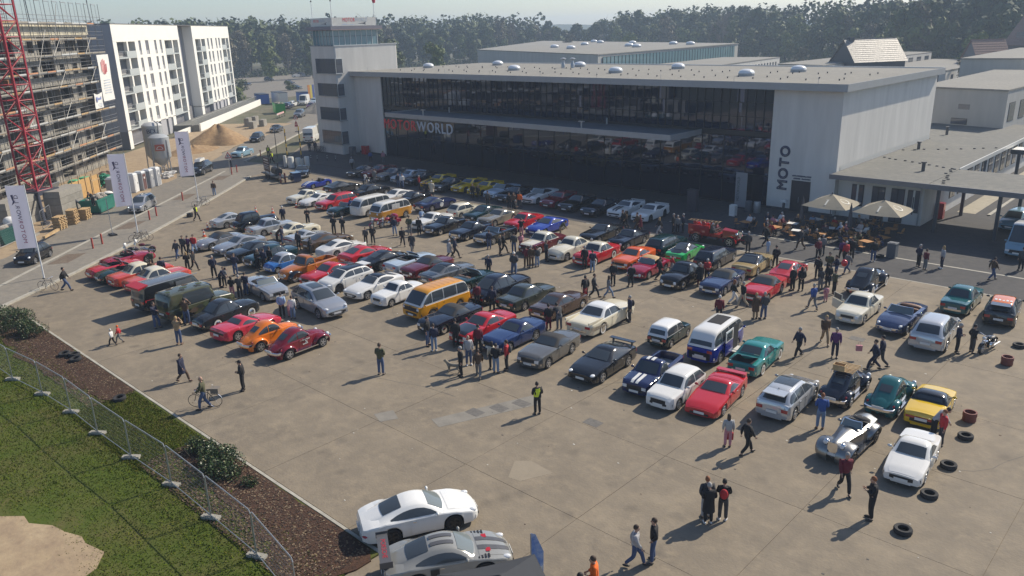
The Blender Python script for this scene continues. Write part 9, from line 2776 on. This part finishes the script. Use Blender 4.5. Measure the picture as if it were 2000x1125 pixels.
# motorcycles
def motorcycle(x,y,rz,lab,p,trike=False,white=False):
	t=thing('motorcycle',lab,'motorcycle',(x,y,.004),rz)
	ty,rm=wheel_meshes(.31,.13,'alloy')
	for wx,wy in(((-.68,-.45),(-.68,.45),(.8,0))if trike else((-.68,0),(.78,0))):
		w=obj('wheel',ty,t,(wx,wy,.31));obj('rim',rm,w)
		r2=obj('rim',rm,w);r2.rotation_euler=(0,0,pi)
	MB().ell((.1,0,.8),(.3,.16,.14),12,8).build('tank',p,t,smooth=60)
	MB().ell((-.35,0,.74),(.34,.16,.07),12,6).build('saddle',M_BLK,t,smooth=60)
	MB().box(-.18,.26,-.17,.17,.26,.6).lathe([(.12,-.26),(.12,.26)],12,Matrix.Translation((0.,0,.42))@Matrix.Rotation(pi/2,4,'X')).build('engine',M_CHROME,t)
	f=MB()
	for s in(-1,1):f.tube((.8,s*.09,.31),(.52,s*.07,1.),.025,6).tube((-.68,s*.1,.31),(-.1,s*.08,.5),.025,6).tube((-.1,s*.2,.32),(-.95,s*.2,.34),.045,8)
	f.build('fork',M_CHROME,t)
	MB().tube((.5,0,1.),(.38,-.36,1.08),.015,6).tube((.5,0,1.),(.38,.36,1.08),.015,6).build('handlebar',M_CHROME,t)
	MB().ell((.68,0,.92),(.09,.1,.1),10,8).build('headlight',M_LAMP,t,smooth=60)
	for wx in((.8,)if trike else(.78,-.68)):
		V=[];F=[]
		for k in range(9):
			a=pi*.05+pi*.85*k/8
			for s in(-1,1):V.append((wx+.36*cos(a),s*.08,.31+.36*sin(a)))
		for k in range(8):F.append((k*2,k*2+1,k*2+3,k*2+2))
		MB().add(V,F).build('mudguard',p,t)
	if trike:
		MB().box(-1.15,-.3,-.55,.55,.42,.72).ell((-.75,0,.95),(.34,.5,.26),12,8).build('rear_body',p,t)
	if white:MB().ell((.55,0,1.16),(.1,.22,.18),10,6).build('fairing',M_STRW,t,smooth=60)
	return t
motorcycle(-9.01,48.3,-1.75,'black and chrome motorcycle standing by the two men at the right',PAINTS['black'])
motorcycle(-60.3,46.2,-1.6,'red chromed trike in front of the ochre camper van',PAINTS['crimson'],True)
motorcycle(-60.9,45.3,-1.4,'red motorcycle next to the chromed trike',PAINTS['crimson'])
motorcycle(-69.3,25.4,-2.4,'dark motorcycle with a white fairing at the red open roadsters, front one',PAINTS['black'],white=True)
motorcycle(-69.9,26.6,-2.2,'dark red motorcycle with a white fairing at the red open roadsters, rear one',PAINTS['maroon'],white=True)
motorcycle(-80.26,58.81,-1.2,'motorcycle with a white front standing at the shade edge',PAINTS['black'],white=True)
# vintage fire engine
t=thing('fire_engine','red vintage open fire engine in front of the terrace','fire engine',(-32.6,59.9,.004),radians(3))
PF=PAINTS['fire']
MB().box(-2.4,2.2,-.42,.42,.55,.7).build('chassis',PF,t)
V=[(.75,-.42,.7),(2.1,-.34,.7),(2.1,.34,.7),(.75,.42,.7),(.75,-.46,1.32),(2.05,-.3,1.22),(2.05,.3,1.22),(.75,.46,1.32),(.75,0,1.45),(2.05,0,1.34)]
MB().add(V,[(0,1,5,4),(2,3,7,6),(4,5,9,8),(8,9,6,7),(0,4,8,7,3),(0,3,2,1)]).build('bonnet',PF,t)
MB().box(2.08,2.16,-.34,.34,.66,1.36).build('radiator',M_CHROME,t)
MB().box(-2.3,-.35,-.78,.78,.72,1.3).box(-2.3,-.35,-.8,-.74,1.303,1.55).box(-2.3,-.35,.74,.8,1.303,1.55).build('equipment_body',PF,t)
MB().box(-.32,.72,-.74,.74,.72,.95).build('floor',PF,t)
MB().box(-.3,.05,-.66,.66,.953,1.25).box(-.3,-.16,-.66,.66,1.253,1.65).build('seat',M_SEAT,t)
MB().lathe([(.18,0),(.2,.015),(.18,.03)],12,Matrix.Translation((.48,.3,1.35))@Matrix.Rotation(-1.,4,'Y')).build('steering_wheel',M_BLK,t)
ty,rm=wheel_meshes(.42,.16,'hub')
for wx in(-1.55,1.55):
	for s in(-1,1):
		w=obj('wheel',ty,t,(wx,s*.72,.42));w.rotation_euler=(0,0,pi if s>0 else 0);w.scale=(1,1,1)
		obj('rim',wheel_meshes(.42,.16,'alloy')[1],w)
		Vf=[];Ff=[]
		for k in range(11):
			a=pi*1.05*k/10-.05
			for q in(-.14,.14):Vf.append((wx+.54*cos(a)*1.1,s*.72+q,.42+.54*sin(a)))
		for k in range(10):Ff.append((k*2,k*2+1,k*2+3,k*2+2))
		MB().add(Vf,Ff).build('fender',PF,t)
for s in(-1,1):
	MB().ell((2.05,s*.5,1.1),(.12,.14,.14),10,8).build('headlight',M_CHROME,t,smooth=60)
	MB().box(-.9,1.,s*.86-.12,s*.86+.12,.46,.5).build('running_board',M_BLK,t)
ld=MB()
for s in(-.25,.25):ld.tube((-2.6,s,1.75),(.3,s,1.85),.03,5)
for k in range(9):ld.tube((-2.5+k*.34,-.25,1.755+k*.012),(-2.5+k*.34,.25,1.755+k*.012),.018,4)
ld.build('ladder',M_WOOD,t)
for k in range(4):MB().lathe([(.16,0),(.18,.02),(.18,.14),(.16,.16)],12,Matrix.Translation((-2.+k*.42,0,1.55))@Matrix.Rotation(pi/2,4,'X')).build('hose_reel',M_CHROME if k%2 else M_SEATR,t)
Rx=Matrix.Rotation(pi/2,4,'X')
MB().lathe([(.3,-.07),(.4,-.08),(.42,0),(.4,.08),(.3,.07)],20,Matrix.Translation((2.62,0,.62))@Rx).build('hose_wheel',M_TYRE,t,smooth=50)
MB().tube((2.1,-.2,.62),(2.62,-.12,.62),.04,6).tube((2.1,.2,.62),(2.62,.12,.62),.04,6).build('hose_bracket',PF,t)
for x,y,top,lab in((-32.75,60.22,'wine','person in a dark red jacket seated left on the fire engine'),(-32.75,59.58,'navy','white haired person in navy seated right on the fire engine')):
	person(x,y,3,'sit',top,'black','brown' if top=='wine' else 'white',lab,'short',1.,z=.42)
# delivery truck and pale car at the right edge
car('highvan','lightblue',-11.9,71.9,radians(-94),'old pale blue and white van at the right frame edge','van',roof='white')
car('mpv','lightblue',-14.6,80.6,radians(-92),'light blue car half in shade under the covered way','car')
# terrace: parasols, tables, chairs, guests
M_PARA=mat('parasol_cloth',(.3,.265,.2),rough=.85,var=.06,vscale=3)
M_PARAW=mat('parasol_print',(.66,.64,.57),rough=.85)
def parasol(x,y,lab):
	t=thing('parasol',lab,'parasol',(x,y,0),.02,'open parasols of the terrace')
	MB().tube((0,0,0),(0,0,3.45),.04,8).build('pole',M_DSTEEL,t)
	MB().box(-.45,.45,-.45,.45,0,.1).build('base',M_DSTEEL,t)
	H,h0,w=3.35,2.45,1.95
	C4=[(-w,-w),(w,-w),(w,w),(-w,w)]
	for k in range(4):
		a,b=C4[k],C4[(k+1)%4];V=[];F=[]
		for i in range(6):
			r=i/5
			for j in range(6):
				s=j/5
				p=(a[0]+(b[0]-a[0])*s,a[1]+(b[1]-a[1])*s)
				z=H-(H-h0)*(r*.9+.1*r*r)-.1*r*sin(pi*s)
				V.append((p[0]*r,p[1]*r,z))
		for i in range(5):
			for j in range(5):F.append((i*6+j,(i+1)*6+j,(i+1)*6+j+1,i*6+j+1))
		MB().add(V,F).build('canopy_panel',M_PARA,t)
		ch='TOMO'[k]
		me=text_mesh(ch,1.35,.006);me.materials.append(M_PARAW)
		o=obj('letter',me,t)
		mid=Vector(((a[0]+b[0])/2,(a[1]+b[1])/2,0));out=mid.normalized()
		slope=Vector((out.x,out.y,-(H-h0)/w)).normalized();tang=Vector((-out.y,out.x,0))
		o.matrix_local=Matrix.Translation(mid*.6+Vector((0,0,H-(H-h0)*.6-.02)))@R3(tang,-slope).to_4x4()
		rb=MB().tube((0,0,H-.05),(a[0],a[1],h0+0.),.014,4).build('rib',M_DSTEEL,t)
	MB().ell((0,0,H+.06),(.07,.07,.09),8,6).build('finial',M_DSTEEL,t)
parasol(-26.8,69.6,'left open beige parasol printed with big letters on the terrace')
parasol(-22.35,69.6,'right open beige parasol printed with big letters on the terrace')
for x,y,lab in((-28.7,68.,'closed dark grey parasol in front of the left open one'),(-24.35,67.7,'closed dark grey parasol between the two open ones')):
	t=thing('closed_parasol',lab,'parasol',(x,y,0),0,'closed parasols')
	MB().tube((0,0,0),(0,0,3.2),.035,8).build('pole',M_DSTEEL,t)
	MB().lathe([(.1,1.),(.22,1.1),(.18,1.8),(.1,2.8),(.02,3.15)],10).build('folded_cloth',mat('parasol_grey',(.075,.075,.085),rough=.9),t,smooth=50)
	MB().box(-.4,.4,-.4,.4,0,.1).build('base',M_BANW,t)
M_OAK=mat('chair_wood',(.4,.185,.055),rough=.6,var=.2,vscale=6)
tt=MB().box(-.45,.45,-.38,.38,.7,.735).mesh('tabletop')
tl=MB().tube((-.36,-.3,0),(.3,.3,.7),.018,5).tube((.36,-.3,0),(-.3,.3,.7),.018,5).mesh('table_leg');tl.materials.append(M_DSTEEL)
cs_=MB()
for k in range(5):cs_.box(-.2+k*.085,-.13+k*.085,-.21,.21,.44,.46)
csm=cs_.mesh('seat');csm.materials.append(M_OAK)
cb=MB()
for k in range(3):cb.box(-.235-k*.02,-.215-k*.02,-.21,.21,.58+k*.11,.66+k*.11)
cbm=cb.mesh('backrest');cbm.materials.append(M_OAK)
cl1=MB().tube((-.3,-.2,.9),(.2,-.2,0),.017,5).mesh('leg');cl1.materials.append(M_DSTEEL)
cl2=MB().tube((.2,-.2,.45),(-.24,-.2,0),.017,5).mesh('leg');cl2.materials.append(M_DSTEEL)
def chair(x,y,rz,lab):
	t=thing('garden_chair',lab,'chair',(x,y,.003),rz,'garden chairs of the terrace')
	obj('seat',csm,t);obj('backrest',cbm,t)
	for m in(cl1,cl2):
		obj('leg',m,t);obj('leg',m,t,(0,.4,0))
tabs=[(-32.86,65.6),(-29.9,65.5),(-27.9,65.4),(-25.9,65.6),(-26.1,67.9),(-23.6,65.9),(-24.,68.5),(-21.4,67.4),(-21.9,70.7),(-26.4,70.7),(-24.1,71.6),(-28.3,70.4),(-29.3,67.6),(-22.,65.3),(-30.9,67.8)]
tn=['nearest the fire engine','second along the lane','third along the lane','fourth along the lane','under the left parasol, front','left of the litter bin','between the parasols','under the right parasol, front','under the right parasol, by the wall','under the left parasol, by the wall','by the wall between the doors','by the dark door','at the closed left parasol','beside the litter bin','at the end of the terrace']
topc=['black','white','navy','red','grey','brown','darkgrey','lightblue','wine','black','olive','navy','pink','white']
gi=0
for(x,y),nm in zip(tabs,tn):
	t=thing('terrace_table','small terrace table '+nm,'table',(x,y,.003),rs.uniform(-.4,.4),'terrace tables')
	m=tt.copy();m.materials.append(M_BANW if rs.random()<.55 else M_OAK)
	obj('tabletop',m,t);obj('table_leg',tl,t);
	k4=['left','right','front','back']
	for k,(dx,dy,a)in enumerate(((-.85,0,0),(.85,0,pi),(0,-.85,pi/2),(0,.85,-pi/2))):
		if rs.random()<.12:continue
		cx,cy,ca=x+dx*rs.uniform(.9,1.15),y+dy*rs.uniform(.9,1.15),a+rs.uniform(-.35,.35)
		chair(cx,cy,ca,'slatted chair %s of the table %s'%(k4[k],nm))
		if rs.random()<.52:
			c=topc[gi%len(topc)];h_=['grey','brown','white','blond','dark'][gi%5];gi+=1
			person(cx+cos(ca)*.02,cy+sin(ca)*.02,math.degrees(ca),'sit',c,rs.choice(['jeans','black','darkgrey']),h_,'person in %s seated %s of the table %s'%(c.replace('wine','dark red').replace('darkgrey','dark grey').replace('lightblue','pale blue'),k4[k],nm),'long' if gi%4==0 else 'short',rs.uniform(.95,1.03),z=-.02)
M_BIN=mat('bin_grey',(.1,.11,.125),rough=.6)
o=MB().box(-.33,.33,-.33,.33,0,1.1).box(-.36,.36,-.36,.36,1.103,1.18).box(-.24,.24,-.24,.24,1.183,1.22).build('litter_bin',M_BIN,None,(-19.6,64.3,.003));tag(o,'grey square litter bin at the right end of the terrace','bin')
t=thing('menu_stand','pale menu stand on a dark post left of the door','stand',(-33.25,74.2,0));MB().tube((0,0,0),(0,0,1.),.13,8).build('post',M_DSTEEL,t);MB().box(-.3,.3,-.2,.2,1.,1.25).build('case',M_BANW,t)
t=thing('standing_banner','tall grey upright banner with lettering left of the white end wall','banner',(-37.6,73.6,0),0)
MB().box(-.62,.62,-.02,.02,.1,3.6).build('cloth',mat('banner_grey',(.26,.265,.28),rough=.8),t);MB().box(-.7,.7,-.2,.2,0,.095).build('base',M_DSTEEL,t)
letter_objs('MOTORWORLD',.42,.006,M_DSTEEL,t,(-.28,-.03,1.9),R3((0,0,1),(-1,0,0)),gap=.5,sx=.8)
for x,y,m,lab in((-36.,72.3,M_BIN,'dark drum beside the upright banner'),(-35.2,72.5,M_STEEL,'pale metal drum beside the upright banner'),(-36.4,69.9,M_BANW,'white folded board by the end wall')):
	o=MB().lathe([(.33,0),(.35,.04),(.35,1.),(.32,1.1),(.01,1.12)],14).build('drum',m,None,(x,y,.002),smooth=35)if 'board' not in lab else MB().box(-.3,.3,-.25,-.2,0,1.1).box(-.3,.3,.2,.25,0,1.1).box(-.3,.3,-.197,.197,1.02,1.08).build('folding_board',m,None,(x,y,.002))
	tag(o,lab,'drum' if 'drum' in lab else 'board')
o=MB().box(-.5,.5,-.3,.3,0,2.1).box(-.55,.55,-.35,.35,2.103,2.2).build('ticket_column',mat('column_dark',(.05,.045,.06),rough=.5),None,(-40.6,69.4,.002));tag(o,'dark upright box right of the plain white muscle coupe','column')
# entrance: barrier posts, white bollards, trailer with a board
M_WHT=mat('bollard_white',(.62,.62,.58),rough=.5)
for x,y,h,r_,lab in((-101.3,60.1,1.6,.22,'tall leaning white pillar at the entrance'),(-100.1,60.3,1.5,.42,'thick white drum shaped bollard at the entrance'),(-100.8,61.9,1.1,.38,'low white drum between the barrier arms'),(-99.6,62.6,1.3,.36,'rightmost white drum at the entrance')):
	o=MB().lathe([(r_,0),(r_,h-.06),(r_*.92,h),(.01,h+.02)],18).build('bollard',M_WHT,None,(x,y,.002),smooth=35);tag(o,lab,'bollard','white entrance bollards')
M_YEL=mat('barrier_yellow',(.55,.36,.03),rough=.5)
for x,y,hgt,lab in((-102.4,61.2,4.2,'left raised yellow and black barrier arm'),(-100.3,62.2,4.6,'right raised yellow and black barrier arm')):
	t=thing('barrier_arm',lab,'barrier',(x,y,0),0,'raised barrier arms')
	MB().box(-.2,.2,-.2,.2,0,1.).build('cabinet',M_WHT,t)
	for k in range(8):MB().box(-.06,.06,-.05,.05,1.+k*hgt/8,1.+(k+1)*hgt/8-.004).build('arm_section',M_YEL if k%2 else M_BLK,t)
for k,(x,y)in enumerate([(-103.2,65.6),(-102.,65.9),(-100.9,66.9),(-99.5,67.4)]):
	t=thing('delineator_post','%s red and white marker post in front of the tower'%['first','second','third','fourth'][k],'post',(x,y,.002),0,'marker posts in front of the tower')
	MB().lathe([(.12,0),(.1,.05),(.045,.06),(.045,.95)],8).build('post',M_DSTEEL,t);MB().lathe([(.05,.4),(.05,.52)],8).lathe([(.05,.7),(.05,.82)],8).build('band',M_BANW,t)
t=thing('board_trailer','dark trailer with an upright dark red board at the lot entrance','trailer',(-94.3,54.1,.003),radians(-12))
MB().box(-3.,3.2,-.75,.75,.42,.56).box(3.2,4.4,-.06,.06,.44,.54).build('deck',M_DSTEEL,t)
for wx in(-.6,.3):
	for s in(-1,1):
		ty,rm=wheel_meshes(.31,.2,'dark');w=obj('wheel',ty,t,(wx,s*.82,.31),pi if s>0 else 0);obj('rim',rm,w)
MB().box(-2.9,-.6,-.04,.04,.75,2.6).build('board',mat('board_darkred',(.045,.016,.022),rough=.5),t,(0,-.3,0))
MB().box(-2.6,-2.52,-.3,-.2,.56,.75).box(-1.,-.92,-.3,-.2,.56,.75).build('board_stand',M_STEEL,t)
rq=random.Random(6)
for r_,z in enumerate((2.2,1.9,1.55,1.3,1.1)):
	x=-2.6
	while x<-1.+rq.uniform(0,.2):
		w=rq.uniform(.1,.3)if r_ else .16
		MB().box(x,x+w,-.352,-.341,z,z+(.2 if r_==0 else .09)).build('print_mark',M_BANW if r_<2 else M_LGREY,t);x+=w+.06
MB().lathe([(.45,-.9),(.5,-.85),(.5,.85),(.45,.9)],16,Matrix.Translation((1.2,0,1.15))@Matrix.Rotation(pi/2,4,'Y')).build('smoker_barrel',M_BLK,t,smooth=40)
MB().tube((1.9,0,1.5),(1.9,0,2.3),.08,8).build('chimney',M_BLK,t)
o=MB().box(-.6,.6,-.5,.5,.1,1.15).box(-.64,.64,-.54,.54,1.153,1.25).build('counter',PAINTS['steelblue'],None,(-89.4,54.3,.003),-.2);tag(o,'blue grey counter box beside the trailer','counter')
t=thing('pavement_sign','dark red pavement board in front of the blue grey counter','sign',(-90.2,52.9,.003),-.3);MB().box(-.4,.4,-.3,-.26,0,1.25).box(-.4,.4,.26,.3,0,1.25).build('panel',mat('board_red',(.16,.03,.03),rough=.5),t);MB().box(-.25,.25,-.312,-.302,.5,.9).build('print_mark',M_LGREY,t)
for i,(x,y)in enumerate([(-75.11,24.21),(-76.11,25.39),(-82.63,32.57),(-83.86,33.83),(-101.32,51.81),(-102.66,53.3),(-89.6,39.4),(-113.5,63.2)]):
	o=MB().box(-.06,.06,-.06,.06,0,.95).box(-.065,.065,-.065,.065,.953,1.).build('guard_post',mat('post_red',(.33,.055,.04),rough=.6),None,(x,y,.08),AR)
	tag(o,'red wooden guard post in a tree pit, %s along the footway'%['first','second','third','fourth','sixth','seventh','fifth','eighth'][i],'post','red guard posts')
M_TRI=mat('sign_red',(.42,.05,.05),rough=.5)
def warning(x,y,rz,lab,h=2.3,extra=False):
	t=thing('road_sign',lab,'road sign',(x,y,0),rz)
	MB().tube((0,0,0),(0,0,h),.035,6).build('post',M_STEEL,t);MB().box(-.35,.35,-.2,.2,0,.1).build('foot',M_BLK,t)
	MB().add([(-.48,-.03,h),(.48,-.03,h),(0,-.03,h+.84),(-.48,0.,h),(.48,0,h),(0,0,h+.84)],[(0,1,2),(5,4,3),(0,3,4,1),(1,4,5,2),(2,5,3,0)]).build('border',M_TRI,t)
	MB().add([(-.33,-.036,h+.09),(.33,-.036,h+.09),(0,-.036,h+.66)],[(0,1,2)]).build('face',M_BANW,t);MB().ell((0,-.04,h+.28),(.08,.01,.14),8,6).build('symbol',M_BLK,t)
	if extra:MB().add([(-.3,-.03,h-.85),(.3,-.03,h-.85),(0,-.03,h-.2)],[(0,1,2)]).box(-.3,.3,-.03,0,h-1.4,h-.95).build('lower_plate',M_TRI,t)
warning(-101.9,51.9,.8,'red triangle road works sign on the footway by the sand')
warning(-137.,84.6,.8,'red and white road works sign on the far footway',2.4,True)
t=thing('street_lamp','street lamp with a conical head beside the entrance','street lamp',(-109.3,63.6,0));MB().tube((0,0,0),(0,0,4.3),.06,8,.045).build('post',M_DSTEEL,t)
MB().lathe([(.06,4.3),(.34,4.9),(.36,4.95)],10,close=False).build('glass',M_LAMP,t);MB().lathe([(.38,4.95),(.38,5.),(.05,5.1)],10).build('lid',M_DSTEEL,t)
t=thing('temporary_post','thin temporary post on a dark foot beside the road','post',(-78.9,27.4,.1));MB().tube((0,0,0),(-.1,0,3.6),.035,6).build('pole',M_STEEL,t);MB().box(-.5,.5,-.25,.25,0,.14).build('foot',M_BLK,t)
o=MB().box(-.45,.45,-.35,.35,0,1.2).build('waste_bin',M_BIN,None,(-102.9,73.,.002));tag(o,'dark waste bin at the foot of the tower','bin')
o=MB().box(-.5,.5,-.4,.4,0.,1.3).build('red_cabinet',PAINTS['red'],None,(-101.5,74.4,.002));tag(o,'red cabinet by the hall wall next to the tower','cabinet')
o=MB().box(-.4,.4,-.3,.3,0.,1.5).build('red_cabinet',PAINTS['red'],None,(-20.75,80.2,.002));tag(o,'red cabinet at the side wall of the restaurant wing','cabinet')
# gazebo roof and feather flag at the bottom edge
M_TENT=mat('gazebo_cloth',(.032,.036,.044),rough=.9,var=.08,vscale=2)
ga=atan2(-.5,.87)
t=thing('gazebo','dark grey gazebo roof at the bottom edge beside the striped coupe','gazebo',(-13.,12.85,.45),ga)
hh=1.5
apex=(0,0,3.25)
cs4=[(-hh,-hh),(hh,-hh),(hh,hh),(-hh,hh)]
for k in range(4):
	a,b=cs4[k],cs4[(k+1)%4];V=[];F=[]
	for i in range(7):
		r=i/6
		for j in range(7):
			s=j/6;z=3.25-(3.25-2.5)*(r**.85)-.06*sin(pi*s)*r;V.append(((a[0]+(b[0]-a[0])*s)*r,(a[1]+(b[1]-a[1])*s)*r,z))
	for i in range(6):
		for j in range(6):F.append((i*7+j,(i+1)*7+j,(i+1)*7+j+1,i*7+j+1))
	MB().add(V,F).build('roof_panel',M_TENT,t,smooth=60)
	V=[];F=[]
	for j in range(7):
		s=j/6;p=(a[0]+(b[0]-a[0])*s,a[1]+(b[1]-a[1])*s);V+=[(p[0]*1.003,p[1]*1.003,2.5-.06*sin(pi*s)-.002),(p[0]*1.003,p[1]*1.003,2.24)]
	for j in range(6):F.append((j*2,j*2+1,j*2+3,j*2+2))
	MB().add(V,F).build('valance',M_TENT,t)
	MB().box(a[0]*.98-.02,a[0]*.98+.02,a[1]*.98-.02,a[1]*.98+.02,-.45,2.5).build('pole',M_STEEL,t)
t=thing('feather_flag','small blue and white feather flag standing beside the gazebo','flag',(-14.75,16.05,0),.85)
MB().tube((0,0,0),(0,0,2.5),.018,6).build('pole',M_STEEL,t);MB().box(-.25,.25,-.25,.25,0,.05).build('foot',M_BLK,t)
V=[(0,0,.75),(0,0,2.5),(.16,0,2.45),(.42,.03,1.75),(.4,.05,.8)]
MB().add(V+[(a,b+.01,c)for a,b,c in V],[(0,4,3,2,1),(5,6,7,8,9)]).build('cloth',mat('feather_blue',(.06,.17,.5),rough=.8,col2=(.42,.5,.66),vscale=3.5),t)
V=[(.05,-.012,.78),(.36,-.012,.82),(.38,-.012,1.25),(.05,-.012,1.05)]
MB().add(V,[(0,1,2,3)]).build('print',M_STRW,t)
# a dog, a shopping bag, a balloon, a box on the roof rack
dv=[((-.28,0,.46),(.1,.11)),((0,0,.45),(.1,.12)),((.24,0,.48),(.115,.13)),((.36,0,.62),.07),((.44,0,.7),.065),((.56,0,.67),.035),((-.42,0,.56),.025),((-.54,0,.7),.018)]
de=[(0,1),(1,2),(2,3),(3,4),(4,5),(0,6),(6,7)]
for s in(-1,1):
	b=len(dv);dv+=[((.24,s*.09,.28),.04),((.25,s*.09,.04),.03),((.29,s*.09,.02),.028)];de+=[(2,b),(b,b+1),(b+1,b+2)]
	b=len(dv);dv+=[((-.26,s*.09,.3),.055),((-.36,s*.09,.18),.032),((-.32,s*.09,.03),.028),((-.28,s*.09,.02),.026)];de+=[(0,b),(b,b+1),(b+1,b+2),(b+2,b+3)]
	b=len(dv);dv+=[((.42,s*.05,.8),.025)];de+=[(4,b)]
dm=skin_mesh('dog',dv,de,1);dm.materials.append(mat('dog_fur',(.36,.32,.25),rough=.9,col2=(.08,.06,.05),vscale=2.5))
tag(obj('dog',dm,None,(-30.1,26.75,.004),radians(-150)),'pale dog with dark patches beside the person in black by the blue convertible','dog')
def bagobj(x,y,z,m,lab):
	o=MB().box(-.16,.16,-.07,.07,0,.32).tube((-.08,0,.32),(-.05,0,.5),.008,4).tube((.08,0,.32),(.05,0,.5),.008,4).tube((-.05,0,.5),(.05,0,.5),.008,4).build('bag',m,None,(x,y,z),.6);tag(o,lab,'bag')
bagobj(-14.72,29.25,.36,CLO['red'],'red bag carried by the person in pale grey behind the walking person in black')
bagobj(-14.05,42.55,.5,CLO['pink'],'pink bag at the side of the person in purple near the black roof rack car')
o=MB().ell((0,0,0),(.22,.22,.26),14,10).tube((0,0,-.26),(.05,0,-.9),.004,4).build('balloon',mat('balloon_red',(.55,.02,.025),rough=.2,coat=.6),None,(-19.7,54.6,1.75),smooth=60);tag(o,'shiny red balloon beside the glossy black 1930s coupe','balloon')
o=MB().box(-.28,.28,-.2,.2,0,.05).box(-.28,.28,-.2,-.17,.052,.3).box(-.28,.28,.17,.2,.052,.3).box(-.28,-.25,-.168,.168,.052,.3).box(.25,.28,-.168,.168,.052,.3).build('crate',M_WOOD,None,(-12.97,36.85,1.62),.1);tag(o,'small wooden crate on the roof rack of the black rounded car','crate')
for k,(x,y,lab)in enumerate([(-84.4,21.9,'nearest loose grey beam by the site road'),(-83.3,23.4,'long pale plank lying by the pallets')]):
	o=MB().box(-1.6,1.6,-.12,.12,0,.22).build('beam',M_WOOD if k else M_CONC,None,(x,y,.3 if k else .02),AR+.1);tag(o,lab,'beam')
for k in range(5):
	a=Vector(rp(-1+k*3.5,7.2));t=thing('site_fence','site fence panel at the road edge, %s from the left'%['first','second','third','fourth','fifth'][k],'fence panel',a,AR,'site fence panels');obj('frame',frm,t);obj('wire_mesh',wmm,t,kind='stuff')
	if k>2:t.rotation_euler=(0,0,AR+.25)
# ================================================================ haze
hz=MB().box(-1580,1580,-1200,1580,-1.5,42).mesh('haze')
M_HAZE=bpy.data.materials.new('haze_air');M_HAZE.use_nodes=True
nt=M_HAZE.node_tree;nt.nodes.clear()
ou=nt.nodes.new('ShaderNodeOutputMaterial');pv=nt.nodes.new('ShaderNodeVolumePrincipled')
pv.inputs['Color'].default_value=(.62,.78,1.,1)
pv.inputs['Density'].default_value=.00045
pv.inputs['Anisotropy'].default_value=.2
nt.links.new(pv.outputs['Volume'],ou.inputs['Volume'])
hz.materials.append(M_HAZE)
obj('haze',hz,kind='stuff')
